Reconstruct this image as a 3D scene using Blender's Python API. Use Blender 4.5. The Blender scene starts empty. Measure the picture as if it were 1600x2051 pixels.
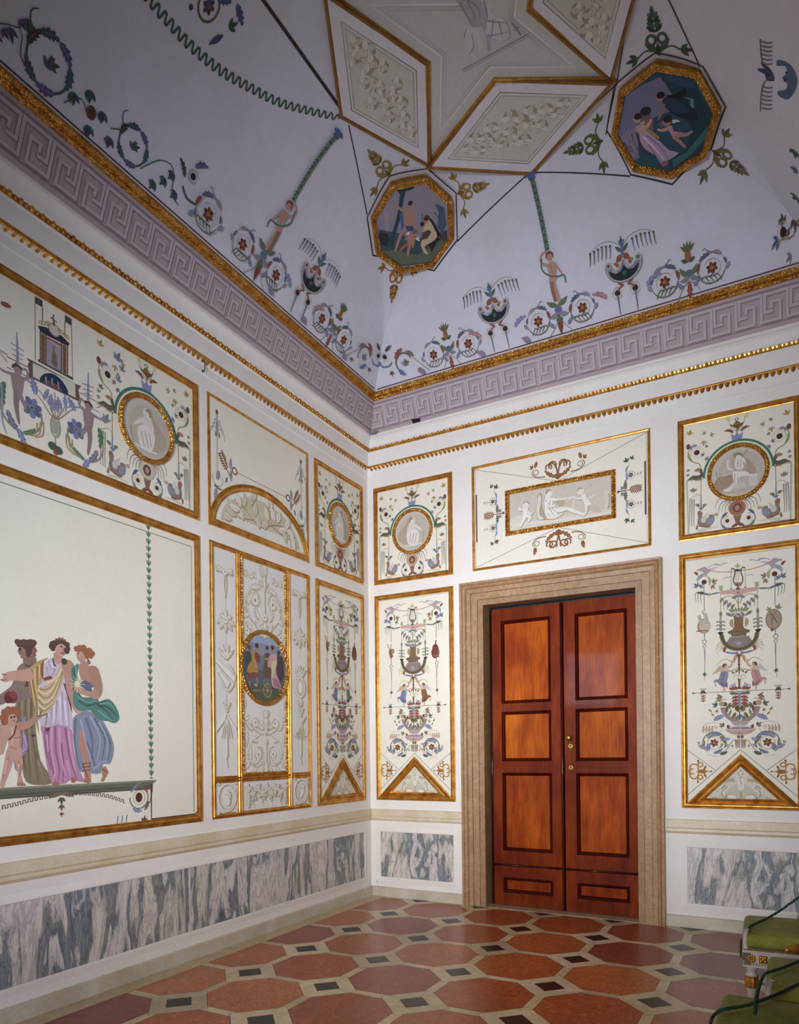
import bpy, bmesh, math, random
from mathutils import Vector, Matrix
from mathutils.geometry import tessellate_polygon, delaunay_2d_cdt
random.seed(7)
SC = bpy.context.scene
COL = SC.collection
PI = math.pi

# ------------------------------------------------------------------ camera
CAM = Vector((3.8281, -6.2521, 1.5)); YAW = .4954; ROLL = -.0112
FOC = 1392.07; PPX = 816.76; PPY = 1505.71
_f = Vector((-math.sin(YAW), math.cos(YAW), 0)); _r = Vector((math.cos(YAW), math.sin(YAW), 0)); _u = Vector((0, 0, 1))
_r, _u = math.cos(ROLL) * _r + math.sin(ROLL) * _u, math.cos(ROLL) * _u - math.sin(ROLL) * _r
cd = bpy.data.cameras.new('camera'); cam = bpy.data.objects.new('camera', cd); COL.objects.link(cam)
cd.sensor_fit = 'HORIZONTAL'; cd.sensor_width = 36; cd.lens = 36 * FOC / 1600
cd.shift_x = (800 - PPX) / 1600; cd.shift_y = (PPY - 1025.5) / 1600; cd.clip_start = .05
cam.matrix_world = Matrix(((_r.x, _u.x, -_f.x, CAM.x), (_r.y, _u.y, -_f.y, CAM.y), (_r.z, _u.z, -_f.z, CAM.z), (0, 0, 0, 1)))
SC.camera = cam

# ------------------------------------------------------------------ light
SC.view_settings.view_transform = 'Standard'; SC.view_settings.look = 'None'
SC.view_settings.exposure = 0.0; SC.view_settings.gamma = 1.0
wd = bpy.data.worlds.new('world'); SC.world = wd; wd.use_nodes = True
wd.node_tree.nodes['Background'].inputs[0].default_value = (.4, .5, .9, 1)
wd.node_tree.nodes['Background'].inputs[1].default_value = 0.02
def area(name, loc, to, sx, sy, power, col, spread=180):
    d = bpy.data.lights.new(name, 'AREA'); d.shape = 'RECTANGLE'; d.size = sx; d.size_y = sy
    d.energy = power; d.color = col; d.spread = math.radians(spread)
    o = bpy.data.objects.new(name, d); COL.objects.link(o); o.location = loc
    o.rotation_euler = (Vector(to) - Vector(loc)).to_track_quat('-Z', 'Y').to_euler()
    return o
area('corner_beam_light', (2.9, -8.2, 2.2), (1.35, -.2, 2.6), 1.0, 1.0, 80, (.85, .885, 1.0), 64)  # added beam from behind the camera towards the corner, not a real window
area('warm_fill_light', (3.6, -6.8, 1.8), (1.0, -.2, 2.0), .6, .6, 12, (1.0, .93, .64), 68)  # added warm fill for the corner, no actual lamp
area('low_left_fill_light', (3.9, -6.5, 1.5), (0, -4.2, 1.0), 1.0, 1.0, 18, (.86, .89, 1.0), 80)  # added fill that lifts the lower left wall, no window behind it
area('upper_left_fill_light', (4.1, -5.0, 1.2), (0, -1.7, 4.3), .8, .8, 7.5, (.62, .78, 1.0), 78)  # invented bluish fill for the upper left wall and cove
area('door_wall_fill_light', (1.2, -4.5, 2.6), (3.3, -.1, 1.6), .8, .8, 3, (.85, .85, 1.0), 80)  # small added fill to brighten the wall right of the door

# ------------------------------------------------------------------ helpers
def lin(h):
    c = [int(h[i:i+2], 16) / 255 for i in (0, 2, 4)]
    return tuple((x / 12.92 if x <= .04045 else ((x + .055) / 1.055) ** 2.4) for x in c) + (1.0,)
def shade(h, k):
    c = [int(h[i:i+2], 16) for i in (0, 2, 4)]
    return ''.join('%02x' % max(0, min(255, int(v * k))) for v in c)
def mixh(a, b, t):
    return ''.join('%02x' % int(int(a[i:i+2], 16) * (1 - t) + int(b[i:i+2], 16) * t) for i in (0, 2, 4))
def tag(o, label=None, cat=None, group=None, kind=None):
    if label: o['label'] = label
    if cat: o['category'] = cat
    if group: o['group'] = group
    if kind: o['kind'] = kind
    return o
def empty(name, loc, label=None, cat=None, group=None, kind=None, rz=0):
    o = bpy.data.objects.new(name, None); COL.objects.link(o); o.location = loc; o.rotation_euler = (0, 0, rz)
    o.empty_display_size = .1
    return tag(o, label, cat, group, kind)
def world_loc(o):
    v = Vector(o.location)
    while o.parent: o = o.parent; v += Vector(o.location)
    return v
def mesh_obj(name, V, F, mats, parent=None, cols=None, smooth=False, mi=None, loc=None, label=None, absolute=True):
    """V in world space; parts are stored relative to their parent."""
    me = bpy.data.meshes.new(name)
    o0 = world_loc(parent) if (parent and absolute) else Vector((0, 0, 0))
    me.from_pydata([tuple(Vector(v) - o0) for v in V], [], F)
    if not isinstance(mats, (list, tuple)): mats = [mats]
    for m in mats: me.materials.append(m)
    if mi: me.polygons.foreach_set('material_index', mi)
    if cols:
        at = me.color_attributes.new('Col', 'FLOAT_COLOR', 'CORNER')
        buf = []
        for p, c in zip(me.polygons, cols):
            for _ in range(p.loop_total): buf.extend(c)
        at.data.foreach_set('color', buf)
    if smooth: me.polygons.foreach_set('use_smooth', [True] * len(me.polygons))
    me.update()
    o = bpy.data.objects.new(name, me); COL.objects.link(o)
    if parent: o.parent = parent
    if label: o['label'] = label
    return o
class MB:
    """collects boxes, tubes, lathes; .build links one mesh"""
    def __init__(s): s.V = []; s.F = []; s.C = []
    def quad(s, *p, c=None):
        n = len(s.V); s.V += [tuple(q) for q in p]; s.F.append(tuple(range(n, n + len(p)))); s.C.append(c)
    def box(s, a, b, c=None):
        x0, y0, z0 = a; x1, y1, z1 = b; n = len(s.V)
        s.V += [(x0, y0, z0), (x1, y0, z0), (x1, y1, z0), (x0, y1, z0), (x0, y0, z1), (x1, y0, z1), (x1, y1, z1), (x0, y1, z1)]
        for f in ((0, 3, 2, 1), (4, 5, 6, 7), (0, 1, 5, 4), (1, 2, 6, 5), (2, 3, 7, 6), (3, 0, 4, 7)):
            s.F.append(tuple(n + i for i in f)); s.C.append(c)
    def lathe(s, cx, cy, prof, n=24, c=None, z0=0, flute=0):
        b = len(s.V)
        for r, z in prof:
            for k in range(n):
                rr = r * (1 - (flute if k % 2 else 0))
                s.V.append((cx + rr * math.cos(2 * PI * k / n), cy + rr * math.sin(2 * PI * k / n), z0 + z))
        for i in range(len(prof) - 1):
            for k in range(n):
                s.F.append((b + i*n + k, b + i*n + (k+1) % n, b + (i+1)*n + (k+1) % n, b + (i+1)*n + k)); s.C.append(c)
        s.F.append(tuple(b + k for k in range(n))[::-1]); s.C.append(c)
        s.F.append(tuple(b + (len(prof)-1)*n + k for k in range(n))); s.C.append(c)
    def tube(s, pts, r, n=10, c=None, twist=0):
        pts = [Vector(p) for p in pts]; b = len(s.V); up = Vector((0, 0, 1))
        N = len(pts); rs = r if isinstance(r, (list, tuple)) else [r] * N
        px = None
        for i, p in enumerate(pts):
            t = (pts[min(i+1, N-1)] - pts[max(i-1, 0)]).normalized()
            if px is None:
                px = t.cross(up) if abs(t.dot(up)) < .95 else t.cross(Vector((1, 0, 0)))
            px = (px - t * px.dot(t)).normalized(); py = t.cross(px)
            for k in range(n):
                a = 2 * PI * k / n + twist * i
                s.V.append(tuple(p + rs[i] * (math.cos(a) * px + math.sin(a) * py)))
        for i in range(N - 1):
            for k in range(n):
                s.F.append((b + i*n + k, b + i*n + (k+1) % n, b + (i+1)*n + (k+1) % n, b + (i+1)*n + k)); s.C.append(c)
        s.F.append(tuple(b + k for k in range(n))); s.C.append(c)
        s.F.append(tuple(b + (N-1)*n + k for k in range(n))[::-1]); s.C.append(c)
    def ball(s, c0, r, n=12, m=8, sc=(1, 1, 1), c=None):
        b = len(s.V)
        for i in range(m + 1):
            th = PI * i / m
            for k in range(n):
                ph = 2 * PI * k / n
                s.V.append((c0[0] + sc[0]*r*math.sin(th)*math.cos(ph), c0[1] + sc[1]*r*math.sin(th)*math.sin(ph), c0[2] + sc[2]*r*math.cos(th)))
        for i in range(m):
            for k in range(n):
                s.F.append((b + i*n + k, b + (i+1)*n + k, b + (i+1)*n + (k+1) % n, b + i*n + (k+1) % n)); s.C.append(c)
    def build(s, name, mats, parent=None, smooth=False, label=None):
        cols = [lin(c) if c else (1, 1, 1, 1) for c in s.C] if any(s.C) else None
        return mesh_obj(name, s.V, s.F, mats, parent, cols, smooth, label=label)

# ------------------------------------------------------------------ materials
def newmat(name):
    m = bpy.data.materials.new(name); m.use_nodes = True
    nt = m.node_tree; return m, nt, nt.nodes['Principled BSDF'], nt.nodes.new, nt.links.new
def mott(nt, N, L, src, scale, amt, detail=6, coord='Object', stretch=(1, 1, 1), dark=None):
    """multiply a colour socket by soft noise between 1-amt and 1+amt/3"""
    tc = N('ShaderNodeTexCoord'); mp = N('ShaderNodeMapping'); mp.inputs['Scale'].default_value = stretch
    L(tc.outputs[coord], mp.inputs[0])
    nz = N('ShaderNodeTexNoise'); nz.inputs['Scale'].default_value = scale; nz.inputs['Detail'].default_value = detail
    nz.inputs['Roughness'].default_value = .62
    L(mp.outputs[0], nz.inputs['Vector'])
    rp = N('ShaderNodeValToRGB'); rp.color_ramp.elements[0].position = .3; rp.color_ramp.elements[1].position = .72
    a = 1 - amt; rp.color_ramp.elements[0].color = dark or (a, a, a, 1); rp.color_ramp.elements[1].color = (1, 1, 1, 1)
    L(nz.outputs[0], rp.inputs[0])
    mx = N('ShaderNodeMix'); mx.data_type = 'RGBA'; mx.blend_type = 'MULTIPLY'; mx.inputs[0].default_value = 1
    L(src, mx.inputs[6]); L(rp.outputs[0], mx.inputs[7])
    return mx.outputs[2], mp, nz
def bump(nt, N, L, b, src, strength, dist=.002):
    bp = N('ShaderNodeBump'); bp.inputs['Strength'].default_value = strength; bp.inputs['Distance'].default_value = dist
    L(src, bp.inputs['Height']); L(bp.outputs[0], b.inputs['Normal'])
def rgb(N, h):
    n = N('ShaderNodeRGB'); n.outputs[0].default_value = lin(h); return n.outputs[0]
def plain(name, h, rough=.8, amt=.1, scale=3, bmp=0.0, metal=0, dark=None, stretch=(1, 1, 1)):
    m, nt, b, N, L = newmat(name)
    c, mp, nz = mott(nt, N, L, rgb(N, h), scale, amt, dark=dark, stretch=stretch)
    c2, mp2, nz2 = mott(nt, N, L, c, scale * 11, amt * .6, stretch=stretch)
    L(c2, b.inputs['Base Color']); b.inputs['Roughness'].default_value = rough; b.inputs['Metallic'].default_value = metal
    if bmp: bump(nt, N, L, b, nz2.outputs[0], bmp)
    return m
def painted(name, rough=.8, amt=.10, scale=26, bmp=.1):
    m, nt, b, N, L = newmat(name)
    at = N('ShaderNodeAttribute'); at.attribute_name = 'Col'
    c, mp, nz = mott(nt, N, L, at.outputs['Color'], scale, amt)
    c2, mp2, nz2 = mott(nt, N, L, c, 2.2, amt * .7)
    L(c2, b.inputs['Base Color']); b.inputs['Roughness'].default_value = rough
    bump(nt, N, L, b, nz.outputs[0], bmp, .001)
    return m
M = {}
M['wall'] = plain('white_plaster', 'f1ede9', .75, .07, 2.3, .12, dark=(.93, .91, .86, 1))
M['ceil'] = plain('fresco_ceiling_plaster', 'dfe1f0', .85, .12, 1.6, .1, dark=(.89, .87, .83, 1))
M['field'] = plain('cream_fresco_ground', 'efeadc', .8, .08, 2.6, .1, dark=(.94, .94, .90, 1))
M['relief'] = plain('stone_grey_fresco_ground', 'e6e4df', .8, .07, 3, .1)
M['paint'] = painted('fresco_paint')
M['white'] = plain('white_cornice_paint', 'f2efec', .6, .08, 2.0, .1, dark=(.93, .91, .88, 1))
M['cream'] = plain('cream_marble', 'e6dcc8', .45, .2, 3.5, .05, dark=(.82, .72, .52, 1))
M['base'] = plain('worn_stone', 'd8d0c0', .5, .22, 4, .1, dark=(.75, .68, .55, 1))
def goldmat(name, carved):
    m, nt, b, N, L = newmat(name)
    c, mp, nz = mott(nt, N, L, rgb(N, 'e0ab52'), 14, .55, dark=(.50, .31, .16, 1))
    L(c, b.inputs['Base Color']); b.inputs['Metallic'].default_value = .72; b.inputs['Roughness'].default_value = .36
    if carved:
        v = N('ShaderNodeTexVoronoi'); v.inputs['Scale'].default_value = 62
        tc = N('ShaderNodeTexCoord'); L(tc.outputs['Object'], v.inputs['Vector'])
        bump(nt, N, L, b, v.outputs['Distance'], .9, .012)
    else: bump(nt, N, L, b, nz.outputs[0], .3, .002)
    return m
M['gold'] = goldmat('gilded_moulding', False); M['carved'] = goldmat('carved_gilding', True)
M['goldpaint'] = plain('dull_gold_paint', 'a87532', .6, .35, 12, .1, metal=.25, dark=(.55, .42, .3, 1))
def cipollino():
    m, nt, b, N, L = newmat('grey_veined_marble')
    tc = N('ShaderNodeTexCoord'); mp = N('ShaderNodeMapping'); L(tc.outputs['Object'], mp.inputs[0])
    mp.inputs['Scale'].default_value = (2.6, 2.6, .62); mp.inputs['Rotation'].default_value = (.32, -.32, 0)
    n1 = N('ShaderNodeTexNoise'); n1.inputs['Scale'].default_value = 1.3; n1.inputs['Detail'].default_value = 3; L(mp.outputs[0], n1.inputs['Vector'])
    ad = N('ShaderNodeMix'); ad.data_type = 'RGBA'; ad.blend_type = 'LINEAR_LIGHT'; ad.inputs[0].default_value = .55
    L(mp.outputs[0], ad.inputs[6]); L(n1.outputs['Color'], ad.inputs[7])
    n2 = N('ShaderNodeTexNoise'); n2.inputs['Scale'].default_value = 1.2; n2.inputs['Detail'].default_value = 8; n2.inputs['Roughness'].default_value = .6
    n2.inputs['Distortion'].default_value = .5
    L(ad.outputs[2], n2.inputs['Vector'])
    r = N('ShaderNodeValToRGB'); e = r.color_ramp.elements
    e[0].position = .34; e[0].color = lin('ded6d0'); e[1].position = .68; e[1].color = lin('dcd3cc')
    for p, h in ((.455, 'd6cec9'), (.466, 'a7abac'), (.478, '69727a'), (.490, '92979a'), (.502, '788086'), (.512, 'a3a49b'), (.522, '6d767c'), (.532, 'b0afa6'), (.56, 'd9cfc6')):
        k = e.new(p); k.color = lin(h)
    L(n2.outputs[0], r.inputs[0])
    # fine dark threads
    n3 = N('ShaderNodeTexNoise'); n3.inputs['Scale'].default_value = 7; n3.inputs['Detail'].default_value = 9; n3.inputs['Roughness'].default_value = .7
    L(ad.outputs[2], n3.inputs['Vector'])
    r3 = N('ShaderNodeValToRGB'); f = r3.color_ramp.elements; f[0].position = .46; f[0].color = (1, 1, 1, 1); f[1].position = .56; f[1].color = (1, 1, 1, 1)
    k = f.new(.505); k.color = (.5, .53, .56, 1)
    L(n3.outputs[0], r3.inputs[0])
    mx = N('ShaderNodeMix'); mx.data_type = 'RGBA'; mx.blend_type = 'MULTIPLY'; mx.inputs[0].default_value = .85
    L(r.outputs[0], mx.inputs[6]); L(r3.outputs[0], mx.inputs[7])
    L(mx.outputs[2], b.inputs['Base Color']); b.inputs['Roughness'].default_value = .38
    return m
M['cipo'] = cipollino()
def floorstone(name, rough, veinscale, veincol, amt):
    m, nt, b, N, L = newmat(name)
    at = N('ShaderNodeAttribute'); at.attribute_name = 'Col'
    tc = N('ShaderNodeTexCoord')
    n1 = N('ShaderNodeTexNoise'); n1.inputs['Scale'].default_value = veinscale; n1.inputs['Detail'].default_value = 6; n1.inputs['Roughness'].default_value = .65
    n1.inputs['Distortion'].default_value = 1.2
    L(tc.outputs['Object'], n1.inputs['Vector'])
    r = N('ShaderNodeValToRGB'); e = r.color_ramp.elements; e[0].position = .42; e[0].color = (1, 1, 1, 1); e[1].position = .60; e[1].color = (1.0, 1.0, 1.0, 1)
    k = e.new(.5); k.color = veincol
    L(n1.outputs[0], r.inputs[0])
    mx = N('ShaderNodeMix'); mx.data_type = 'RGBA'; mx.blend_type = 'MULTIPLY'; mx.inputs[0].default_value = amt
    L(at.outputs['Color'], mx.inputs[6]); L(r.outputs[0], mx.inputs[7])
    c, mp, nz = mott(nt, N, L, mx.outputs[2], 2.5, .25)
    L(c, b.inputs['Base Color']); b.inputs['Roughness'].default_value = rough
    bump(nt, N, L, b, nz.outputs[0], .15, .004)
    return m
M['red'] = floorstone('red_verona_marble', .3, 22, (.45, .38, .36, 1), .8)
M['bord'] = floorstone('cream_floor_stone', .33, 7, (.72, .66, .56, 1), .6)
M['casing'] = floorstone('pink_brown_casing_marble', .42, 9, (.72, .6, .5, 1), .7)
def wood():
    m, nt, b, N, L = newmat('polished_walnut')
    at = N('ShaderNodeAttribute'); at.attribute_name = 'Col'
    c, mp, nz = mott(nt, N, L, at.outputs['Color'], 3.2, .72, detail=7, stretch=(3.2, 3.2, .7), dark=(.50, .30, .2, 1))
    c2, mp2, nz2 = mott(nt, N, L, c, 9, .45, detail=8, stretch=(10, 10, .7), dark=(.62, .46, .36, 1))
    c3, _, _ = mott(nt, N, L, c2, 1.15, .55, detail=3, dark=(.5, .30, .22, 1))
    L(c3, b.inputs['Base Color']); b.inputs['Roughness'].default_value = .5
    b.inputs['Coat Weight'].default_value = .22; b.inputs['Coat Roughness'].default_value = .07; b.inputs['Specular IOR Level'].default_value = .12
    bump(nt, N, L, b, nz2.outputs[0], .08, .002)
    return m
M['wood'] = wood()
M['brass'] = plain('brass', 'c79a4a', .3, .2, 20, 0, metal=.9)
M['black'] = plain('near_black', '0c0a09', .6, .2, 8)
M['velvet'] = plain('green_velvet', 'a09c46', .85, .5, 5, .2, dark=(.42, .50, .34, 1))
M['velvet'].node_tree.nodes['Principled BSDF'].inputs['Sheen Weight'].default_value = .05; M['velvet'].node_tree.nodes['Principled BSDF'].inputs['Specular IOR Level'].default_value = .15
M['chairwhite'] = plain('aged_white_lacquer', 'c9bcb2', .5, .2, 9, .1)
M['rope'] = plain('green_cord', '24493c', .8, .35, 60, .2)
M['plastic'] = plain('white_plastic', 'efece8', .4, .03, 5)

# ------------------------------------------------------------------ rays from photo points to the room's surfaces
RW, RL = 4.36, 8.6                      # room width (x) and length (-y)
def ray(px, py): return _f + (px - PPX) / FOC * _r - (py - PPY) / FOC * _u
def hitp(px, py, n, d):
    D = ray(px, py); n = Vector(n); return CAM + D * ((d - CAM.dot(n)) / D.dot(n))
def toL(px, py): p = hitp(px, py, (1, 0, 0), 0); return (p.y, p.z)
def toR(px, py): p = hitp(px, py, (0, 1, 0), 0); return (p.x, p.z)
def sst(a, b, x): t = min(1, max(0, (x - a) / (b - a))); return t * t * (3 - 2 * t)
S0, ZC = .26, 6.02
def prof(s):
    t = min(1, max(0, (s - S0) / 1.1)); return ZC - .93 * (1 - t) ** 1.95
def sdist(x, y):
    ds = sorted((x, RW - x, -y, RL + y)); a, b = ds[0], ds[1]
    k = .45 * sst(.45, 1.0, a) + 1e-6; h = max(k - abs(a - b), 0) / k
    return a - h * h * k / 4
def vz(x, y): return prof(sdist(x, y))
def vhit(px, py):
    D = ray(px, py); t0 = (5.0 - CAM.z) / D.z; t1 = (6.1 - CAM.z) / D.z; N = 160
    for i in range(N + 1):
        t = t0 + (t1 - t0) * i / N; X = CAM + D * t
        if X.z >= vz(X.x, X.y):
            a, b = t - (t1 - t0) / N, t
            for _ in range(16):
                m = (a + b) / 2; X = CAM + D * m
                if X.z >= vz(X.x, X.y): b = m
                else: a = m
            return CAM + D * b
    return CAM + D * t1
_S = [S0 + i * .005 for i in range(500)]; _W = [0]
for i in range(1, 500): _W.append(_W[-1] + math.hypot(.005, prof(_S[i]) - prof(_S[i-1])))
def w2s(w):
    w = max(0, w); lo, hi = 0, 499
    while hi - lo > 1:
        m = (lo + hi) // 2
        if _W[m] <= w: lo = m
        else: hi = m
    return _S[lo] + .005 * (w - _W[lo]) / max(1e-9, _W[hi] - _W[lo])
def s2w(s):
    i = max(0, min(498, int((s - S0) / .005))); return _W[i] + (_W[i+1] - _W[i]) * ((s - _S[i]) / .005)
def vnorm(x, y):
    e = .004; return Vector(((vz(x+e, y) - vz(x-e, y)) / (2*e), (vz(x, y+e) - vz(x, y-e)) / (2*e), -1)).normalized()
# surface maps: (u, v, height) -> point
def mapL(u, v, h=0): return Vector((h, u, v))
def mapR(u, v, h=0): return Vector((u, -h, v))
def mapC(x, y, h=0): return Vector((x, y, vz(x, y))) + vnorm(x, y) * h
SN = [.245 + .03*i for i in range(43)]
WN = [s2w(max(S0, q)) if q > S0 else -(S0 - q)*1.9 for q in SN]
def cove(w):
    k = 0
    while k < 41 and WN[k+1] < w: k += 1
    t = (w - WN[k]) / (WN[k+1] - WN[k]); s0, s1 = SN[k], SN[k+1]; z0, z1 = prof(s0), prof(s1)
    d = math.hypot(s1 - s0, z1 - z0); return s0 + (s1-s0)*t, z0 + (z1-z0)*t, (z1-z0)/d, -(s1-s0)/d
def mapCR(u, w, h=0): s, z, a, b = cove(w); return Vector((u, -s - a*h, z + b*h))        # cove above the door wall
def mapCL(u, w, h=0): s, z, a, b = cove(w); return Vector((s + a*h, u, z + b*h))         # cove above the left wall
def plane_map(pts, drop=.004):
    """flat panel just below the vault through these plan points"""
    n = len(pts); cx = sum(p[0] for p in pts)/n; cy = sum(p[1] for p in pts)/n; zz = [vz(*p) for p in pts]; cz = sum(zz)/n
    sxx = sum((p[0]-cx)**2 for p in pts); syy = sum((p[1]-cy)**2 for p in pts); sxy = sum((p[0]-cx)*(p[1]-cy) for p in pts)
    sxz = sum((p[0]-cx)*(z-cz) for p, z in zip(pts, zz)); syz = sum((p[1]-cy)*(z-cz) for p, z in zip(pts, zz)); dt = sxx*syy - sxy*sxy
    a = (sxz*syy - syz*sxy)/dt; b = (syz*sxx - sxz*sxy)/dt
    low = min(vz(*p) - (cz + a*(p[0]-cx) + b*(p[1]-cy)) for p in pts) - drop; nv = Vector((a, b, -1)).normalized()
    return lambda u, v, h=0: Vector((u, v, cz + a*(u-cx) + b*(v-cy) + low)) + nv*h
def toC(px, py): p = vhit(px, py); return (p.x, p.y)
def toCR(px, py): p = vhit(px, py); return (p.x, s2w(-p.y))
def toCL(px, py): p = vhit(px, py); return (p.y, s2w(p.x))
# ------------------------------------------------------------------ painting kit: flat coloured shapes lying on a surface
def smooth_pts(pts, closed=False, k=4):
    n = len(pts)
    if n < 3: return list(pts)
    out = []
    rng = range(n) if closed else range(n - 1)
    for i in rng:
        p0 = pts[(i-1) % n] if (closed or i > 0) else pts[0]
        p1 = pts[i]; p2 = pts[(i+1) % n]
        p3 = pts[(i+2) % n] if (closed or i + 2 < n) else pts[-1]
        for j in range(k):
            t = j / k; t2 = t*t; t3 = t2*t
            out.append(tuple(.5 * (2*p1[a] + (p2[a]-p0[a])*t + (2*p0[a]-5*p1[a]+4*p2[a]-p3[a])*t2 + (3*p1[a]-p0[a]-3*p2[a]+p3[a])*t3) for a in (0, 1)))
    if not closed: out.append(tuple(pts[-1]))
    return out
def inside(p, poly):
    x, y = p; c = False; n = len(poly); j = n - 1
    for i in range(n):
        xi, yi = poly[i]; xj, yj = poly[j]
        if (yi > y) != (yj > y) and x < (xj - xi) * (y - yi) / (yj - yi) + xi: c = not c
        j = i
    return c
def clip(poly, a, b, c):            # keep a*x+b*y <= c
    out = []
    for i, p in enumerate(poly):
        q = poly[(i+1) % len(poly)]; dp, dq = a*p[0]+b*p[1]-c, a*q[0]+b*q[1]-c
        if dp <= 0: out.append(p)
        if (dp <= 0) != (dq <= 0): t = dp / (dp - dq); out.append((p[0]+(q[0]-p[0])*t, p[1]+(q[1]-p[1])*t))
    return out
class Art:
    def __init__(s, mp, h=.0022, fine=0, cuts_v=None, step=1.3e-5):
        s.st = step; s.cv = cuts_v
        s.mp = mp; s.h = h; s.V = []; s.F = []; s.C = []; s.T = (0, 0, 0, 1, 1); s.fine = fine
    # placing frame: origin, angle, scale, mirror
    def at(s, x=0, y=0, a=0, k=1, m=1): s.T = (x, y, a, k, m); return s
    def X(s, p):
        ox, oy, a, k, m = s.T; x, y = p[0] * k * m, p[1] * k
        c, n = math.cos(a), math.sin(a); return (ox + x*c - y*n, oy + x*n + y*c)
    def _add(s, P, faces, col):
        s.h += s.st; cl = lin(col) if isinstance(col, str) else col
        if s.cv:
            NP, NF = [], []
            for f in faces:
                q = [P[i] for i in f]; ys = [p[1] for p in q]; lo, hi = min(ys), max(ys)
                cs = [c for c in s.cv if lo < c < hi]
                if not cs: NF.append(tuple(range(len(NP), len(NP)+len(q)))); NP += q; continue
                for a, b in zip([lo] + cs, cs + [hi]):
                    r = clip(clip(q, 0, -1, -a), 0, 1, b)
                    if len(r) > 2: NF.append(tuple(range(len(NP), len(NP)+len(r)))); NP += r
            P, faces = NP, NF
        b = len(s.V)
        for p in P: s.V.append(s.mp(p[0], p[1], s.h))
        for f in faces: s.F.append(tuple(b + i for i in f)); s.C.append(cl)
    def poly(s, pts, col, sm=0):
        if sm: pts = smooth_pts(pts, True, sm)
        P = [s.X(p) for p in pts]
        if s.fine:
            s._fine(P, col); return s
        tr = tessellate_polygon([[Vector((p[0], p[1], 0)) for p in P]])
        s._add(P, tr, col); return s
    def _fine(s, P, col):
        g = s.fine; Q = []
        for i, p in enumerate(P):
            q = P[(i+1) % len(P)]; n = max(1, int(math.dist(p, q) / g))
            Q += [(p[0] + (q[0]-p[0])*j/n, p[1] + (q[1]-p[1])*j/n) for j in range(n)]
        x0, x1 = min(p[0] for p in Q), max(p[0] for p in Q); y0, y1 = min(p[1] for p in Q), max(p[1] for p in Q)
        V = [Vector(q) for q in Q]
        if x1 - x0 > g * 1.5 and y1 - y0 > g * 1.5:
            a = x0 + g * .5
            while a < x1:
                b = y0 + g * .5
                while b < y1:
                    if inside((a, b), Q) and min(math.dist((a, b), q) for q in Q) > g * .35: V.append(Vector((a, b)))
                    b += g
                a += g
        n = len(Q)
        r = delaunay_2d_cdt(V, [(i, (i+1) % n) for i in range(n)], [], 0, 1e-6)
        vs = [(v.x, v.y) for v in r[0]]
        fs = [f for f in r[2] if inside((sum(vs[i][0] for i in f)/3, sum(vs[i][1] for i in f)/3), Q)]
        s._add(vs, fs, col)
    def line(s, pts, w, col, w2=None, sm=3, closed=False, bulge=0):
        if sm and w >= .03 and 2 < len(pts) < 9 and not closed and not bulge: return s.limb(pts, w, w if w2 is None else w2, col)
        if sm and len(pts) > 2: pts = smooth_pts(pts, closed, sm)
        P = [s.X(p) for p in pts]
        if s.fine:
            Q = [P[0]]
            for p in P[1:]:
                n = max(1, int(math.dist(Q[-1], p) / s.fine)); q0 = Q[-1]
                Q += [(q0[0] + (p[0]-q0[0])*j/n, q0[1] + (p[1]-q0[1])*j/n) for j in range(1, n+1)]
            P = Q
        if closed: P.append(P[0])
        w *= s.T[3]; w2 = w if w2 is None else w2 * s.T[3]
        n = len(P); L, R = [], []
        for i, p in enumerate(P):
            a = P[i-1] if i else (P[-2] if closed else P[0]); b = P[i+1] if i < n-1 else (P[1] if closed else P[-1])
            dx, dy = b[0]-a[0], b[1]-a[1]; d = math.hypot(dx, dy) or 1; t = i / max(1, n-1)
            ww = (w + (w2 - w) * t) / 2
            if bulge: ww = ww * (1 - bulge) + ww * bulge * math.sin(PI * t) * 2
            L.append((p[0] - dy/d*ww, p[1] + dx/d*ww)); R.append((p[0] + dy/d*ww, p[1] - dx/d*ww))
        s._add(L + R, [(i, i+1, n+i+1, n+i) for i in range(n-1)], col); return s
    def limb(s, pts, w, w2, col):
        pts = smooth_pts(pts, False, 3); n = len(pts)
        for i, p in enumerate(pts):
            r = (w + (w2 - w) * i / (n-1)) / 2; s.dot(p[0], p[1], r, col, n=12)
            if i < n-1:
                q = pts[i+1]; r2 = (w + (w2 - w) * (i+1) / (n-1)) / 2; dx, dy = q[0]-p[0], q[1]-p[1]; d = math.hypot(dx, dy) or 1; nx, ny = -dy/d, dx/d
                s.poly([(p[0]+nx*r, p[1]+ny*r), (q[0]+nx*r2, q[1]+ny*r2), (q[0]-nx*r2, q[1]-ny*r2), (p[0]-nx*r, p[1]-ny*r)], col)
        return s
    def dot(s, x, y, r, col, ry=None, n=10, a=0):
        ry = r if ry is None else ry; c, d = math.cos(a), math.sin(a)
        return s.poly([(x + r*math.cos(2*PI*k/n)*c - ry*math.sin(2*PI*k/n)*d, y + r*math.cos(2*PI*k/n)*d + ry*math.sin(2*PI*k/n)*c) for k in range(n)], col)
    def ring(s, x, y, r, w, col, ry=None, a0=0, a1=2*PI, n=24, w2=None):
        ry = r if ry is None else ry; full = abs(a1 - a0) > 6.28
        pts = [(x + r*math.cos(a0 + (a1-a0)*k/n), y + ry*math.sin(a0 + (a1-a0)*k/n)) for k in range(n if full else n+1)]
        return s.line(pts, w, col, w2, 0, full)
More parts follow.
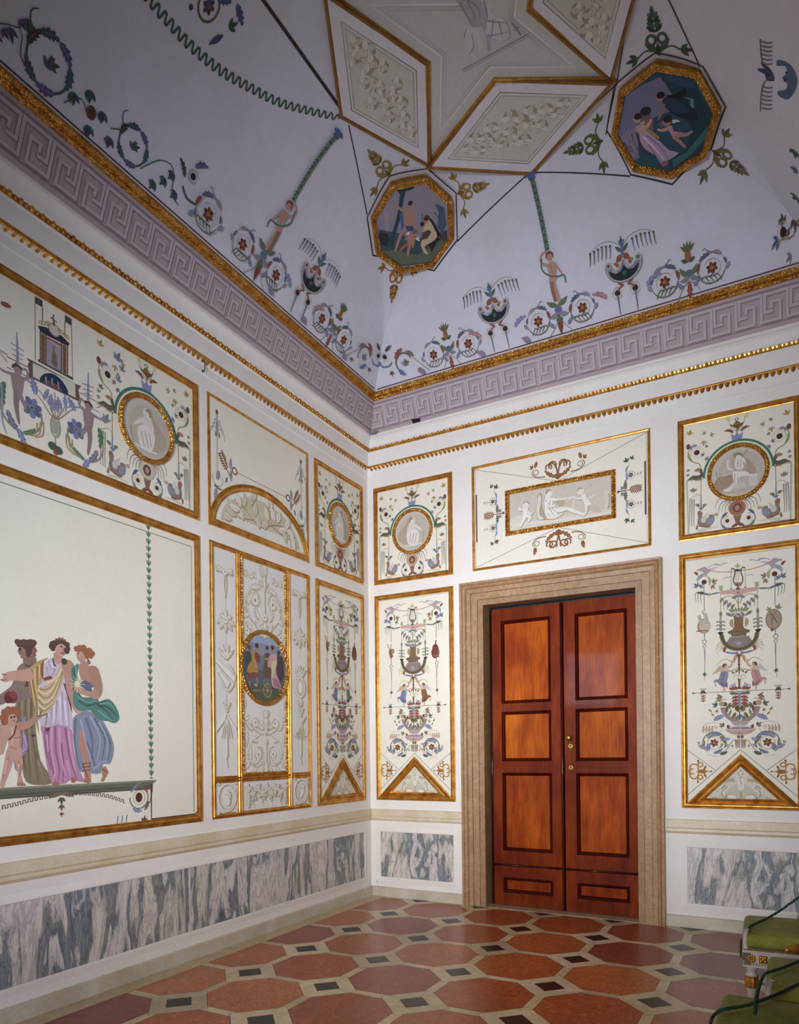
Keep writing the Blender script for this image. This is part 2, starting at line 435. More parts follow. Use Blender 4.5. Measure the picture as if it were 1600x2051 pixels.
    def leaf(s, x, y, a, L, W, col, bend=0, rib=None):
        sp = [(L*t*math.cos(bend*t) , L*t*math.sin(bend*t)) for t in (0, .25, .5, .75, 1)]
        ws = (0, .75, 1, .62, 0); c, d = math.cos(a), math.sin(a)
        up, dn = [], []
        for (px, py), ww, t in zip(sp, ws, (0, .25, .5, .75, 1)):
            nx, ny = -math.sin(2*bend*t), math.cos(2*bend*t)
            up.append((px + nx*ww*W/2, py + ny*ww*W/2)); dn.append((px - nx*ww*W/2, py - ny*ww*W/2))
        P = up + dn[::-1][1:-1]; P = smooth_pts(P, True, 2)
        s.poly([(x + p[0]*c - p[1]*d, y + p[0]*d + p[1]*c) for p in P], col)
        if rib: s.line([(x + p[0]*c - p[1]*d, y + p[0]*d + p[1]*c) for p in sp], W*.12, rib, W*.04)
        return s
    def acan(s, x, y, a, L, W, col, bend=0, lobes=4, tip=None):
        """lobed acanthus leaf on a bent spine"""
        n = lobes * 2; up, dn, sp = [], [], []
        for i in range(n + 1):
            t = i / n; r = L * t; th = bend * t; px, py = r*math.cos(th), r*math.sin(th)
            env = math.sin(PI * min(1, t*.9 + .1)) ** .7 * (1 - .25*t); ww = W * env * (1.0 if i % 2 else .52) / 2
            nx, ny = -math.sin(2*th), math.cos(2*th); fx, fy = math.cos(2*th), math.sin(2*th); f = (.55 if i % 2 else 0) * ww
            up.append((px + nx*ww + fx*f, py + ny*ww + fy*f)); dn.append((px - nx*ww + fx*f, py - ny*ww + fy*f)); sp.append((px, py))
        P = up + dn[::-1][1:]; c, d = math.cos(a), math.sin(a); R = lambda p: (x + p[0]*c - p[1]*d, y + p[0]*d + p[1]*c)
        s.poly([R(p) for p in P], col)
        s.line([R(p) for p in sp], W*.13, tip or shade(col, 1.35), W*.04, 0); return s
    def spiral(s, cx, cy, r0, r1, a0, turn, w, col, w2=None, n=26):
        pts = [(cx + (r0 + (r1-r0)*t/n)*math.cos(a0 + turn*t/n), cy + (r0 + (r1-r0)*t/n)*math.sin(a0 + turn*t/n)) for t in range(n+1)]
        return s.line(pts, w, col, w2, 0)
    def rosette(s, x, y, r, col, c2='c9a24e', n=6, a=0.3):
        for k in range(n):
            t = a + 2*PI*k/n; s.dot(x + .6*r*math.cos(t), y + .6*r*math.sin(t), .42*r, col if k % 2 else shade(col, .8), .3*r, 8, t)
        s.dot(x, y, .3*r, c2, n=8); s.dot(x, y, .12*r, shade(col, .6), n=6); return s
    def eye(s, x, y, r, col='4a2320', ring='d8cfa6'):
        s.ring(x, y, r*1.9, r*.16, ring, a0=.5, a1=5.8); s.ring(x, y, r*1.5, r*.1, ring); s.dot(x, y, r, shade(col, .7), n=12); s.dot(x - r*.2, y + r*.2, r*.6, col, n=8); return s
    def trefoil(s, x, y, a, L, col):
        for k, f in ((-.75, .8), (0, 1), (.75, .8)): s.leaf(x, y, a + k, L*f*.95, L*.33, col if k else shade(col, .85))
        return s
    def husk(s, x, y, a, L, col):
        for k in (-.5, .5): s.leaf(x, y, a + k, L*.8, L*.3, shade(col, .85), bend=-k*.5)
        s.leaf(x, y, a, L, L*.34, col); return s
    def comb(s, x, y, a, n, L, gap, col, w=.006, bend=.9):
        """rank of curled-over strokes"""
        for i in range(n):
            ox, oy = x + math.cos(a)*gap*i, y + math.sin(a)*gap*i; l = L*(1 - .13*i)
            up = a + PI/2
            s.line([(ox, oy), (ox + l*.5*math.cos(up) , oy + l*.5*math.sin(up)), (ox + l*.85*math.cos(up - .1*bend) , oy + l*.85*math.sin(up - .1*bend)),
                    (ox + l*math.cos(up - .35*bend), oy + l*math.sin(up - .35*bend)), (ox + l*.93*math.cos(up - .62*bend), oy + l*.93*math.sin(up - .62*bend))], w*.6, col, w*1.1)
        return s
    def bead_line(s, p, q, n, col, r=.004):
        for i in range(n):
            t = i / max(1, n-1); s.dot(p[0] + (q[0]-p[0])*t, p[1] + (q[1]-p[1])*t, r, col, n=6)
        return s
    def drip(s, x, y, L, col='85808f', w=.007, lean=0):
        s.line([(x, y), (x + lean*.3, y - L*.5), (x + lean, y - L)], w, col, w*.3); s.dot(x, y, w*.7, '4a5a48', n=6); return s
    def part(s, name):
        """everything painted from here on belongs to a part of this name"""
        if not hasattr(s, 'cuts'): s.cuts = []
        s.cuts.append((name, len(s.F))); return s
    def build(s, name, parent=None, label=None, mat=None):
        if not s.V: return None
        cuts = [(name, 0)] + getattr(s, 'cuts', []); o0 = None
        for i, (nm, a) in enumerate(cuts):
            b = cuts[i+1][1] if i + 1 < len(cuts) else len(s.F)
            if b <= a: continue
            idx = {}; F = []
            for f in s.F[a:b]: F.append(tuple(idx.setdefault(k, len(idx)) for k in f))
            o = mesh_obj(nm, [s.V[k] for k in idx], F, mat or M['paint'], parent, s.C[a:b], label=label)
            o0 = o0 or o
        return o0
# colours of the grotesque ornament
BL, DB, VI, GR, DG, RD, OC, OL, PK = '747b99', '535c77', '8c8694', '6b7860', '4a5a4a', '7e4636', 'b8924f', '8f8a62', 'c79c8c'
def scroll(A, cx, cy, r, m=1, c1=VI, c2=DB, c3=RD, cen='7d3f2c', a=0, comb=True, tail=True):
    """one turn of the foliage scroll: stem ring, acanthus leaves outside, flower inside"""
    t0 = A.T; A.at(cx, cy, a, r, m)
    A.ring(0, 0, 1, .055, OL, a0=-2.6, a1=2.9, w2=.03)
    A.ring(0, 0, .62, .035, 'b9ad7e', a0=.5, a1=5.6)
    for ang, c, L, W in ((2.35, c1, .85, .62), (1.45, c2, 1.0, .66), (.55, c3, .8, .6), (3.1, c2, .55, .42), (-.2, shade(c1, .8), .5, .4)):
        A.acan(1.02*math.cos(ang), 1.02*math.sin(ang), ang - PI/2 + .1, L*.85, W*.62, c, bend=-.42)
    A.line([(.98*math.cos(2.0), .98*math.sin(2.0)), (.6, 1.25), (.75, 1.42), (.95, 1.28)][:1] + [(.25, 1.2), (.42, 1.42), (.6, 1.32)], .09, c1, .04)
    A.rosette(0, 0, .42, cen, 'c28b3c')
    if comb:
        for i in range(4):
            x0 = -.15 + .0*i; xx = -.42 + .3*i
            A.line([(xx - .25, -.98 + .04*i), (xx - .12, -.72), (xx + .05, -.5), (xx + .22, -.5), (xx + .24, -.62)], .05, DG, .075)
        A.line([(-.95, -.35), (-.62, -.86), (-.1, -1.04), (.5, -.96), (.98, -.5)], .06, GR, .04)
    if tail:
        A.acan(-1.0, -.35, 2.2, .5, .4, VI, lobes=3); A.acan(1.0, -.45, -.9, .55, .42, BL, lobes=3)
    A.T = t0
def vine(A, pts, w=.006, col=OL, leaves=(), w2=None):
    A.line(pts, w, col, w2)
    for x, y, a, L, c in leaves: A.trefoil(x, y, a, L, c)
# ------------------------------------------------------------------ mouldings
def sweep(name, pts, closed, profile, mp, mat, parent=None, smooth=False, label=None):
    n = len(pts); V = []; F = []; k = len(profile)
    for i, p in enumerate(pts):
        a = pts[(i-1) % n] if (closed or i) else None; b = pts[(i+1) % n] if (closed or i < n-1) else None
        def nrm(p, q): d = math.dist(p, q) or 1; return (-(q[1]-p[1])/d, (q[0]-p[0])/d)
        n1 = nrm(a, p) if a else nrm(p, b); n2 = nrm(p, b) if b else n1
        dd = 1 + n1[0]*n2[0] + n1[1]*n2[1]; mx, my = (n1[0]+n2[0])/dd, (n1[1]+n2[1])/dd
        for o, h in profile: V.append(mp(p[0] + mx*o, p[1] + my*o, h))
    for i in range(n if closed else n-1):
        j = (i+1) % n
        for q in range(k-1): F.append((i*k+q, j*k+q, j*k+q+1, i*k+q+1))
    return mesh_obj(name, V, F, mat, parent, smooth=smooth, label=label)
def torus_prof(w, h, steps=5):
    """gilded frame profile, from the outer edge (0) inwards (w)"""
    P = [(0, .0), (0, h*.45), (w*.12, h*.5), (w*.16, h*.28), (w*.24, h*.3)]
    for i in range(steps + 1):
        t = PI * i / steps; P.append((w*(.27 + .27*(1 - math.cos(t))/1), h*(.35 + .65*math.sin(t))))
    P += [(w*.83, h*.3), (w*.87, h*.55), (w*1.0, h*.42), (w*1.0, 0)]
    return P
def rectpts(u0, u1, v0, v1): return [(u0, v0), (u1, v0), (u1, v1), (u0, v1)]    # counter-clockwise: offsets go inwards
def flat_poly(name, pts, mp, h, mat, parent, label=None):
    return mesh_obj(name, [mp(p[0], p[1], h) for p in pts], [tuple(range(len(pts)))], mat, parent, label=label)
def ell(cx, cy, rx, ry, n=48, a0=0): return [(cx + rx*math.cos(a0 + 2*PI*k/n), cy + ry*math.sin(a0 + 2*PI*k/n)) for k in range(n)]
def frame_panel(name, mp, u0, u1, v0, v1, fw, label, cat='wall panel', group=None, field='field', h=.018, carved=False, fieldname='painted_field'):
    c = mp((u0+u1)/2, (v0+v1)/2, 0)
    e = empty(name, c, label, cat, group)
    flat_poly(fieldname, rectpts(u0+fw*.8, u1-fw*.8, v0+fw*.8, v1-fw*.8), mp, .002, M[field], e)
    sweep('gilded_frame', rectpts(u0, u1, v0, v1), True, torus_prof(fw, h), mp, M['carved' if carved else 'gold'], e)
    return e
# ================================================================== room shell
def struct(o, label=None): o['kind'] = 'structure'; return tag(o, label)
def boxes(name, bs, mat):
    m = MB()
    for a, b in bs: m.box(a, b)
    return struct(m.build(name, mat))
DX0, DX1, DZ = 1.30, 2.715, 2.90
boxes('wall_left', [((-.25, -RL, 0), (0, 0, 5.3))], M['wall'])
boxes('wall_back', [((-.25, 0, 0), (DX0-.03, .25, 5.3)), ((DX1+.03, 0, 0), (RW + .25, .25, 5.3)), ((DX0-.03, 0, DZ+.03), (DX1+.03, .25, 5.3))], M['wall'])
boxes('wall_right', [((RW, -RL, 0), (RW + .25, 0, 5.3))], plain('bounce_cut_blue', '30343e', .9, .1, 3))  # unseen wall, colour made dark to cut bounced light
boxes('wall_front', [((-.25, -RL - .25, 0), (RW + .25, -RL, 5.3))], plain('bounce_cut_brown', '241f1b', .9, .1, 3))  # out of view; near black so little light returns from it
# ---- floor: octagons of red marble, black squares, cream strips
G, GX, GY = .6366, .5962, -.6727
FV, FF, FC, FM = [], [], [], []
def fpoly(P, z, col, mi, cl=True):
    if cl:
        P = clip(P, -1, 0, -.168); P = clip(P, 1, 0, 4.25); P = clip(P, 0, 1, -.025)
    if len(P) < 3: return
    b = len(FV); FV.extend((p[0], p[1], z) for p in P); FF.append(tuple(range(b, b+len(P)))); FC.append(lin(col)); FM.append(mi)
fpoly([(-.25, -RL-.25), (RW+.25, -RL-.25), (RW+.25, .25), (-.25, .25)], 0, 'd2bd97', 1, False)
rf = random.Random(11)
reds = ['c8703f', 'bb6038', 'ac5638', 'd07a42', '9d4f3a', 'c0683f', 'c46a3a', 'a5523c']
for i in range(-1, 7):
    for j in range(-1, 13):
        cx, cy = GX + G*(i-.5), GY - G*(j-.5); a = .2835; t = a * math.tan(PI/8)
        oc = [(cx+a, cy-t), (cx+a, cy+t), (cx+t, cy+a), (cx-t, cy+a), (cx-a, cy+t), (cx-a, cy-t), (cx-t, cy-a), (cx+t, cy-a)]
        col = rf.choice(reds)
        if i >= 5: col = shade(col, .92)
        fpoly([(cx + (p[0]-cx)*1.012, cy + (p[1]-cy)*1.012) for p in oc], .0004, '4d3a2c', 1)
        fpoly(oc, .0006, col, 0)
        sx, sy = GX + G*i, GY - G*j
        for r, z, c in ((.2345, .0002, '7d6a50'), (.230, .0003, rf.choice(['decaa4', 'd4c099', 'c7b391', 'e2d0ae', 'ceb991'])), (.1035, .0005, '6a5a46'), (.0995, .0007, '14171a')):
            fpoly([(sx+r, sy), (sx, sy+r), (sx-r, sy), (sx, sy-r)], z, c, 1)
        for ax, ay, hx, hy in ((sx + G/2, sy, .045, .0355), (sx, sy - G/2, .0355, .045)):
            fpoly([(ax-hx*2.2, ay-hy*(.98 if hx > hy else 2.2)), (ax+hx*(2.2 if hx > hy else .98), ay-hy*(.98 if hx > hy else 2.2)), (ax+hx*(2.2 if hx > hy else .98), ay+hy*(.98 if hx > hy else 2.2)), (ax-hx*(2.2 if hx > hy else .98), ay+hy*(.98 if hx > hy else 2.2))], .0001, rf.choice(['d8c39b', 'e0cea8', 'cab58d']), 1)
fl = mesh_obj('floor', FV, FF, [M['red'], M['bord']], None, FC, mi=FM); struct(fl)
# ---- vaulted ceiling
sv = [.245 + .03*i for i in range(43)]
xs = sv + [RW - v for v in reversed(sv)]
x_mid = [sv[-1] + (RW - 2*sv[-1]) * i / 14 for i in range(1, 14)]
xs = sorted(set(sv + x_mid + [RW - v for v in sv]))
ys = [-v for v in sv] + [-sv[-1] - (RL - 2*sv[-1]) * i / 60 for i in range(1, 60)] + [-RL + v for v in reversed(sv)]
CV = [(x, y, vz(x, y)) for y in ys for x in xs]; nx = len(xs); CF = []
for j in range(len(ys) - 1):
    for i in range(nx - 1):
        a, b, c, d = j*nx+i, j*nx+i+1, (j+1)*nx+i+1, (j+1)*nx+i
        if abs(CV[a][2] - CV[c][2]) >= abs(CV[b][2] - CV[d][2]): CF += [(a, b, c), (a, c, d)]
        else: CF += [(a, b, d), (b, c, d)]
struct(mesh_obj('ceiling', CV, CF, M['ceil'], smooth=False))
boxes('ceiling_slab', [((-.25, -RL-.25, 6.06), (RW+.25, .25, 6.2))], M['white']).name = 'ceiling_2'
# ---- cornice, in plan coordinates: profile = (distance from wall, height)
ROOM = [(0, -RL), (RW, -RL), (RW, 0), (0, 0)]
mapP = lambda u, v, h=0: Vector((u, v, h))
cor = empty('trim_1', (RW/2, -RL/2, 4.4), 'white plaster cornice with two gilded bands round the room', kind='structure')
sweep('cornice_moulding', ROOM, True, [(0, 4.366), (.008, 4.371), (.008, 4.43), (.014, 4.434), (.032, 4.472), (.038, 4.485), (.038, 4.615), (.044, 4.62), (.046, 4.626), (.064, 4.658), (.072, 4.662), (.073, 4.672),
      (.078, 4.695), (.092, 4.722), (.108, 4.738), (.122, 4.742), (.122, 4.765), (.10, 4.768)], mapP, M['white'], cor)
def band_pts(step):
    out = []
    y = -5.2
    while y < -.07: out.append(('L', y)); y += step
    x = .07
    while x < RW - .05: out.append(('R', x)); x += step
    return out
egg = MB()
for side, q in band_pts(.066):
    for off, rr, sc, c in ((0, .020, (.62, .66, 1.0), 'd49a44'), (.033, .010, (.8, .8, 1.5), '8a5a22')):
        s = .060
        c0 = (s, q + off, 4.643) if side == 'L' else (q + off, -s, 4.643)
        scx = (sc[0]*1.3, sc[1], sc[2]) if side == 'L' else (sc[0], sc[1]*1.3, sc[2])
        egg.ball(c0, rr, 8, 6, (scx[0], scx[1], scx[2]))
egg.build('egg_and_dart_band', M['gold'], cor, smooth=True)
for p, q in (((0, -5.2), (0, 0)),): pass
sweep('gilded_fillet', [(RW, 0), (0, 0), (0, -5.2)], False, [(.047, 4.628), (.056, 4.640), (.064, 4.660)], mapP, M['gold'], cor)
sweep('gilded_leaf_bed', [(RW, 0), (0, 0), (0, -5.2)], False, [(.0285, 4.468), (.036, 4.471), (.040, 4.478), (.040, 4.486)], mapP, M['gold'], cor)
lf = MB()
for side, q in band_pts(.047):
    n = 7; b = len(lf.V)
    P = [(-.019, 0), (.019, 0), (.0195, -.014), (.012, -.029), (0, -.036), (-.012, -.029), (-.0195, -.014)]
    for du, dz in P + [(0, -.013)]:
        s = .036 + (.012 if (du, dz) == (0, -.013) else 0) + dz*.55
        z = 4.474 + dz
        lf.V.append((s, q + du, z) if side == 'L' else (q + du, -s, z))
    for k in range(n): lf.F.append((b + k, b + (k+1) % n, b + n)); lf.C.append(None)
lf.build('gilded_leaf_band', M['gold'], cor)
# ---- sloping frieze with the painted meander
fr = empty('trim_2', (RW/2, -RL/2, 4.9), 'sloping mauve frieze with painted Greek key and gilded top moulding', kind='structure')
P0, P1 = (.118, 4.762), (.247, 5.075); FL = math.dist(P0, P1)
fs, fz = (P1[0]-P0[0])/FL, (P1[1]-P0[1])/FL
def friezeR(u, w, h=0): s = P0[0] + fs*w + fz*h; return Vector((u, -s, P0[1] + fz*w - fs*h))
def friezeL(u, w, h=0): s = P0[0] + fs*w + fz*h; return Vector((s, u, P0[1] + fz*w - fs*h))
M['mauve'] = plain('mauve_fresco', 'bfaeb1', .85, .14, 4, .1)
sweep('frieze_ground', ROOM, True, [P0, P1], mapP, M['mauve'], fr)
for mp, sgn, ulen in ((friezeR, 1, RW), (friezeL, -1, 5.0)):
    A = Art(mp, .002); U, H, B0 = .178, .205, .052
    n = int((ulen - .16) / U)
    Lt, Dk = 'c9bcc4', '94808a'
    A.at()
    e0, e1 = (.14, ulen - .14) if sgn > 0 else (-ulen, -.14)
    A.line([(e0, B0 - .012), (e1, B0 - .012)], .008, Dk); A.line([(e0, B0 + H + .012), (e1, B0 + H + .012)], .010, Dk)
    PA = [(.40, .36), (.13, .36), (.13, .95), (1.0, .95), (1.0, .05)]; PB = [(0, .05), (.72, .05), (.72, .66), (.40, .66), (.40, .50)]
    def seg(path, k, dx, dy, w, c):
        for a, b in zip(path, path[1:]):
            pa = (sgn*(.15 + (k + a[0])*U) + dx, B0 + a[1]*H + dy); pb = (sgn*(.15 + (k + b[0])*U) + dx, B0 + b[1]*H + dy)
            ex, ey = (pb[0]-pa[0]), (pb[1]-pa[1]); d = math.hypot(ex, ey); ex, ey = ex/d*w/2, ey/d*w/2
            A.line([(pa[0]-ex, pa[1]-ey), (pb[0]+ex, pb[1]+ey)], w, c)
    for k in range(n):
        for path in (PA, PB): seg(path, k, .008, -.008, .016, Dk)
    for k in range(n):
        for path in (PA, PB): seg(path, k, 0, 0, .019, Lt)
    A.build('painted_meander', fr)
sweep('gilded_top_moulding', ROOM, True, [(.226, 5.035), (.240, 5.038), (.252, 5.050), (.250, 5.058), (.268, 5.062), (.282, 5.078), (.280, 5.098), (.262, 5.104), (.25, 5.10)], mapP, M['carved'], fr)
# ---- chair rail and baseboards
LPATH = [(1.08, 0), (0, 0), (0, -RL)]; RPATH = [(RW, 0), (2.93, 0)]
def two(name, profile, mat, label):
    a = struct(sweep(name, LPATH, False, profile, mapP, mat), label); return a
rail = [(0, .906), (.020, .902), (.022, .838), (.014, .826), (.018, .806), (.006, .790), (0, .784)]
struct(sweep('trim_3', LPATH, False, rail, mapP, M['cream'])); struct(sweep('trim_4', RPATH, False, rail, mapP, M['cream']))
bb = [(0, .098), (.020, .090), (.024, 0)]
struct(sweep('baseboard_left', LPATH, False, bb, mapP, M['base'])); struct(sweep('baseboard_back', RPATH, False, bb, mapP, M['base']))
# ---- marble dado panels
def dado(mp, u0, u1, label):
    V = []; z0, z1 = .204, .669
    c = mp((u0+u1)/2, (z0+z1)/2, 0)
    e = empty('marble_dado_panel', c, label, 'wall panel', 'veined marble panels under the chair rail')
    flat_poly('marble_slab', rectpts(u0, u1, z0, z1), mp, .0025, M['cipo'], e)
    sweep('plaster_border', rectpts(u0-.004, u1+.004, z0-.004, z1+.004), True, [(-.05, 0), (-.012, .006), (0, .006), (.004, .0)], mp, M['wall'], e)
dado(mapL, -RL + .3, -.140, 'long grey veined marble panel low on the left wall')
dado(mapR, .120, .950, 'small grey veined marble panel between room corner and door')
dado(mapR, 3.112, 4.2, 'grey veined marble panel right of the door behind the chairs')
# ---- door
dr = empty('door_1', ((DX0+DX1)/2, 0, 0), 'double walnut door in a pinkish brown marble surround', kind='structure')
cpath = [(DX0, 0), (DX0, DZ), (DX1, DZ), (DX1, 0)]
cprof = [(0, -.14), (0, .030), (.052, .032), (.054, .026), (.056, .036), (.118, .038), (.120, .031), (.122, .043), (.160, .046), (.163, .052), (.172, .068), (.190, .078), (.196, .074), (.204, .084), (.222, .086), (.222, 0)]
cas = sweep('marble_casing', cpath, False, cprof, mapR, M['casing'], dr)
at = cas.data.color_attributes.new('Col', 'FLOAT_COLOR', 'CORNER')
cc = []
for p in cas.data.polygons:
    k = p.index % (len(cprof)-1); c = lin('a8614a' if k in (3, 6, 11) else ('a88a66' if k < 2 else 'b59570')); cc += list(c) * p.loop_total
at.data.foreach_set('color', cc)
def mkslab(name, a, b, mat, par, col):
    m = MB(); m.box(a, b, col); return m.build(name, mat, par)
mkslab('threshold_stone', (DX0, -.03, .0004), (DX1, .24, .004), M['bord'], dr, 'bfa684')
mkslab('black_backing', (DX0, .19, .01), (DX1, .24, DZ), M['black'], dr, '0a0807')  # black box added behind the leaves, stands in for shade in the gap
LY = .10
def leaf(x0, x1, px0, px1, label):
    ZT = 2.868
    lf = MB(); W1 = 'ab4f0a'
    zs = [(.137, .276), (.541, 1.284), (1.402, 1.871), (1.958, 2.748)]
    lf.box((x0, LY, .012), (px0, LY+.05, ZT), W1); lf.box((px1, LY, .012), (x1, LY+.05, ZT), W1)
    edges = [.012] + [v for z in zs for v in z] + [ZT]
    for a, b in zip(edges[0::2], edges[1::2]): lf.box((px0, LY+.001, a), (px1, LY+.05, b), shade(W1, .93))
    o = lf.build('door_leaf', M['wood'], dr, label=label)
    for k, (a, b) in enumerate(zs):
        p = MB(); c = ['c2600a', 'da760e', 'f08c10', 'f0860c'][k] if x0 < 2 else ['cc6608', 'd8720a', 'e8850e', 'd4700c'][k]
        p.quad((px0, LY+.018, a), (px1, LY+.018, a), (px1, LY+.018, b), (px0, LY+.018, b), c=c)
        po = p.build('door_panel', M['wood'], o)
        mo = sweep('panel_moulding', rectpts(px0-.004, px1+.004, a-.004, b+.004), True, [(0, -LY), (0, -LY+.006), (.007, -LY+.012), (.014, -LY+.004), (.018, -LY+.002), (.024, -LY-.006), (.030, -LY-.016)], mapR, M['wood'], po, smooth=False)
        ca = mo.data.color_attributes.new('Col', 'FLOAT_COLOR', 'CORNER'); ca.data.foreach_set('color', list(lin('5e1e06')) * len(mo.data.loops))
    r = MB(); r.tube([(x0, LY-.002, .397), (x1, LY-.002, .397)], .011, 8, '5e2410'); r.build('bead', M['wood'], o, True)
    return o
l1 = leaf(DX0 + .022, 2.036, 1.438, 1.918, 'left leaf with dark centre stile')
l2 = leaf(2.046, DX1 - .008, 2.156, 2.614, 'right leaf with brass knob')
a = MB(); a.tube([(2.026, LY - .006, .012), (2.026, LY - .006, 2.868)], .013, 10, '5a2010'); a.tube([(DX0+.030, LY-.003, .012), (DX0+.030, LY-.003, 2.868)], .010, 8, '4a1a0e')
a.build('astragal', M['wood'], l1, True)
k = MB()
def yl(prof, x, z, m):       # lathe around the y axis
    b = len(m.V); n = 20
    for r, d in prof:
        for q in range(n): m.V.append((x + r*math.cos(2*PI*q/n), LY - d, z + r*math.sin(2*PI*q/n)))
    for i in range(len(prof)-1):
        for q in range(n): m.F.append((b+i*n+q, b+i*n+(q+1) % n, b+(i+1)*n+(q+1) % n, b+(i+1)*n+q)); m.C.append(None)
    m.F.append(tuple(b+(len(prof)-1)*n+q for q in range(n))); m.C.append(None)
yl([(.022, 0), (.022, .004), (.010, .008), (.009, .025), (.020, .034), (.027, .046), (.022, .058), (.008, .062)], 2.096, 1.612, k)
k.build('brass_knob', M['brass'], l2, True)
for z in (1.535, 1.337):
    e = MB(); yl([(.024, 0), (.024, .003), (.019, .005)], 2.102, z, e); eo = e.build('keyhole_escutcheon', M['brass'], l2)
    h = MB(); yl([(.0065, .0052), (.006, .0056)], 2.102, z + .004, h); h.box((2.0990, LY-.0056, z-.013), (2.105, LY-.0050, z+.002)); h.build('keyhole', M['black'], eo)
# ---- small fittings
u0, z1 = toR(751, 1757); u1, z0 = toR(771.5, 1774)
oe = empty('power_outlet', ((u0+u1)/2, 0, (z0+z1)/2), 'white plastic power outlet low on the wall beside the room corner', 'outlet')
m = MB(); m.box((u0, -.010, z0), (u1, 0, z1)); m.box((u0+.006, -.012, z0+.006), (u1-.006, -.009, z1-.006)); m.build('cover_plate', M['plastic'], oe)
m = MB()
for q in (-.011, 0, .011): m.ball(((u0+u1)/2 - .028, -.012, (z0+z1)/2 + q), .0036, 8, 5)
m.build('socket_hole', M['black'], oe)
m = MB(); m.tube([((u0+u1)/2 + .014 + .011*math.cos(t), -.0122, (z0+z1)/2 + .011*math.sin(t)) for t in [i*.2 - 1.4 for i in range(15)]], .0012, 6); m.build('rocker_edge', M['brass'], oe)
hy, hz = toL(404, 744)
hk = MB(); hk.tube([(0, hy, hz), (.03, hy, hz), (.034, hy, hz+.02), (.03, hy, hz+.075)], .0035, 8); hk.ball((.006, hy, hz), .010, 10, 6)
tag(hk.build('wall_hook', plain('iron', '3c3f48', .5, .2, 9, metal=.6)), 'small dark iron hook on the left wall under the cornice', 'hook')
cp = hitp(836, 845, (0, .295, .115), .295*-.13 + .115*4.79)
ck = MB(); ck.box((cp.x-.045, cp.y-.03, cp.z-.006), (cp.x-.012, cp.y+.02, cp.z+.022)); ck.box((cp.x-.005, cp.y-.03, cp.z-.006), (cp.x+.030, cp.y+.02, cp.z+.018)); ck.tube([(cp.x-.05, cp.y-.032, cp.z+.02), (cp.x+.03, cp.y-.034, cp.z), (cp.x+.045, cp.y-.03, cp.z+.012)], .004, 6)
tag(ck.build('cable_clamp', M['black']), 'small black cable clamp on top of the cornice near the corner', 'clamp')
cp = hitp(753, 868, (0, .295, .115), .295*-.13 + .115*4.79)
ck = MB(); ck.box((cp.x-.05, cp.y-.03, cp.z-.012), (cp.x+.01, cp.y+.02, cp.z+.012)); ck.ball((cp.x+.02, cp.y-.01, cp.z+.008), .014, 10, 6)
tag(ck.build('sensor_box', plain('grey_plastic', '8d8a90', .5, .2, 9)), 'small grey sensor box sitting on the cornice in the room corner', 'sensor')
# ================================================================== painted wall panels
ZT, ZM1, ZM2, ZB = 4.255, 3.2444, 3.130, 1.0018
def K(x0, y0, s, to, cx=0, cy=0, kx=1, ky=1):
    """photo-detail coordinates -> metres on a wall, measured from (cx, cy)"""
    def g(x, y):
        u, v = to(x0 + x / s, y0 + y / s); return ((u - cx) * kx, (v - cy) * ky)
    return g
def pl(g, *c): return [g(c[i], c[i+1]) for i in range(0, len(c), 2)]
SK, SKS, SKL = 'c9a48e', '9c7460', 'e0c4b0'
# ---- the seated grisaille figures of the round medallions
def seated_a(A, g):
    P = lambda *c: pl(g, *c)
    A.poly(P(500,1010, 560,880, 660,860, 740,840, 760,980, 640,1060), 'a8937a', 3)
    A.poly(P(900,610, 1010,690, 1060,790, 1010,840, 930,790, 880,720), 'b3a08a', 3)
    A.poly(P(960,830, 1070,820, 1075,960, 965,985), 'd3cec6'); A.poly(P(955,835, 1065,825, 1070,850, 960,862), 'e4e0da')
    A.poly(P(770,950, 915,940, 925,1000, 775,1015), 'd0cac0')
    A.poly(P(760,570, 800,555, 880,560, 900,600, 930,660, 925,740, 890,790, 800,800, 750,770, 740,690, 760,640), 'b8a792', 3)
    A.poly(P(800,620, 880,615, 920,670, 910,740, 860,780, 790,760, 775,690), 'e3dfd8', 3)
    A.poly(P(760,800, 850,790, 950,810, 950,850, 860,860, 830,900, 830,950, 770,960, 760,900, 755,850), 'e6e2dc', 3)
    A.poly(P(620,1040, 700,1000, 760,940, 790,950, 750,1020, 690,1060), 'e0dbd2', 3)
    A.dot(*g(828,600), g(850,600)[0]-g(812,600)[0], 'e6e1da'); A.poly(P(760,600, 775,560, 830,550, 880,575, 870,600, 820,585, 790,610), 'a38c70', 3)
    A.line(P(690,650, 685,720, 700,760, 760,775), .016, 'e2ddd5'); A.line(P(890,680, 910,730, 880,775, 830,790), .012, 'bba893')
    A.line(P(880,600, 945,520), .012, 'b09a80'); A.line(P(540,800, 560,900, 600,1000), .008, 'b09a80'); A.line(P(590,820, 600,920), .007, 'b09a80')
    for q in ((780,820,775,940), (815,870,820,950), (860,640,850,740), (820,640,815,740)): A.line([g(q[0],q[1]), g(q[2],q[3])], .006, 'b3a28c')
    A.line(P(560,1060, 700,1075, 900,1030, 1060,980), .012, 'c0ab94', .004)
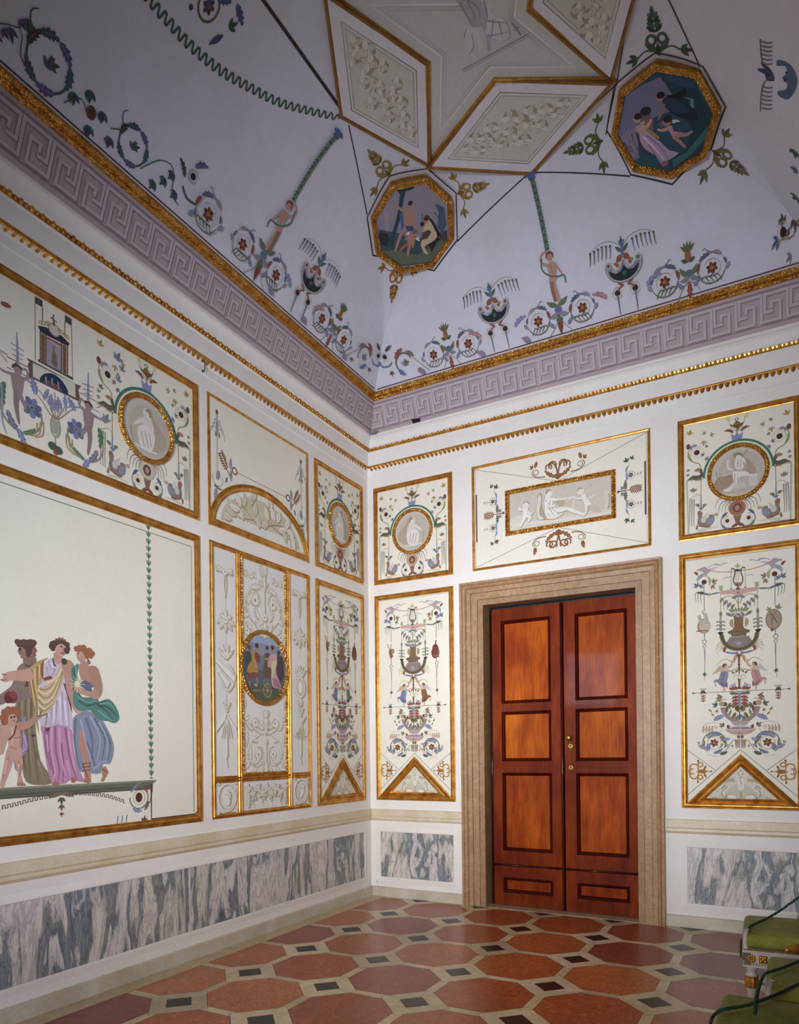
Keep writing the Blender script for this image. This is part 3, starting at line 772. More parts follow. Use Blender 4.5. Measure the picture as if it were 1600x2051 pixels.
def seated_b(A, g):
    P = lambda *c: pl(g, *c)
    A.poly(P(650,740, 700,790, 720,880, 780,980, 840,1090, 830,1200, 760,1240, 700,1150, 660,1000, 640,850), 'b7a48e', 3)
    A.poly(P(560,850, 620,820, 680,850, 700,930, 720,1000, 700,1040, 600,1010, 540,960, 590,900), 'ddd8d0', 3)
    A.poly(P(530,950, 600,940, 700,1010, 730,1080, 720,1180, 690,1250, 620,1250, 560,1190, 520,1080), 'e6e2dc', 3)
    A.dot(*g(630,790), .034, 'e4dfd8'); A.poly(P(610,760, 640,735, 670,760, 680,850, 660,830, 650,780), 'a48d72', 3)
    A.line(P(570,870, 510,900, 480,925), .030, 'e2ddd6', .015); A.line(P(690,930, 700,990, 660,1010), .026, 'e2ddd6', .015)
    A.line(P(440,930, 460,1120, 540,1190), .008, 'b09a80'); A.poly(P(455,930, 500,925, 540,1160, 480,1140), 'c7bba8')
    A.poly(P(760,1040, 860,1090, 850,1240, 720,1280, 700,1250, 740,1180), 'b9ab98', 3)
    for q in ((560,1000,600,1200), (610,1010,650,1220), (660,1030,680,1200)): A.line([g(q[0],q[1]), g(q[2],q[3])], .008, 'b8ab98')
    A.line(P(480,1150, 620,1240, 760,1290), .012, 'e4e1dc')
def medallion_field(A, g, ripple=(-1, 1), side=(-1, 1)):
    """the ornament round a medallion, drawn from its left half and mirrored"""
    P = lambda *c: pl(g, *c); cx = g(812, 300)[0]
    for m in side:
        A.at(0, 0, 0, 1, -m)
        A.part('painted_leaf_scroll')
        A.line(P(345,745, 320,700, 250,680, 200,650, 178,600, 185,540, 215,500, 260,470), .009, 'a59c70', .006)
        A.poly(P(205,510, 200,480, 230,470, 262,448, 300,462, 270,480, 240,490, 225,530), '8d93a8', 2)
        A.poly(P(178,590, 195,640, 240,680, 225,640, 200,600, 195,560), '8a9a6a', 2)
        A.dot(*g(182,482), .017, '7d4a3c', .024); c = g(290, 555)
        A.eye(c[0], c[1], .0225, '5d2f28'); A.ring(c[0], c[1], .052, .003, 'c2bf9a', a0=-1, a1=3.6)
        for x, y, a, L, cc in ((400,320,2.2,.035,'9fa38a'), (460,335,.2,.042,'bda888'), (385,400,-1.7,.05,'c2ab8c'), (190,335,1.2,.052,'c9a45c'), (385,590,2.5,.035,'8d8570'), (400,625,-.6,.038,'7f8799'), (430,460,-2.4,.03,'8d9a74'), (185,800,1.8,.03,'9a9a78'), (180,830,-1.8,.03,'a88f78')):
            x, y = g(x, y); A.trefoil(x, y, a, L, cc)
        A.part('painted_hound')
        A.poly(P(160,915, 190,890, 240,850, 300,850, 340,830, 320,800, 340,750, 365,790, 370,850, 355,880, 300,900, 220,905), '66604e', 2)
        A.poly(P(255,790, 300,755, 335,760, 325,790, 290,800), 'a3835c', 2); A.line(P(270,912, 360,900), .012, 'b08a66'); A.line(P(160,925, 410,882), .004, '8f8a62')
        A.line(P(345,895, 345,1290), .005, 'a07a42')
        A.part('painted_stem')
        A.poly(P(338,1120, 352,1120, 356,1260, 334,1260), '8f93a6'); A.poly(P(310,1265, 345,1255, 385,1262, 345,1300), '7f86ad', 1)
        for s in (-1, 1): x, y = g(345 + s*48, 1225); A.leaf(x, y + .006, 1.57 - s*.5 + PI, .03, .024, '6a7a50'); A.dot(x, y, .016, '76845a', .009)
        A.trefoil(*g(265,1060), 1.9, .045, 'a99268'); A.trefoil(*g(240,1045), 2.6, .03, '7f8799')
        A.line(P(345,1115, 300,1090, 250,1120, 205,1150), .004, 'a59c70')
        for i, cc in enumerate(('b28f84', '8f93a6', '9b9a72')):
            x = 205 + 26*i; A.line(P(x,1150, x-3,1280, x-5,1420, x+(0 if i else -5),1500), .010, cc, .004)
        if m in ripple: A.part('painted_ripple_border')
        pts = []
        for i in range(31):
            t = i / 30; xa = 150 + 22*t; ya = 930 + 670*t; pts += P(xa, ya, xa+20, ya+2, xa+20, ya+12)
        if m in ripple: A.line(pts, .0045, '5f8d68', sm=1)
        A.line(P(165,1610, 420,1560), .004, '6f9a80')
        A.part('painted_sea_horse')
        A.poly(P(300,1330, 330,1300, 365,1330, 360,1380, 400,1400, 440,1390, 450,1355, 500,1350, 520,1400, 500,1460, 440,1500, 370,1500, 310,1490, 300,1440, 310,1390), '8f7f74', 3)
        A.poly(P(345,1400, 390,1360, 440,1310, 420,1390, 400,1450, 350,1450), 'd3cdc6', 2); A.poly(P(440,1400, 500,1380, 515,1420, 470,1470, 420,1470), '8f97a8', 2)
        A.poly(P(290,1480, 275,1540, 300,1545, 310,1500), '9a6a55', 1); A.line(P(320,1490, 420,1510, 470,1495), .016, '9a6a55', .008)
        A.poly(P(500,1350, 560,1320, 570,1360, 520,1370), 'b9ad98', 2); A.dot(*g(325,1325), .016, 'a0705a'); A.line(P(300,1560, 420,1530, 560,1510), .02, 'd0d0b4', .004)
        A.part('painted_plumes')
        for i, (x, y, bx) in enumerate(((560,1160,-20), (610,1190,-30), (650,1200,-30), (690,1200,-30), (720,1190,-20))):
            A.line(P(x+70,y-20, x+10,y, x+bx,y+60, x+bx-6,y+120+10*(i % 2)), .010, ['b4a08e', '8c8798', 'b4a08e', '8c8798', 'a0987c'][i], .003)
        A.part('painted_lower_scroll')
        A.line(P(790,1480, 740,1520, 660,1520, 610,1480, 605,1420, 640,1370, 690,1375), .012, '7f86a0', .005)
        A.eye(*g(682,1430), .0155, '6b3a2e'); A.acan(*g(620,1400), 1.3, .06, .03, DB, -.5); A.acan(*g(740,1505), .2, .07, .035, RD, .3); A.acan(*g(620,1480), -1.4, .05, .03, GR, .5)
    A.at(); A.part('painted_oil_lamp')
    x0 = g(805,150)[0]
    A.ring(*g(805,130), .012, .005, '7d6030'); A.poly(P(700,190, 760,205, 775,170, 805,150, 840,165, 860,180, 910,145, 880,195, 850,225, 825,250, 810,310, 800,250, 770,235, 730,215), '75582c', 1)
    A.line(P(780,190, 840,185), .010, 'a8833f'); A.line(P(808,250, 808,400), .010, '9a7c3c')
    for m in (-1, 1):
        x, y = g(808 + m*110, 85 if m > 0 else 130); A.leaf(x - m*.01, y - .02, 1.57 - m*.5, .055, .03, 'e0d49a')
        xx, yy = g(808, 380); A.poly([(xx, yy-.02), (xx + m*.035, yy-.01), (xx + m*.045, yy+.05), (xx + m*.018, yy+.03), (xx, yy+.05)], '8d90bd')
        A.acan(xx + m*.03, yy+.055, 1.2 if m > 0 else 1.94, .07, .032, RD, -m*.8); A.line([(xx, yy+.06), (xx + m*.04, yy+.10), (xx + m*.06, yy+.16)], .006, '8c92a6', .002)
        A.leaf(xx + m*.01, yy-.02, (0.1 if m > 0 else PI-.1), .05, .014, '7d4a3c')
def medallion_panel(mp, u0, u1, label, group, fig, flip=False, extra=None, disc=('a8705c', '7d4a3c')):
    W0 = .905; cx0 = 3.522; e = frame_panel('medallion_panel', mp, u0, u1, ZM1, ZT, .048, label, 'wall panel', group)
    k = (u1 - u0) / W0; cm = (u0 + u1) / 2
    mm = lambda u, v, h: mp(cm + u, ZM1 + v, h)
    g = K(1350, 820, 6.4, toR, cx0, ZM1, k)
    A = Art(mm, .0025); medallion_field(A, g)
    A.build('painted_ground_line', e)
    ring(mm, e, g(818, 803), .232 * min(1, k + .02), fig, g, k, flip, disc)
    return e
def ring(mm, e, c, R, fig, g, k, flip, disc):
    A = Art(mm, .006)
    A.line([(c[0] + (R+.022)*k*math.cos(t), c[1] + (R+.022)*math.sin(t)) for t in [PI*i/40 for i in range(41)]], .016, '3f8067')
    A.line([(c[0] + (R+.030)*k*math.cos(t), c[1] + (R+.030)*math.sin(t)) for t in [PI*i/40 for i in range(41)]], .003, '2c5a4a')
    A.build('green_arc', e)
    A = Art(mm, .004); A.poly(ell(c[0], c[1], (R-.02)*k, R-.02), 'cdc6ba'); A.poly(ell(c[0]+.02*k, c[1]-.01, (R-.06)*k, R-.06), 'c4bbad')
    x0 = c[0]
    if flip: A.mp = (lambda f: lambda u, v, h: f(2*x0 - u, v, h))(A.mp)
    if fig == 'a': seated_a(A, g)
    else:
        gb = K(180, 680, 5.697, toL, 0, 0); cb = gb(632, 985); ff = lambda x, y: (c[0] + (gb(x, y)[0] - cb[0]) * k * .93, c[1] + (gb(x, y)[1] - cb[1]) * .93)
        seated_b(A, ff)
    md = A.build('grisaille_medallion', e)
    sweep('medallion_ring', ell(c[0], c[1], R*k, R), True, [(0, .002), (0, .012), (.005, .014), (.009, .020), (.017, .025), (.025, .021), (.030, .014), (.033, .015), (.036, .004)], mm, M['carved'], md, smooth=False)
    A = Art(mm, .005); x, y = g(812, 1262)
    A.dot(x, y, .062*k, disc[0], .064, n=24); A.dot(x, y, .034*k, disc[1], .038, n=12); A.dot(x, y - .002, .018*k, 'b39484', .023); A.poly([(x-.03*k, y-.06), (x+.03*k, y-.06), (x+.012*k, y-.13), (x-.012*k, y-.13)], '8f6a58')
    A.ring(x, y, .062*k, .004, 'c2a58f', .064); A.build('mask_roundel', e)
GRM = 'square medallion panels with painted grotesques'
medallion_panel(mapR, .0762, .9815, 'square gilt framed medallion panel on the door wall, next to the room corner', GRM, 'b', True, disc=('c9a08c', '5d2f28'))
medallion_panel(mapR, 3.0695, 3.972, 'square gilt framed medallion panel on the door wall, right of the door', GRM, 'a')
medallion_panel(mapL, -.9495, -.1091, 'narrow foreshortened medallion panel on the left wall, next to the room corner', GRM, 'b', disc=('b0705c', '5d2f28'))

# ---- tall candelabra panel
def grotesque(A, A2, g1, g2, g3, dress=('8d8a9a', 'c08f8c')):
    """A: main ornament, A2: winged figures"""
    P1 = lambda *c: pl(g1, *c); P2 = lambda *c: pl(g2, *c); P3 = lambda *c: pl(g3, *c)
    x0 = g3(860, 460)[0]
    A.part('painted_border_line')
    A.line(P1(155,215, 1552,40), .004, '8b8d84', sm=0)
    for m in (1, -1):
        A.at(0, 0, 0, 1, m)
        tl = g1(155, 215); bl = g3(182, 462)
        A.line([(-abs(tl[0]), tl[1]), (-abs(tl[0]) + .0, bl[1])], .004, '77796f', sm=0)
        A.line([(-abs(tl[0]), bl[1]), g3(545,722)], .004, '77796f', sm=0)
        A.line([(0, g3(860,458)[1]), g3(180,1045)], .004, '5c5e58', sm=0); A.dot(*g3(182,1045), .008, '3f4240')
        A.part('painted_eagle')
        A.poly(P1(300,330, 350,310, 390,290, 420,295, 440,320, 520,300, 570,290, 500,340, 450,370, 430,410, 400,390, 380,350, 330,345), 'b3a5a4', 2)
        A.poly(P1(440,320, 560,292, 490,345), 'cdc3cf', 2); A.line(P1(440,300, 500,268, 560,250, 610,270, 650,245, 700,240), .005, '8a8fa0'); A.line(P1(520,275, 560,262, 590,280), .004, '8a8fa0')
        A.line(P1(410,305, 500,340, 600,355, 720,355, 800,345), .005, 'a0705f')
        A.part('painted_scroll_wheel')
        A.ring(*g1(398,485), .050, .006, 'a8a070', a0=-.6, a1=4.6); A.dot(*g1(398,485), .020, '5d2c28', n=14)
        A.acan(*g1(310,470), 1.2, .085, .04, '8d93a0', -.5); A.acan(*g1(312,400), 1.7, .04, .03, RD, .6); A.acan(*g1(450,420), -.9, .07, .03, '9a9f74', -.6)
        A.trefoil(*g1(320,545), 2.4, .05, BL); A.trefoil(*g1(340,550), .6, .04, '6f7fa8'); A.trefoil(*g1(500,490), .4, .05, '9a866a'); A.trefoil(*g1(490,530), -.7, .045, 'a38a62')
        A.poly(P1(360,590, 400,620, 470,635, 540,620, 600,610, 600,622, 540,640, 440,655, 380,640), '6f7a78', 1); A.acan(*g1(400,630), 2.9, .06, .03, '4f4a48')
        for x, y in ((285,640), (318,650), (355,655)): A.line(P1(x+20,y-15, x,y, x+3,y+60, x+15,y+110), .008, '84886c', .002)
        for x, y in ((450,650), (480,650)): A.line(P1(x+20,y-15, x,y, x-8,y+30), .007, '9aa070', .002)
        for yy in (540, 560, 580):
            for q in (-1, 1): A.leaf(*g1(615, yy+15), 1.57 + q*.8, .022, .009, '9aab6c')
        A.line(P1(615,530, 615,600), .004, '8a9a62')
        A.part('painted_hanging_chain')
        A.line(P1(395,520, 402,860), .0055, '857f8a'); A.line(P1(610,615, 612,920), .0045, 'a89a66')
        # chain of rings and trophy under it
        A.ring(*g2(402,35), .0155, .0055, '7e8288'); A.ring(*g2(402,92), .012, .005, '7e8288'); A.poly(P2(397,120, 412,120, 416,240, 409,330, 402,240), '8a90a0')
        A.line(P2(408,280, 408,420), .005, '8d8672'); A.trefoil(*g2(402,440), -1.3, .032, '5d6648'); A.dot(*g2(402,440), .009, '5a5f4a'); A.line(P2(402,470, 400,540), .003, 'a59c70')
        A.poly(P1(395,1130, 410,1130, 408,1225, 400,1225), '857f8a')
        A.part('painted_candlestick')
        A.poly(P1(600,935, 622,935, 628,1110, 595,1110), '9d9898')
        for i, yy in enumerate((985, 1030, 1080)):
            for q in (-1, 1):
                A.line(P1(612,yy+30, 612+q*25,yy+5, 612+q*48,yy+10, 612+q*50,yy+22), .008, '7a8568', .010)
        A.acan(*g1(612,935), 1.57, .05, .03, '6f7a68')
        A.poly(P1(572,1130, 612,1120, 650,1130, 630,1165, 595,1165), '35332f', 1)
        # boat horn
        A.part('painted_fronds')
        A.line(P1(830,760, 800,700, 740,665, 680,670, 650,690), .005, '8d8a58')
        for i, (x, y) in enumerate(((650,690), (700,720), (750,750), (795,770))):
            A.acan(*g1(x, y), PI + .4, .045, .026, '77705a', .6)
            if i < 3: A.line(P1(x,y+20, x-5,y+90, x+2,y+150-30*i), .009, '9d9fb6', .003)
        for i in range(4): A.line(P1(640+28*i,640, 650+28*i,630), .006, 'a8a468')
        # fruit on the boat, side leaves
        A.acan(*g1(760,960), -2.0, .07, .04, '9a8c6a', .5); A.acan(*g1(760,920), 2.6, .055, .035, '6f7a58')
        A.part('painted_boat_foliage')
        A.poly(P2(655,165, 700,160, 780,170, 830,160, 850,190, 780,195, 700,185), '7f86a8', 1); A.acan(*g2(660,170), 1.9, .06, .035, '8a4436', -.8)
        for i, (x, y) in enumerate(((600,60), (590,90), (590,120), (605,150))): A.line(P2(650,100+20*i, x,y-15, x-30,y+10, x-40,y+40), .005, 'a5a07a', .002)
        A.acan(*g2(840,190), -2.5, .08, .03, 'b5895c', .5)
        # cornucopia stem with leaves
        A.line(P2(846,390, 820,380, 790,395), .004, '6f7a48'); A.leaf(*g2(800,430), .9, .03, .016, '6d7a4c'); A.leaf(*g2(790,445), 2.4, .03, .016, '6d7a4c')
        A.ring(*g2(812,490), .018, .004, 'a8a070', a0=-1.5, a1=3.5)
        A.part('painted_feather_crown')
        for i in range(4): A.line(P2(830-12*i,640, 800-18*i,600, 790-22*i,560+14*i), .006, 'a3abc8', .011)
        for i in range(3): A.leaf(*g2(820-24*i, 655), 1.9 + .3*i, .04, .02, '9a5040')
        A.poly(P2(730,700, 760,680, 850,680, 850,712, 780,715, 745,715), '6b7358', 1); A.ring(*g2(752,690), .010, .006, '5d6648')
        A.part('painted_side_lamp')
        yb = g2(520, 682)[1]; xl = g2(258, 692)[0]
        A.line([(xl, yb), (0, yb)], .0045, '8a8468', sm=0); A.poly([(xl-.006, yb+.008), (xl+.02, yb), (xl-.006, yb-.008)], '3f3b36')
        A.poly([g2(332,635), g2(440,632), g2(400,662), g2(365,662)], 'b9b3b3', 1); A.poly(P2(362,662, 405,662, 425,710, 385,690, 348,712), '4a4644', 1)
        A.line(P2(387,690, 387,810), .005, RD)
        for yy in (735, 765, 795):
            for q in (-1, 1): A.leaf(*g2(387, yy+8), 1.57 - q*.9, .026, .010, 'a05a40')
        A.part('painted_centre_plume')
        for yy in (735, 775, 815, 850):
            A.acan(*g2(845, yy+15), 2.5, .052, .034, '8a4a3c', .8)
        A.part('painted_horn_of_fruit')
        A.poly(P2(545,770, 580,735, 560,705, 600,715, 640,740, 620,755, 590,765), '94705c', 2)
        A.line(P2(680,770, 640,775, 600,790), .006, '8a9a5c'); A.trefoil(*g2(600,800), 2, .045, '9a8c6a'); A.trefoil(*g2(570,850), 2.8, .05, '66705a'); A.trefoil(*g2(700,850), -.2, .05, '6b7a5c'); A.dot(*g2(665,835), .018, '6a3434'); A.dot(*g2(625,830), .022, 'b39a84')
        A.poly(P2(610,880, 690,880, 690,930, 720,980, 800,1030, 860,1050, 850,1080, 760,1060, 680,1010, 630,950), 'a08a86', 2)
        for i, (x, y) in enumerate(((690,940), (720,985), (760,1015), (800,1035))): A.acan(*g2(x, y), 1.5 - .2*i, .055, .03, ['6a5648', '7f8a6c', '8a4a3c', '6f7a8c'][i])
        A.acan(*g2(650,985), 3.3, .085, .055, '7f86a8', .3); A.eye(*g2(563,925), .008, '8a4a3c', 'b9ad82'); A.leaf(*g2(495,940), 2.2, .04, .014, '8f8a4c'); A.leaf(*g2(490,950), -.9, .035, .014, 'b08a3c'); A.line(P2(640,940, 600,890, 555,900), .003, 'a8a070')
        for i in range(3): A.line(P2(850,1040, 810-16*i,1010, 800-14*i,960+12*i, 818-10*i,965+12*i), .005, '6a7a5c')
        # heart
        A.dot(*g2(826,890), .020, '6a5a30', .026)
        A.part('painted_bowl')
        A.poly(P3(735,92, 860,95, 860,150, 790,150, 760,120), 'b5a3a2', 1); A.poly(P3(775,165, 860,160, 860,200, 665,195), '9a8f98', 0)
        A.poly(P3(665,200, 860,205, 860,272, 800,268, 720,245), 'c9a6a0', 1); A.line(P3(690,215, 760,240, 860,250), .003, 'a07f7c')
        A.trefoil(*g3(650,160), 2.4, .045, '6a6a58'); A.trefoil(*g3(690,170), .3, .035, '7d4a3c')
        A.line(P3(650,165, 600,130, 520,110, 440,125, 390,150), .003, 'a8a07c'); A.ring(*g3(553,172), .014, .003, 'c4a08c'); A.dot(*g3(553,172), .005, 'a0604c')
        A.line(P3(600,130, 630,180, 590,250, 560,255), .003, 'a8a07c')
        for i in range(4): A.leaf(*g3(388+38*i, 160), -1.6, .055, .020, 'c2ab95'); A.dot(*g3(390+38*i, 163), .005, '6a7a5c')
        # tassel under bowl
        A.poly(P3(820,275, 860,275, 860,310, 830,315), '7d5a52'); A.poly(P3(790,330, 860,320, 860,350, 800,365), 'b3975c', 1)
        for i in range(4): A.line(P3(806+15*i,350, 808+15*i,430+ (i % 2)*12), .008, ['a0604c', 'b3975c', '8d8aa0', '8d8aa0'][i], .005)
        A.line(P3(800,330, 760,350, 700,440, 640,500), .0045, '8a6a4c')
        A.part('painted_foot_scroll')
        A.ring(*g3(528,370), .0875, .012, '6f7a6a', a0=-.5, a1=4.1, w2=.006); A.rosette(*g3(528,370), .034, '8a4a3c'); A.ring(*g3(528,372), .052, .0035, 'a8a070')
        A.acan(*g3(440,310), 1.0, .085, .055, VI, -.6); A.acan(*g3(500,265), .4, .07, .05, BL, -.5); A.acan(*g3(600,290), -.5, .07, .04, '77705a', -.5); A.acan(*g3(650,330), .2, .05, .035, '8d93b8')
        A.acan(*g3(430,450), 2.4, .07, .05, VI, .3); A.acan(*g3(460,470), 1.9, .06, .045, BL, -.4); A.acan(*g3(520,500), .1, .08, .035, '6a7090', .4); A.acan(*g3(600,510), .0, .06, .04, DG, .3)
        A.line(P3(400,400, 400,350, 385,325), .012, '5f7050', .004); A.line(P3(640,380, 600,440), .012, '6a7a5c', .004)
        A.trefoil(*g3(345,380), 2.6, .03, 'a3a6b0'); A.trefoil(*g3(680,410), .6, .03, 'a3a6b0'); A.trefoil(*g3(750,420), .9, .025, 'a3ab98'); A.bead_line(g3(430,520), g3(560,545), 9, 'a59c70', .003)
    A.at(); A.part('painted_lyre')
    for m in (-1, 1):
        lx = lambda x, y: (x0 + m * abs(g1(x, y)[0] - g1(828, y)[0]) , g1(x, y)[1])
        A.line([lx(828,550), lx(780,510), lx(768,450), lx(785,390), lx(790,345), lx(780,320), lx(755,312), lx(742,330)], .009, '70634c')
        A.line([lx(738,330), lx(738,560)], .003, '8a8a90'); A.line([lx(722,572), lx(755,572)], .006, '4a4a50')
        A.line([lx(730,410), lx(700,430), lx(670,425), lx(630,455)], .0035, '8a8fa0')
    A.poly(P1(795,325, 830,318, 865,325, 860,345, 830,352, 798,345), '3a3a48', 1)
    for i in range(4): A.line(P1(806+14*i,345, 806+14*i,470), .002, 'c9b9a0')
    A.poly([g1(780,490), g1(870,485), g1(860,530), g1(830,550), g1(795,532)], '9c8a78', 1); A.dot(*g1(825,520), .009, '7d4035'); A.poly(P1(800,585, 815,555, 845,555, 880,578), '6a5f4c'); A.trefoil(*g1(828,300), 1.57, .04, 'b9c27c')
    A.part('painted_shelf')
    ys = g1(840, 600)[1]; xs = abs(g1(612, 610)[0])
    A.poly([(-xs, ys+.012), (xs, ys+.012), (xs, ys-.012), (.05, ys-.02), (0, ys-.045), (-.05, ys-.02), (-xs, ys-.012)], 'd3aaa2'); A.dot(x0, ys-.012, .012, 'a8855c'); A.line([(-xs, ys+.013), (xs, ys+.013)], .003, '7d706c')
    A.acan(x0, g1(835,670)[1], 3.0, .05, .03, BL, .4); A.acan(x0, g1(835,670)[1], .14, .05, .03, BL, -.4); A.line([(x0, g1(835,690)[1]), (x0, g1(835,800)[1])], .006, '8a6a3c')
    A.part('painted_flower_basket')
    yb = lambda y: g1(838, y)[1]
    A.poly([(x0-.035, yb(930)), (x0+.035, yb(930)), (x0+.032, yb(1050)), (x0+.045, yb(1090)), (x0+.08, yb(1110)), (x0+.08, yb(1135)), (x0+.055, yb(1150)), (x0+.055, yb(1180)), (x0-.055, yb(1180)), (x0-.055, yb(1150)), (x0-.08, yb(1135)), (x0-.08, yb(1110)), (x0-.045, yb(1090)), (x0-.032, yb(1050))], '836a50')
    A.poly([(x0-.08, yb(1112)), (x0+.08, yb(1112)), (x0+.08, yb(1125)), (x0-.08, yb(1125))], '5d604a'); A.line([(x0-.055, yb(1160)), (x0+.055, yb(1160))], .008, '6a6a52'); A.poly([(x0-.035, yb(1010)), (x0+.03, yb(1060)), (x0+.03, yb(1080)), (x0-.034, yb(1040))], '9a5f48')
    for i in range(9): A.dot(x0 - .05 + .0125*i, yb(905) + .012*math.sin(i*2.3), .0125, ['7f86b0', '9a8c98', '6a7a58', 'b09aa0', '77705a'][i % 5], .011, 7)
    for i in range(7): A.leaf(x0 - .04 + .014*i, yb(870), 2.4 - .28*i, .045, .014, '71805c')
    A.part('painted_boat')
    BW = abs(g1(600,1150)[0]) ; yt = g1(610,1165)[1]; yd = g2(850,150)[1]; n = 22
    o = [(BW*math.cos(PI + PI*i/n), yt + (yt-yd)*math.sin(PI + PI*i/n)) for i in range(n+1)]
    i_ = [((BW-.03)*math.cos(PI + PI*i/n), yt + (yt-yd-.022)*math.sin(PI + PI*i/n)) for i in range(n+1)]
    A.poly(o + i_[::-1], '5f5540'); A.line(o, .006, 'a48f58', sm=0)
    yk = yb(1185); hull = [p for p in i_ if p[1] < yk - .01]
    A.poly([(-(BW-.055), yk-.035)] + hull[1:-1] + [(BW-.055, yk-.035), (.07, yk), (-.07, yk)], '8f807c'); A.dot(x0, yk-.055, .022, 'a8a3a8', .016); A.ring(x0, yk-.055, .04, .003, 'a39a98', .022)
    A.part('painted_stem')
    ya = lambda y: g2(846, y)[1]
    A.poly([(x0-.022, ya(195)), (x0+.022, ya(195)), (x0+.008, ya(230)), (x0+.005, ya(340)), (x0+.008, ya(370)), (x0, ya(480)), (x0-.008, ya(370)), (x0-.005, ya(340)), (x0-.008, ya(230))], '7d4a3c')
    A.poly([(x0-.012, ya(320)), (x0+.012, ya(320)), (x0, ya(345))], '4a3a30'); A.poly([(x0-.009, ya(510)), (x0+.009, ya(510)), (x0+.006, ya(600)), (x0+.02, ya(640)), (x0-.02, ya(640)), (x0-.006, ya(600))], '8a4a3c')
    A.poly([(x0-.03, ya(670)), (x0+.03, ya(670)), (x0+.02, ya(690)), (x0-.02, ya(690))], 'c2b5c2'); A.poly([(x0-.009, ya(690)), (x0+.009, ya(690)), (x0+.007, ya(860)), (x0-.007, ya(860))], '8d8aa3')
    A.ring(x0, ya(885), .035, .0045, 'b3a880', .030); A.line([(x0, ya(920)), (x0, ya(1040))], .007, '6a4a44'); A.dot(x0, ya(1005), .010, '6a6a88', .018)
    A.ring(x0, g3(860,238)[1], .010, .004, '6a6a70')
    # gilt palmettes in the lower corners
    for m in (1, -1):
        A.at(0, 0, 0, 1, m); gp = 'b5823c'; A.part('painted_gilt_palmette')
        for r, a0, a1, c in ((.040, .6, 4.0, g3(268,690)), (.040, -4.0, -.6, g3(268,780))): A.ring(c[0], c[1], .032, .010, gp, a0=a0, a1=a1)
        A.ring(*g3(240,735), .022, .009, gp, a0=.9, a1=5.4); A.ring(*g3(350,650), .018, .009, gp); A.ring(*g3(350,810), .018, .009, gp)
        A.line(P3(322,600, 318,680, 330,735, 318,790, 318,870), .008, gp); A.line(P3(300,737, 440,737, 490,735), .010, gp, .004); A.dot(*g3(322,600), .008, '6a5330'); A.dot(*g3(318,872), .008, '8a5a3c'); A.dot(*g3(490,735), .008, 'a07a48')
        A.poly(P3(330,715, 400,705, 440,735, 400,765, 330,757), 'a5742f', 1); A.acan(*g3(400,710), 1.2, .035, .022, '8a5c34'); A.acan(*g3(400,762), -1.2, .035, .022, '8a5c34')
    A.at()
    # winged dancers
    for m, dr, wing in ((1, dress[0], 'cbb890'), (-1, dress[1], 'cfc9cc')):
        A2.at(0, 0, 0, 1, m); P = P2; A2.part('painted_winged_dancer')
        A2.poly(P(500,455, 560,390, 590,345, 640,355, 640,400, 590,420), wing, 2); A2.line(P(560,400, 620,370), .004, shade(wing, .85))
        A2.line(P(750,300, 700,260, 640,265, 590,300, 560,330), .007, 'b8b57c', .003)
        A2.line(P(705,365, 745,340, 760,300, 748,272), .017, SK, .011); A2.line(P(680,405, 740,410, 800,385), .015, SK, .008)
        A2.poly(P(625,370, 690,370, 715,400, 700,430, 620,420), 'cdbba8', 2)
        A2.poly(P(615,420, 700,420, 705,480, 690,540, 690,600, 650,620, 600,590, 560,550, 520,560, 540,520, 590,510), dr, 2)
        A2.poly(P(600,560, 650,560, 690,590, 650,622), shade(dr, .8), 1); A2.line(P(660,430, 640,500, 600,560), .005, shade(dr, .8)); A2.line(P(690,440, 672,520, 660,590), .004, shade(dr, 1.15))
        A2.line(P(655,610, 655,650, 658,675), .012, SK, .008); A2.line(P(545,560, 540,595, 550,610), .010, SK, .006); A2.line(P(690,560, 690,620), .010, shade(dr, .7))
        A2.dot(*g2(662,342), .020, SK, .022); A2.poly(P(635,340, 650,320, 680,322, 690,335, 665,335, 655,360, 635,362), '5a4038', 2)
    A2.at()
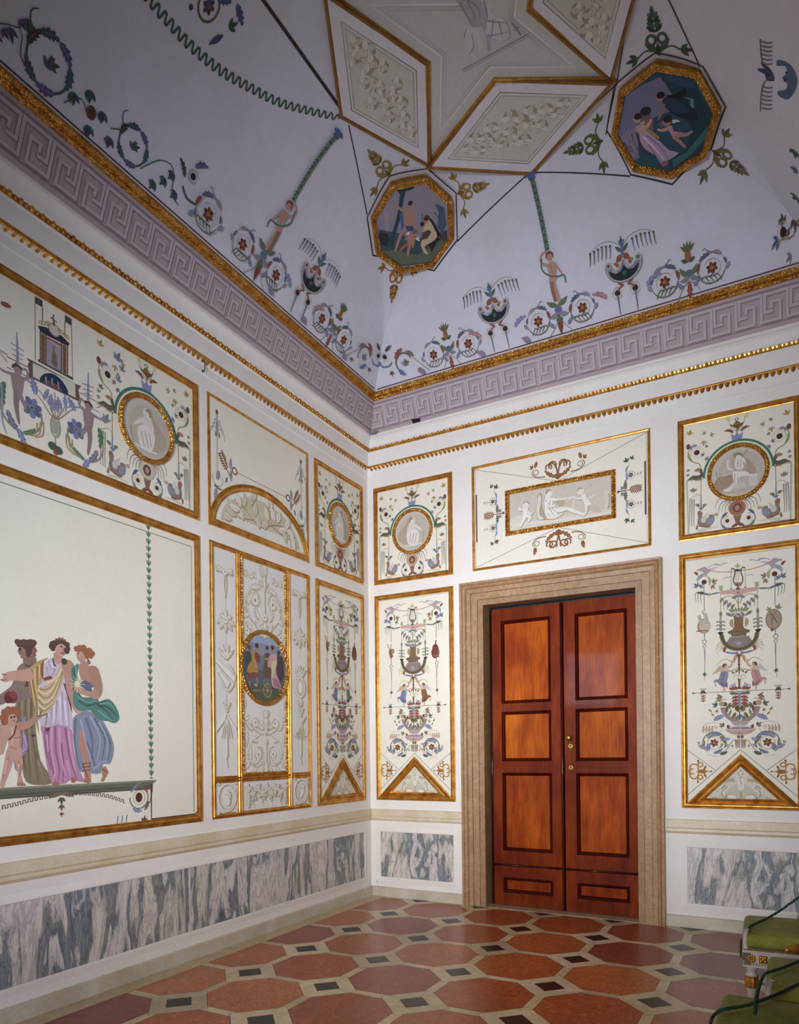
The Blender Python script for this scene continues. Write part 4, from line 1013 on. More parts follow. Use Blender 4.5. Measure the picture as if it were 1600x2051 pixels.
def trophy(A, g, kind, m):
    P = lambda *c: pl(g, *c); A.at(); A.part('painted_music_trophy')
    if kind == 'pipes':
        A.dot(*g(395,1050), .050, 'b08464', .062, 18); A.dot(*g(405,1050), .042, 'cfc0a8', .054, 18)
        for i in range(2):
            q = ((310,920, 350,905, 390,1030, 350,1045), (385,885, 430,880, 468,1020, 420,1030))[i]; A.poly(P(*q), 'e3e0d0')
            for j in range(7):
                t = (j + .5) / 7; a = g(q[0] + (q[6]-q[0])*t, q[1] + (q[7]-q[1])*t); b = g(q[2] + (q[4]-q[2])*t, q[3] + (q[5]-q[3])*t); A.line([a, b], .006, '6a7f5c')
        A.line(P(385,850, 380,880, 395,900), .006, '7a7f88'); A.line(P(460,1110, 350,1110, 300,1120), .008, '7d5038')
    elif kind == 'drum':
        A.dot(*g(1292,960), .058, '8a7058', .082, 22); A.dot(*g(1290,960), .052, 'a89684', .076, 22); A.line(P(1250,870, 1280,920, 1310,960, 1340,1010), .008, '77604c'); A.line(P(1320,870, 1280,930, 1265,1040), .006, '77604c')
        A.trefoil(*g(1340,830), 1.2, .05, '8f9a6c'); A.trefoil(*g(1240,850), 2, .04, 'a8a070'); A.dot(*g(1275,1095), .013, '8a4a3c')
    elif kind == 'viol':
        A.dot(*g(1292,1010), .045, '7a4030', .060, 18); A.dot(*g(1292,940), .034, '7a4030', .040, 16); A.line(P(1292,930, 1300,840, 1310,810), .014, '5a342a', .009); A.line(P(1250,1060, 1340,1060), .009, 'b0684c')
        for i in range(3): A.line(P(1350+8*i,1090, 1345+8*i,960), .003, '8a7a5c')
    else:
        A.poly(P(360,1000, 400,960, 420,1040, 440,1090, 400,1130, 370,1080), '8a5f48', 2); A.poly(P(400,960, 470,980, 460,1050, 410,1040), 'c2b89a', 1)
        for i in range(5): A.line(P(412+11*i,975, 408+11*i,1045), .004, '5d6648')
        A.line(P(330,900, 380,1000), .014, 'c2ab84', .006); A.line(P(400,890, 395,980), .006, '8a7a5c')
def candelabra_panel(mp, u0, u1, label, tro, dress):
    W0 = .905; e = frame_panel('candelabra_panel', mp, u0, u1, ZB, ZM2, .050, label, 'wall panel', 'tall candelabra panels')
    k = (u1 - u0) / W0; cm = (u0 + u1) / 2; mm = lambda u, v, h: mp(cm + u, ZB + v, h); cx0 = 3.530
    gs = [K(1350, y, 6.4, toR, cx0, ZB, k) for y in (1090, 1280, 1430)]
    A, A2, A3 = Art(mm, .0025), Art(mm, .007), Art(mm, .006)
    grotesque(A, A2, *gs, dress=dress)
    A.build('painted_border_line', e); A2.build('painted_winged_dancers', e)
    for t in tro: trophy(A3, gs[0], t, 1)
    A3.build('painted_music_trophy', e)
    # gilt triangle at the foot; flat swan relief, its shade painted in
    w = (u1 - u0) / 2; apex = gs[2](866, 512)[1]
    tri = [(-w + .03, .022), (w - .03, .022), (0, apex - .01)]
    A = Art(mm, .004); A.poly([(-w+.08, .04), (w-.08, .04), (0, apex-.09)], 'd8d6c8'); A.poly([(-w+.2, .05), (w-.2, .05), (0, apex-.22)], 'cdc8b4')
    g = gs[2]; P = lambda *c: pl(g, *c)
    for m in (1, -1):
        A.at(0, 0, 0, 1, m)
        A.line(P(650,1060, 640,1000, 690,960, 700,930, 670,920, 620,960), .022, 'b5a284', .010); A.line(P(660,1050, 650,1000, 705,960, 710,930, 680,915), .014, 'ebe6dc', .008)
        A.poly(P(660,1080, 700,1030, 790,1030, 830,1090, 790,1125, 700,1100), 'b3a084', 3); A.poly(P(690,1060, 730,1035, 800,1045, 815,1090, 770,1110, 720,1090), 'e8e3da', 3)
        for i in range(6): A.leaf(*g(650+26*i, 880), 1.7, .045, .014, 'bfae8c')
        A.line(P(650,885, 740,850, 790,840), .006, 'b5a284'); A.line(P(560,1060, 500,1080, 420,1090, 360,1110), .008, 'beb294', .003); A.line(P(560,1080, 470,1050), .006, 'beb294', .003)
    A.at(); x0 = 0
    A.line([(x0, .05), (x0, apex-.13)], .018, 'bfae8c'); A.poly([(x0-.03, g(860,830)[1]), (x0+.03, g(860,830)[1]), (x0+.022, g(860,950)[1]), (x0, g(860,1000)[1]), (x0-.022, g(860,950)[1])], 'e6e0d4'); A.dot(x0, g(860,760)[1], .020, 'b5a284'); A.dot(x0, g(860,755)[1], .014, 'e3ddce'); A.line([(x0-.04, g(860,790)[1]), (x0+.04, g(860,790)[1])], .010, 'e3ddce')
    A.line([(x0-.008, g(860,840)[1]), (x0+.008, g(860,900)[1])], .006, 'b09a78')
    sw = A.build('painted_swan_relief', e)
    sweep('gilded_triangle', [(-w + .012, .012), (w - .012, .012), (0, apex)], True, [(0, .004), (0, .012), (.010, .016), (.014, .010), (.026, .024), (.036, .020), (.042, .010), (.048, .012), (.062, .022), (.072, .010), (.074, .004)], mm, M['gold'], sw)
    return e
candelabra_panel(mapR, .0762, .9815, 'tall candelabra panel with a blue and a brown robed dancer, between room corner and door', ('lute', 'viol'), ('7d86a8', '8a6446'))
candelabra_panel(mapR, 3.0695, 3.972, 'tall candelabra panel with a grey and a pink robed dancer, right of the door', ('pipes', 'drum'), ('8d8a9a', 'c08f8c'))
candelabra_panel(mapL, -.9495, -.1091, 'narrow candelabra panel on the left wall with a violet and a green robed dancer', ('lute', 'viol'), ('7f7a98', '6a7a66'))
# ---- frieze panel with little temple, upper left
e = frame_panel('temple_frieze_panel', mapL, -4.745, -2.4127, ZM1, ZT, .055, 'long upper painted panel with a small temple and a round medallion on the left wall')
mm = lambda u, v, h: mapL(-2.892 + u, ZM1 + v, h)
A = Art(mm, .0025); gm = K(1350, 820, 6.4, toR, 3.522, ZM1, 1.02)
A.mp = mm; medallion_field(A, gm, ripple=(1,))
A.build('painted_ground_line', e)
ring(mm, e, (0, gm(818, 803)[1] - .006), .232, 'b', gm, 1.02, False, ('cfc8b0', '6a4a3c'))
mT = lambda u, v, h: mapL(u, v, h); A = Art(mT, .003); g1 = K(0, 560, 5.695, toL); P = lambda *c: pl(g1, *c)
# temple
A.part('painted_temple')
A.poly(P(295,890, 345,915, 860,1190, 920,1215, 890,1260, 920,1400, 860,1375, 345,1120, 295,1100, 330,1060, 310,980, 330,940), '6f5a50')
A.poly(P(370,950, 855,1190, 858,1350, 372,1110), 'ddd9c8'); A.poly(P(430,905, 830,1120, 830,1150, 430,935), '4f4a48')
A.poly(P(455,1165, 470,1100, 520,1070, 600,1075, 680,1130, 740,1210, 775,1310, 620,1245), '20395c', 2); A.poly(P(480,1180, 560,1150, 700,1250, 690,1280, 600,1240), '6f5a58', 2)
for x, y in ((590,1160), (660,1200), (520,1140)): A.line(P(x,y-30, x,y, x+8,y+50), .012, 'b59a90', .006)
A.poly(P(455,590, 520,625, 520,960, 455,930), 'b9a392'); A.poly(P(695,725, 770,760, 770,1095, 695,1060), 'b9a392'); A.poly(P(525,680, 692,770, 690,1050, 530,970), 'a89fa8')
for q in (455, 520, 697, 768): A.line(P(q, 590+(q-455)*.5, q, 935+(q-455)*.5), .006, '54452e')
for q in (487, 732):
    for j in range(5): A.dot(*g1(q, 650+(q-455)*.5+62*j), .012, '7d5a3c', .024)
A.poly(P(530,650, 692,735, 692,765, 530,680), '96545a'); A.poly(P(425,525, 450,530, 520,545, 580,575, 640,620, 700,640, 790,735, 770,760, 690,720, 520,635, 455,590), '2c3442')
A.dot(*g1(615,575), .034, 'd9cdc6'); A.ring(*g1(615,575), .036, .006, 'b09a8c'); A.poly(P(590,830, 610,800, 635,850, 650,980, 640,1010, 580,960), '77705a', 1); A.line(P(610,760, 612,860), .014, '8a8264')
A.line(P(540,690, 610,720, 690,790), .006, 'c2b8c8')
for x, y in ((460,490), (490,500), (530,505), (550,500), (670,580), (700,600), (740,640), (765,660)): A.ring(*g1(x, y), .010, .005, 'a89a5c')
A.line(P(612,530, 610,480, 600,440, 612,400), .014, '6f6248', .006); A.line(P(570,435, 610,455, 650,500), .008, '6f6248', .004)
for x0, x1, y0, yb in ((395, 480, 190, 930), (735, 810, 400, 1140)):
    A.poly(P(x0,y0, x1,y0+50, x1,y0+130, x0,y0+80), '8a5f3c'); A.poly(P(x0+10,y0+22, x1-8,y0+60, x1-8,y0+115, x0+10,y0+75), '27404f'); A.dot(*g1((x0+x1)/2, y0+68), .010, '4a6a88')
A.line(P(395,190, 395,340, 398,930), .004, '8d8a4c'); A.line(P(480,320, 480,470), .006, '8d7a4c'); A.line(P(735,480, 735,640), .006, '8d7a4c'); A.line(P(810,450, 812,590, 822,1130), .004, '8d8a4c')
A.part('painted_cord'); A.line(P(-60,770, 10,815, 75,860, 75,880, 310,1000), .005, '7d4a3c', sm=0); A.line(P(75,1000, 130,1030), .005, '7d4a3c'); A.line(P(240,1075, 340,1125), .005, '8a6a5c'); A.line(P(905,1290, 1100,1395), .005, '7d4a3c'); A.line(P(1060,1480, 1130,1520), .004, '8a6a5c')
# lower branch
A.part('painted_branch'); A.line(P(620,1290, 625,1600, 628,1960), .007, 'b09a84'); A.dot(*g1(628,1680), .030, 'c2c0b0', .060); A.ring(*g1(628,1680), .032, .006, '9a9a80', .064)
for i in range(8): A.line([g1(628, 1620+18*i), g1(628-55+8*(i % 3), 1590+20*i)], .004, '8d9080'); A.line([g1(628, 1620+18*i), g1(628+55-8*(i % 3), 1640+20*i)], .004, '8d9080')
for s, x, y in ((-1,595,1900), (1,660,1950)): A.dot(*g1(x, y), .030, '55604c', .026)
A.dot(*g1(630,1975), .016, '9a5a38')
for m, pts in ((-1, (625,1595, 560,1530, 510,1440, 460,1370, 410,1310)), (1, (625,1595, 690,1580, 750,1530, 810,1490, 860,1480))): A.line(P(*pts), .008, '9a907c', .005)
for x, y, a in ((500,1300,1.2), (550,1370,1.3), (590,1440,1.5), (655,1460,1.7), (695,1430,1.9), (740,1400,1.6)):
    A.line([g1(625,1590), g1((625+x)/2-(8 if x < 620 else -8), y+130), g1(x, y+40)], .006, '9a907c', .004); A.acan(*g1(x, y+60), a, .075, .036, '8388a5')
A.acan(*g1(400,1310), 1.8, .09, .06, '7f86ab'); A.acan(*g1(850,1500), 2.2, .08, .05, '7f86ab')
# two ribbon carrying boys with leaf tails
for m, bx, by in ((1, 195, 1200), (-1, 1000, 1600)):
    A.part('painted_tailed_boy'); c = g1(bx, by); A.at(c[0], c[1], 0, 1, m)
    A.ring(.02, -.14, .125, .010, '9a907c', a0=-3.4, a1=.6); A.rosette(.085, -.095, .062, '7f86ab', '8d8a98', 7)
    A.acan(-.075, -.02, -2.0, .13, .05, '4f7a50', .4); A.acan(-.06, -.17, -1.4, .13, .05, '7f7a90', .5); A.acan(.0, -.25, -1.2, .09, .05, '7f86ab', .2); A.acan(.03, -.26, .1, .09, .04, '5f8060', .5)
    for i in range(3): A.line([(.06+.02*i, -.26), (.11+.02*i, -.23), (.115+.02*i, -.17+.01*i)], .005, 'a8905c', .008)
    A.line([(.035,.06), (.14,.02), (.16,-.02)], .008, '8d93a8', .004)
    A.poly([(-.035,.055), (.03,.06), (.035,.01), (.02,-.06), (-.02,-.06), (-.035,.0)], 'a08a88', 2); A.line([(-.005,-.05), (-.01,-.12), (.0,-.19), (.005,-.22)], .038, '94807c', .010); A.line([(.012,-.05), (.04,-.10), (.05,-.13)], .030, 'a08a88', .010)
    A.line([(-.03,.045), (-.09,.04), (-.14,.065)], .018, 'a08a88', .009); A.line([(.03,.045), (.065,.07), (.05,.11), (.03,.10)], .018, 'a08a88', .011); A.dot(.0, .085, .025, 'a08a88', .028); A.poly([(-.03,.10), (-.01,.12), (.025,.11), (.028,.09), (.0,.105), (-.035,.08)], '5a4038', 1)
    A.line([(.0,.12), (.0,.20), (-.003,.30)], .018, '8f97ac', .004); A.line([(-.04,.22), (.04,.21)], .005, '7a7f90'); A.line([(-.035,.19), (.035,.18)], .005, '7a7f90'); A.line([(-.03,.16), (.03,.155)], .005, '7a7f90'); A.line([(-.06,.10), (-.12,.15)], .004, '8f8a72')
    A.at()
A.part('painted_leaf_scroll')
g2 = K(180, 680, 5.697, toL)
for x, y, L in ((300,240,.07), (350,360,.05), (310,480,.05), (110,560,.04), (170,930,.06)): A.trefoil(*g2(x, y), 1.2, L, '8d93a8' if y < 500 or y > 900 else 'a0805c')
A.line(pl(g1, 5,1190, 18,1350, 12,1550, 40,1700, 70,1760), .014, '9da3b8', .004)
A.acan(*g1(0,270), .2, .06, .04, '8a4a40')
A.build('painted_border_line', e)

# ---- great panel with the standing figures
e = frame_panel('figure_panel', mapL, -4.745, -2.4127, ZB - .004, ZM2, .055, 'large painted panel of robed women and a winged boy standing on a ledge, left wall')
A = Art(mapL, .0028); F = K(0, 1000, 2.931, toL); P = lambda *c: pl(F, *c)
A.part('painted_border_line'); A.line([(-4.66, 3.03), (-2.497, 3.03), (-2.497, 1.075)], .006, '6f7370', sm=0)
A.line([(-2.889, 1.31), (-2.889, 1.056), (-2.475, 1.056)], .014, '5a3c34', sm=0); A.line([(-2.475, 1.056), (-2.475, 1.075)], .010, '5a3c34', sm=0)
A.part('painted_husk_garland')
for i in range(35):
    z = 3.075 - i * (3.075 - 1.36) / 34.5
    for s in (-1, 1): A.leaf(-2.889, z - .028, 1.57 + s*.55, .040, .012, '6a8a70'); 
    A.leaf(-2.889, z - .034, 1.57, .044, .014, '577a60'); A.line([(-2.905, z-.046), (-2.873, z-.046)], .004, '4f6a58'); A.line([(-2.889, z-.03), (-2.889, z-.052)], .004, '577a60')
A.part('painted_ledge'); A.poly([(-4.69, 1.325), (-2.845, 1.325), (-2.86, 1.308), (-2.882, 1.30), (-2.885, 1.262), (-4.69, 1.262)], '6b6f60'); A.poly([(-4.69, 1.325), (-2.845, 1.325), (-2.852, 1.312), (-4.69, 1.312)], '8a8a76')
A.line([(-4.69, 1.283), (-2.886, 1.283)], .010, '575a4e'); A.line([(-4.69, 1.266), (-2.886, 1.266)], .006, '4a4d44')
A.poly([(-2.90, 1.30), (-2.878, 1.30), (-2.880, 1.24), (-2.898, 1.24)], '5a4a40')
A.part('painted_meander_swag')
def mean(pts, c='5f4038', w=.006, st=.030, amp=.018):
    pts = smooth_pts(pts, False, 12); d = [0]
    for a, b in zip(pts, pts[1:]): d.append(d[-1] + math.dist(a, b))
    def at(t):
        for i in range(len(pts)-1):
            if d[i+1] >= t: f = (t - d[i]) / max(1e-9, d[i+1]-d[i]); p, q = pts[i], pts[i+1]; dx, dy = q[0]-p[0], q[1]-p[1]; l = math.hypot(dx, dy); return (p[0]+dx*f, p[1]+dy*f), (-dy/l, dx/l)
        return pts[-1], (0, 1)
    out = []; t = 0; up = 1
    while t < d[-1]:
        for tt in (t, t + st/2):
            p, nrm = at(min(tt, d[-1])); out.append((p[0] + nrm[0]*amp/2*up, p[1] + nrm[1]*amp/2*up))
        up = -up; t += st/2
    A.line(out, w, c, sm=0)
mean(P(730,1775, 640,1745, 540,1730, 425,1725)); mean(P(300,1740, 180,1765, 90,1790, 5,1810)); mean(P(-10,1812, -200,1850, -400,1900))
x, y = F(357, 1730)
for s in (-1, 1): A.acan(x, y, 1.57 - s*1.3, .085, .05, '6f6250', -s*.5)
for i in range(3): A.trefoil(x, y - .02 - .045*i, -1.57, .05 - .01*i, ['6f6250', '8a6a5c', 'a05a48'][i])
A.part('painted_scroll_wheel'); x, y = F(812, 1750); A.ring(x, y, .075, .008, '77806a', .075, a0=-3.2, a1=2.6); A.dot(x, y, .028, '5a2f28', .034); A.ring(x, y, .048, .004, 'c2b890')
A.acan(x - .05, y + .05, 1.0, .09, .04, '7d7a8c', -.4); A.acan(x + .03, y + .07, -.3, .06, .03, '8a4a3c', -.5); A.acan(x - .05, y - .06, -1.0, .08, .04, '7f90a8', .6); A.acan(x + .08, y - .03, -1.8, .07, .03, '4f6a4c', -.3)
A.line([(x + .02, y - .075), (x + .09, y - .04), (x + .10, y + .06)], .005, '77806a'); A.trefoil(x + .04, y - .17, 1.4, .05, '6a5a48')
for i in range(3): A.line([(x - .17 + .035*i, y - .11), (x - .18 + .035*i, y - .17), (x - .21 + .045*i, y - .20)], .010, 'a3a6ae', .004)
A.build('painted_border_line', e)
# figures, traced in the detail that starts at (0,1250), scale 5.86
g = K(0, 1250, 5.86, toL); P = lambda *c: pl(g, *c)
def folds(A, col, k, w, *ls):
    for l in ls: A.line(pl(g, *l), w, shade(col, k), w*.4)
B = Art(mapL, .0042)
B.part('painted_two_faced_woman')
br = '8f8068'
B.poly(P(280,380, 400,370, 420,470, 350,500, 270,470), '8f7468', 2)
B.poly(P(190,560, 210,500, 270,455, 350,480, 420,450, 430,600, 420,720, 400,1000, 420,1300, 470,1600, 560,1740, 600,1870, 450,1890, 330,1870, 270,1780, 230,1500, 190,1250, 175,950, 230,760, 200,640), br, 2)
folds(B, br, .82, .014, (240,800,215,1000,240,1300,270,1600), (300,800,290,1050,320,1400,350,1800), (370,820,360,1100,400,1500,450,1850), (260,1500,300,1750), (420,1500,480,1780)); folds(B, br, 1.15, .010, (265,820,250,1050,275,1400), (335,850,330,1100,355,1500,390,1800), (440,1600,500,1820))
B.line(P(235,700, 330,700), .035, '5a4238'); B.poly(P(270,460, 350,485, 420,450, 418,480, 340,520, 280,490), '6a5f48', 1)
B.line(P(235,640, 190,760, 100,830, 0,890, -60,915), .075, '8f7a70', .045); B.line(P(330,820, 240,860, 150,900), .050, '8f7a72', .030)
B.dot(*g(120,860), .040, '7d3c40', .034); B.dot(*g(150,830), .022, '8f4a4a'); B.dot(*g(90,885), .022, '6a3034')
B.poly(P(225,260, 205,300, 200,330, 220,345, 235,380, 235,400, 265,408, 300,390, 330,330, 300,250), '9c7c6c', 1); B.poly(P(380,250, 410,280, 425,310, 425,325, 412,335, 418,370, 405,382, 370,375, 340,330, 350,260), '94605a', 1)
B.poly(P(190,230, 200,205, 250,195, 330,200, 400,200, 412,225, 405,260, 375,290, 360,350, 330,390, 300,370, 290,300, 250,270, 225,275, 190,260), '5f4440', 2); B.dot(*g(228,297), .009, '4a342e'); B.line(P(212,350, 235,352), .005, '6a3a34')
for i in range(6): B.dot(*g(200+38*i, 212+6*(i % 2)), .018, '6a4a44')
B.part('painted_crowned_woman')
pk, wh, go = 'c48fb0', 'cfc3d3', 'cdb690'
B.poly(P(480,1180, 700,1170, 830,1220, 850,1400, 880,1600, 975,1830, 930,1850, 820,1830, 760,1870, 680,1880, 600,1860, 560,1740, 520,1550, 490,1300), pk, 2)
folds(B, pk, .78, .016, (560,1200,560,1450,610,1700,640,1850), (640,1200,650,1500,690,1700,670,1860), (760,1220,800,1500,850,1700,900,1830), (520,1250,540,1500,590,1700), (710,1400,740,1650,730,1860)); folds(B, pk, 1.16, .014, (600,1220,600,1500,650,1750), (690,1220,700,1500,760,1780), (800,1250,830,1500,880,1720), (540,1300,560,1500), (640,1750,620,1850), (780,1600,820,1780))
B.poly(P(500,560, 520,640, 440,760, 460,1000, 460,1170, 560,1210, 670,1170, 700,1190, 790,1200, 855,1250, 820,1000, 790,820, 760,660, 800,560, 770,470, 720,440, 650,480, 600,400, 540,440, 510,500), wh, 2)
folds(B, wh, .84, .012, (600,950,590,1180), (660,900,650,1170), (720,800,740,1190), (780,850,810,1210), (540,1020,540,1190), (560,430,600,540), (540,500,560,600), (640,520,600,620)); folds(B, wh, 1.14, .012, (630,930,625,1160), (700,850,700,1170), (750,900,780,1180), (560,1050,570,1190), (580,450,620,520))
B.line(P(505,650, 580,630, 600,620), .020, '8a4f3c'); B.poly(P(735,690, 760,700, 800,820, 830,960, 840,1050, 810,950, 770,800), '6a4438', 1)
B.poly(P(300,545, 340,510, 450,430, 560,395, 520,430, 480,460, 470,560, 500,640, 450,720, 430,760, 440,900, 430,1100, 450,1300, 400,1100, 370,900, 340,800, 320,640), 'c0a070', 2)
folds(B, 'c0a070', .78, .014, (370,540,380,700,420,900,430,1100), (430,500,430,650,440,720), (330,600,360,800,400,1050)); folds(B, 'c0a070', 1.2, .011, (350,560,365,720,400,950), (400,520,405,700,430,850), (460,480,450,640))
B.poly(P(735,430, 770,470, 740,620, 700,760, 650,900, 600,990, 520,1060, 460,1075, 430,900, 430,760, 500,735, 560,700, 640,600), go, 2)
folds(B, go, .80, .012, (440,800,520,870,620,800,720,560), (440,880,520,960,620,880), (450,980,520,1020,600,940), (740,520,700,680,640,860), (460,760,540,770,640,690)); folds(B, go, 1.16, .012, (435,770,520,820,620,740,730,500), (440,840,520,920,620,840,700,640), (450,940,520,1000,610,910), (540,700,640,640,720,520))
sk2 = 'cf9f8e'
B.poly(P(510,420, 470,470, 465,560, 490,650, 505,600, 500,520), '94604c', 1)
B.line(P(320,600, 220,605, 110,610, 70,620), .072, sk2, .040); B.poly(P(120,590, 70,580, 20,583, 12,590, 45,600, 30,630, 0,650, 5,665, 40,680, 90,670, 130,640), sk2, 1); B.line(P(15,588, 70,598), .008, 'a8705c'); B.line(P(0,655, 40,660, 70,640), .006, 'a8705c')
B.line(P(790,500, 810,620, 830,780, 870,930, 900,1010, 945,1040), .085, 'bf9486', .030); B.poly(P(870,990, 920,1000, 950,1020, 945,1055, 920,1050, 880,1025), sk2, 1); B.line(P(945,1015, 1095,965), .012, 'c2b8a8')
B.poly(P(630,330, 620,400, 650,470, 690,455, 720,420, 710,370), 'c99b8a', 2); B.line(P(610,400, 630,480, 650,485), .009, '6a5340')
B.poly(P(640,270, 700,235, 760,260, 775,300, 760,340, 735,370, 700,380, 670,360, 640,320), 'd0a596', 2); B.poly(P(745,290, 770,300, 762,340, 735,372, 730,330), 'b07f70', 1)
B.poly(P(580,225, 600,200, 640,190, 720,190, 780,215, 795,260, 785,320, 765,330, 772,290, 750,250, 700,232, 660,250, 640,290, 625,300, 600,290, 585,260), '5d4638', 2)
for x, y in ((600,235), (592,265), (610,288), (782,240), (788,290), (776,322)): B.dot(*g(x, y), .016, '5d4638')
B.poly(P(640,195, 645,165, 670,172, 685,150, 705,172, 725,155, 740,182, 760,178, 760,205, 700,192), 'a0704c'); B.line(P(640,195, 700,188, 762,205), .010, '7d503c')
B.dot(*g(712,268), .007, '4a3028', .005); B.dot(*g(752,292), .006, '4a3028', .005); B.line(P(735,275, 728,315, 742,320), .005, 'b07c6c'); B.line(P(705,338, 735,345), .008, 'a0504c'); B.line(P(700,256, 722,260), .004, '6a4a3c')
B.dot(*g(745,440), .020, '5a4438'); B.poly(P(820,1810, 850,1790, 880,1820, 870,1865, 830,1860), 'a8705c', 1); B.poly(P(600,1870, 640,1845, 690,1870, 680,1888, 600,1890), 'b0785c', 1)
B.part('painted_green_veiled_woman')
gr, bg = '5f8a80', '8d93a8'
B.poly(P(930,1050, 1000,1010, 1150,1080, 1250,1230, 1320,1400, 1320,1520, 1280,1640, 1200,1640, 1170,1750, 1080,1755, 1020,1740, 960,1740, 900,1680, 870,1500, 850,1300, 850,1100), bg, 2)
folds(B, bg, .80, .016, (880,1100,870,1400,930,1700), (1000,1100,1080,1400,1040,1720), (1100,1100,1220,1350,1180,1620), (1180,1180,1290,1400,1250,1620), (960,1300,1060,1500,1120,1740)); folds(B, bg, 1.2, .014, (940,1120,1000,1400,1090,1700), (1050,1080,1170,1350,1120,1640), (1150,1150,1250,1350,1240,1560), (1140,1650,1200,1610,1270,1620), (1090,1700,1160,1650))
B.poly(P(920,1250, 945,1240, 990,1400, 1030,1560, 1045,1700, 1055,1850, 985,1855, 975,1700, 940,1500, 915,1380), 'c08f7c', 2)
for y in (1640, 1680, 1720): B.line(P(955,y, 1045,y-8), .006, '7a5040')
B.poly(P(1190,1680, 1230,1670, 1265,1740, 1230,1800, 1205,1850, 1170,1845, 1195,1790, 1185,1730), 'b5836f', 1); B.line(P(1190,1700, 1250,1740), .006, '7a5040'); B.line(P(960,1640, 1030,1820), .006, '7a5040'); B.poly(P(975,1820, 1050,1820, 1055,1860, 975,1860), 'b07c66', 1)
B.poly(P(915,480, 870,490, 830,520, 830,600, 850,740, 890,870, 900,960, 960,1000, 1100,960, 1150,920, 1240,880, 1290,895, 1350,970, 1390,1080, 1380,1130, 1330,1165, 1260,1140, 1180,1130, 1120,1100, 1060,1020, 1000,1010, 930,1020, 860,960, 850,800), gr, 2)
B.poly(P(860,760, 960,860, 1110,860, 1150,930, 1050,990, 930,1010, 880,940), gr, 2)
folds(B, gr, .76, .016, (860,520,870,650,900,780,960,900,1060,950), (920,900,1020,960,1120,930,1240,900), (1140,960,1220,1000,1320,1120), (1130,940,1260,980,1370,1090)); folds(B, gr, 1.25, .011, (880,500,890,620,920,760), (900,840,1000,920,1120,900), (1160,940,1270,930,1340,1010), (1140,1010,1230,1090,1320,1140), (1200,1060,1270,1110))
B.poly(P(920,470, 1000,480, 1100,530, 1130,640, 1120,700, 1060,740, 1000,720, 940,640, 920,560), 'bd917f', 2); B.line(P(1085,560, 1125,680, 1135,780, 1110,830), .080, 'b58a78', .060); B.line(P(1110,830, 1000,800, 900,770), .055, 'c29a86', .034)
B.dot(*g(1010,725), .050, '6a708c', .030, a=-.4); B.dot(*g(1080,760), .010, 'e5dcc0')
for i in range(12): t = 2*PI*i/12; x, y = g(900, 705); B.line([(x, y), (x + .055*math.cos(t), y + .055*math.sin(t))], .007, 'e0dba8', .002)
B.dot(*g(900,705), .020, 'e8e2bc')
B.poly(P(930,430, 935,500, 990,520, 1030,490, 1010,440), 'bd917f', 1); B.poly(P(895,320, 885,355, 885,380, 900,395, 900,425, 930,440, 980,430, 1000,380, 970,320), 'c8a08e', 1); B.line(P(895,398, 915,400), .005, 'a0504c'); B.dot(*g(908,345), .005, '4a3028')
B.poly(P(878,295, 900,272, 960,270, 1020,285, 1060,310, 1085,340, 1075,370, 1040,380, 1020,400, 1040,430, 1050,470, 1020,460, 1010,410, 990,400, 970,350, 940,320, 900,330), 'a0644c', 2)
for x, y in ((885,292), (925,278), (970,275), (1040,310), (1072,345), (1050,375)): B.dot(*g(x, y), .018, 'a86a48')
B.part('painted_winged_boy')
bs = 'cda292'
B.poly(P(240,1160, 260,1100, 295,1080, 300,1120, 280,1170), '8d93a0', 2); B.poly(P(0,1170, 35,1190, 20,1240, -40,1260), 'a09a98', 2)
B.poly(P(250,1220, 290,1300, 320,1420, 290,1520, 220,1560, 170,1570, 150,1540, 230,1480, 260,1400), 'a893b5', 2); B.poly(P(150,1590, 200,1640, 190,1730, 165,1700), '9a86a8', 1); folds(B, 'a893b5', 1.2, .010, (150,1540,220,1520,290,1470), (270,1300,300,1420)); folds(B, 'a893b5', .8, .008, (170,1560,240,1530,300,1480))
B.poly(P(60,1190, 100,1170, 190,1170, 230,1230, 250,1320, 240,1440, 250,1540, 260,1640, 230,1760, 260,1870, 240,1890, 190,1890, 200,1790, 180,1650, 150,1580, 110,1700, 50,1850, 30,1910, -10,1910, 0,1830, 30,1680, 60,1500, 90,1420, 70,1330, 50,1260), bs, 2)
B.poly(P(190,1860, 240,1850, 290,1885, 280,1900, 190,1900), 'b5836f', 1); folds(B, bs, .82, .012, (230,1250,235,1350,220,1450), (200,1600,230,1680,220,1780), (90,1560,60,1680,30,1800), (100,1330,170,1340,230,1320), (110,1440,180,1470)); folds(B, bs, 1.12, .014, (130,1220,140,1300,130,1400), (70,1600,40,1760), (210,1640,215,1700))
B.line(P(60,1210, 30,1300, 10,1400, -10,1500), .060, bs, .034); B.line(P(220,1200, 320,1180, 400,1110, 450,1085), .050, 'bd917f', .022); B.poly(P(430,1070, 460,1068, 472,1085, 455,1100, 425,1095), sk2, 1)
B.line(P(180,1190, 150,1300, 90,1360), .009, '6a4a48'); B.line(P(475,1010, 460,1060, 450,1090), .008, '8a7a48'); B.line(P(410,1085, 480,1075, 545,1050), .005, '6a5a40'); B.line(P(540,1060, 515,1230), .002, '8a7a60'); B.line(P(545,1060, 575,1225), .002, '8a7a60')
B.poly(P(510,1225, 575,1220, 560,1255, 530,1258), '5d4c38', 1); B.poly(P(350,1300, 410,1300, 395,1320, 365,1318), '4a3c2c', 1)
B.poly(P(80,1090, 130,1060, 180,1080, 190,1130, 170,1160, 120,1170, 90,1140), 'cf9f90', 2); B.poly(P(20,1080, 40,1010, 110,995, 180,1010, 212,1050, 200,1090, 180,1070, 130,1055, 90,1080, 80,1130, 60,1170, 25,1150), 'a86a52', 2)
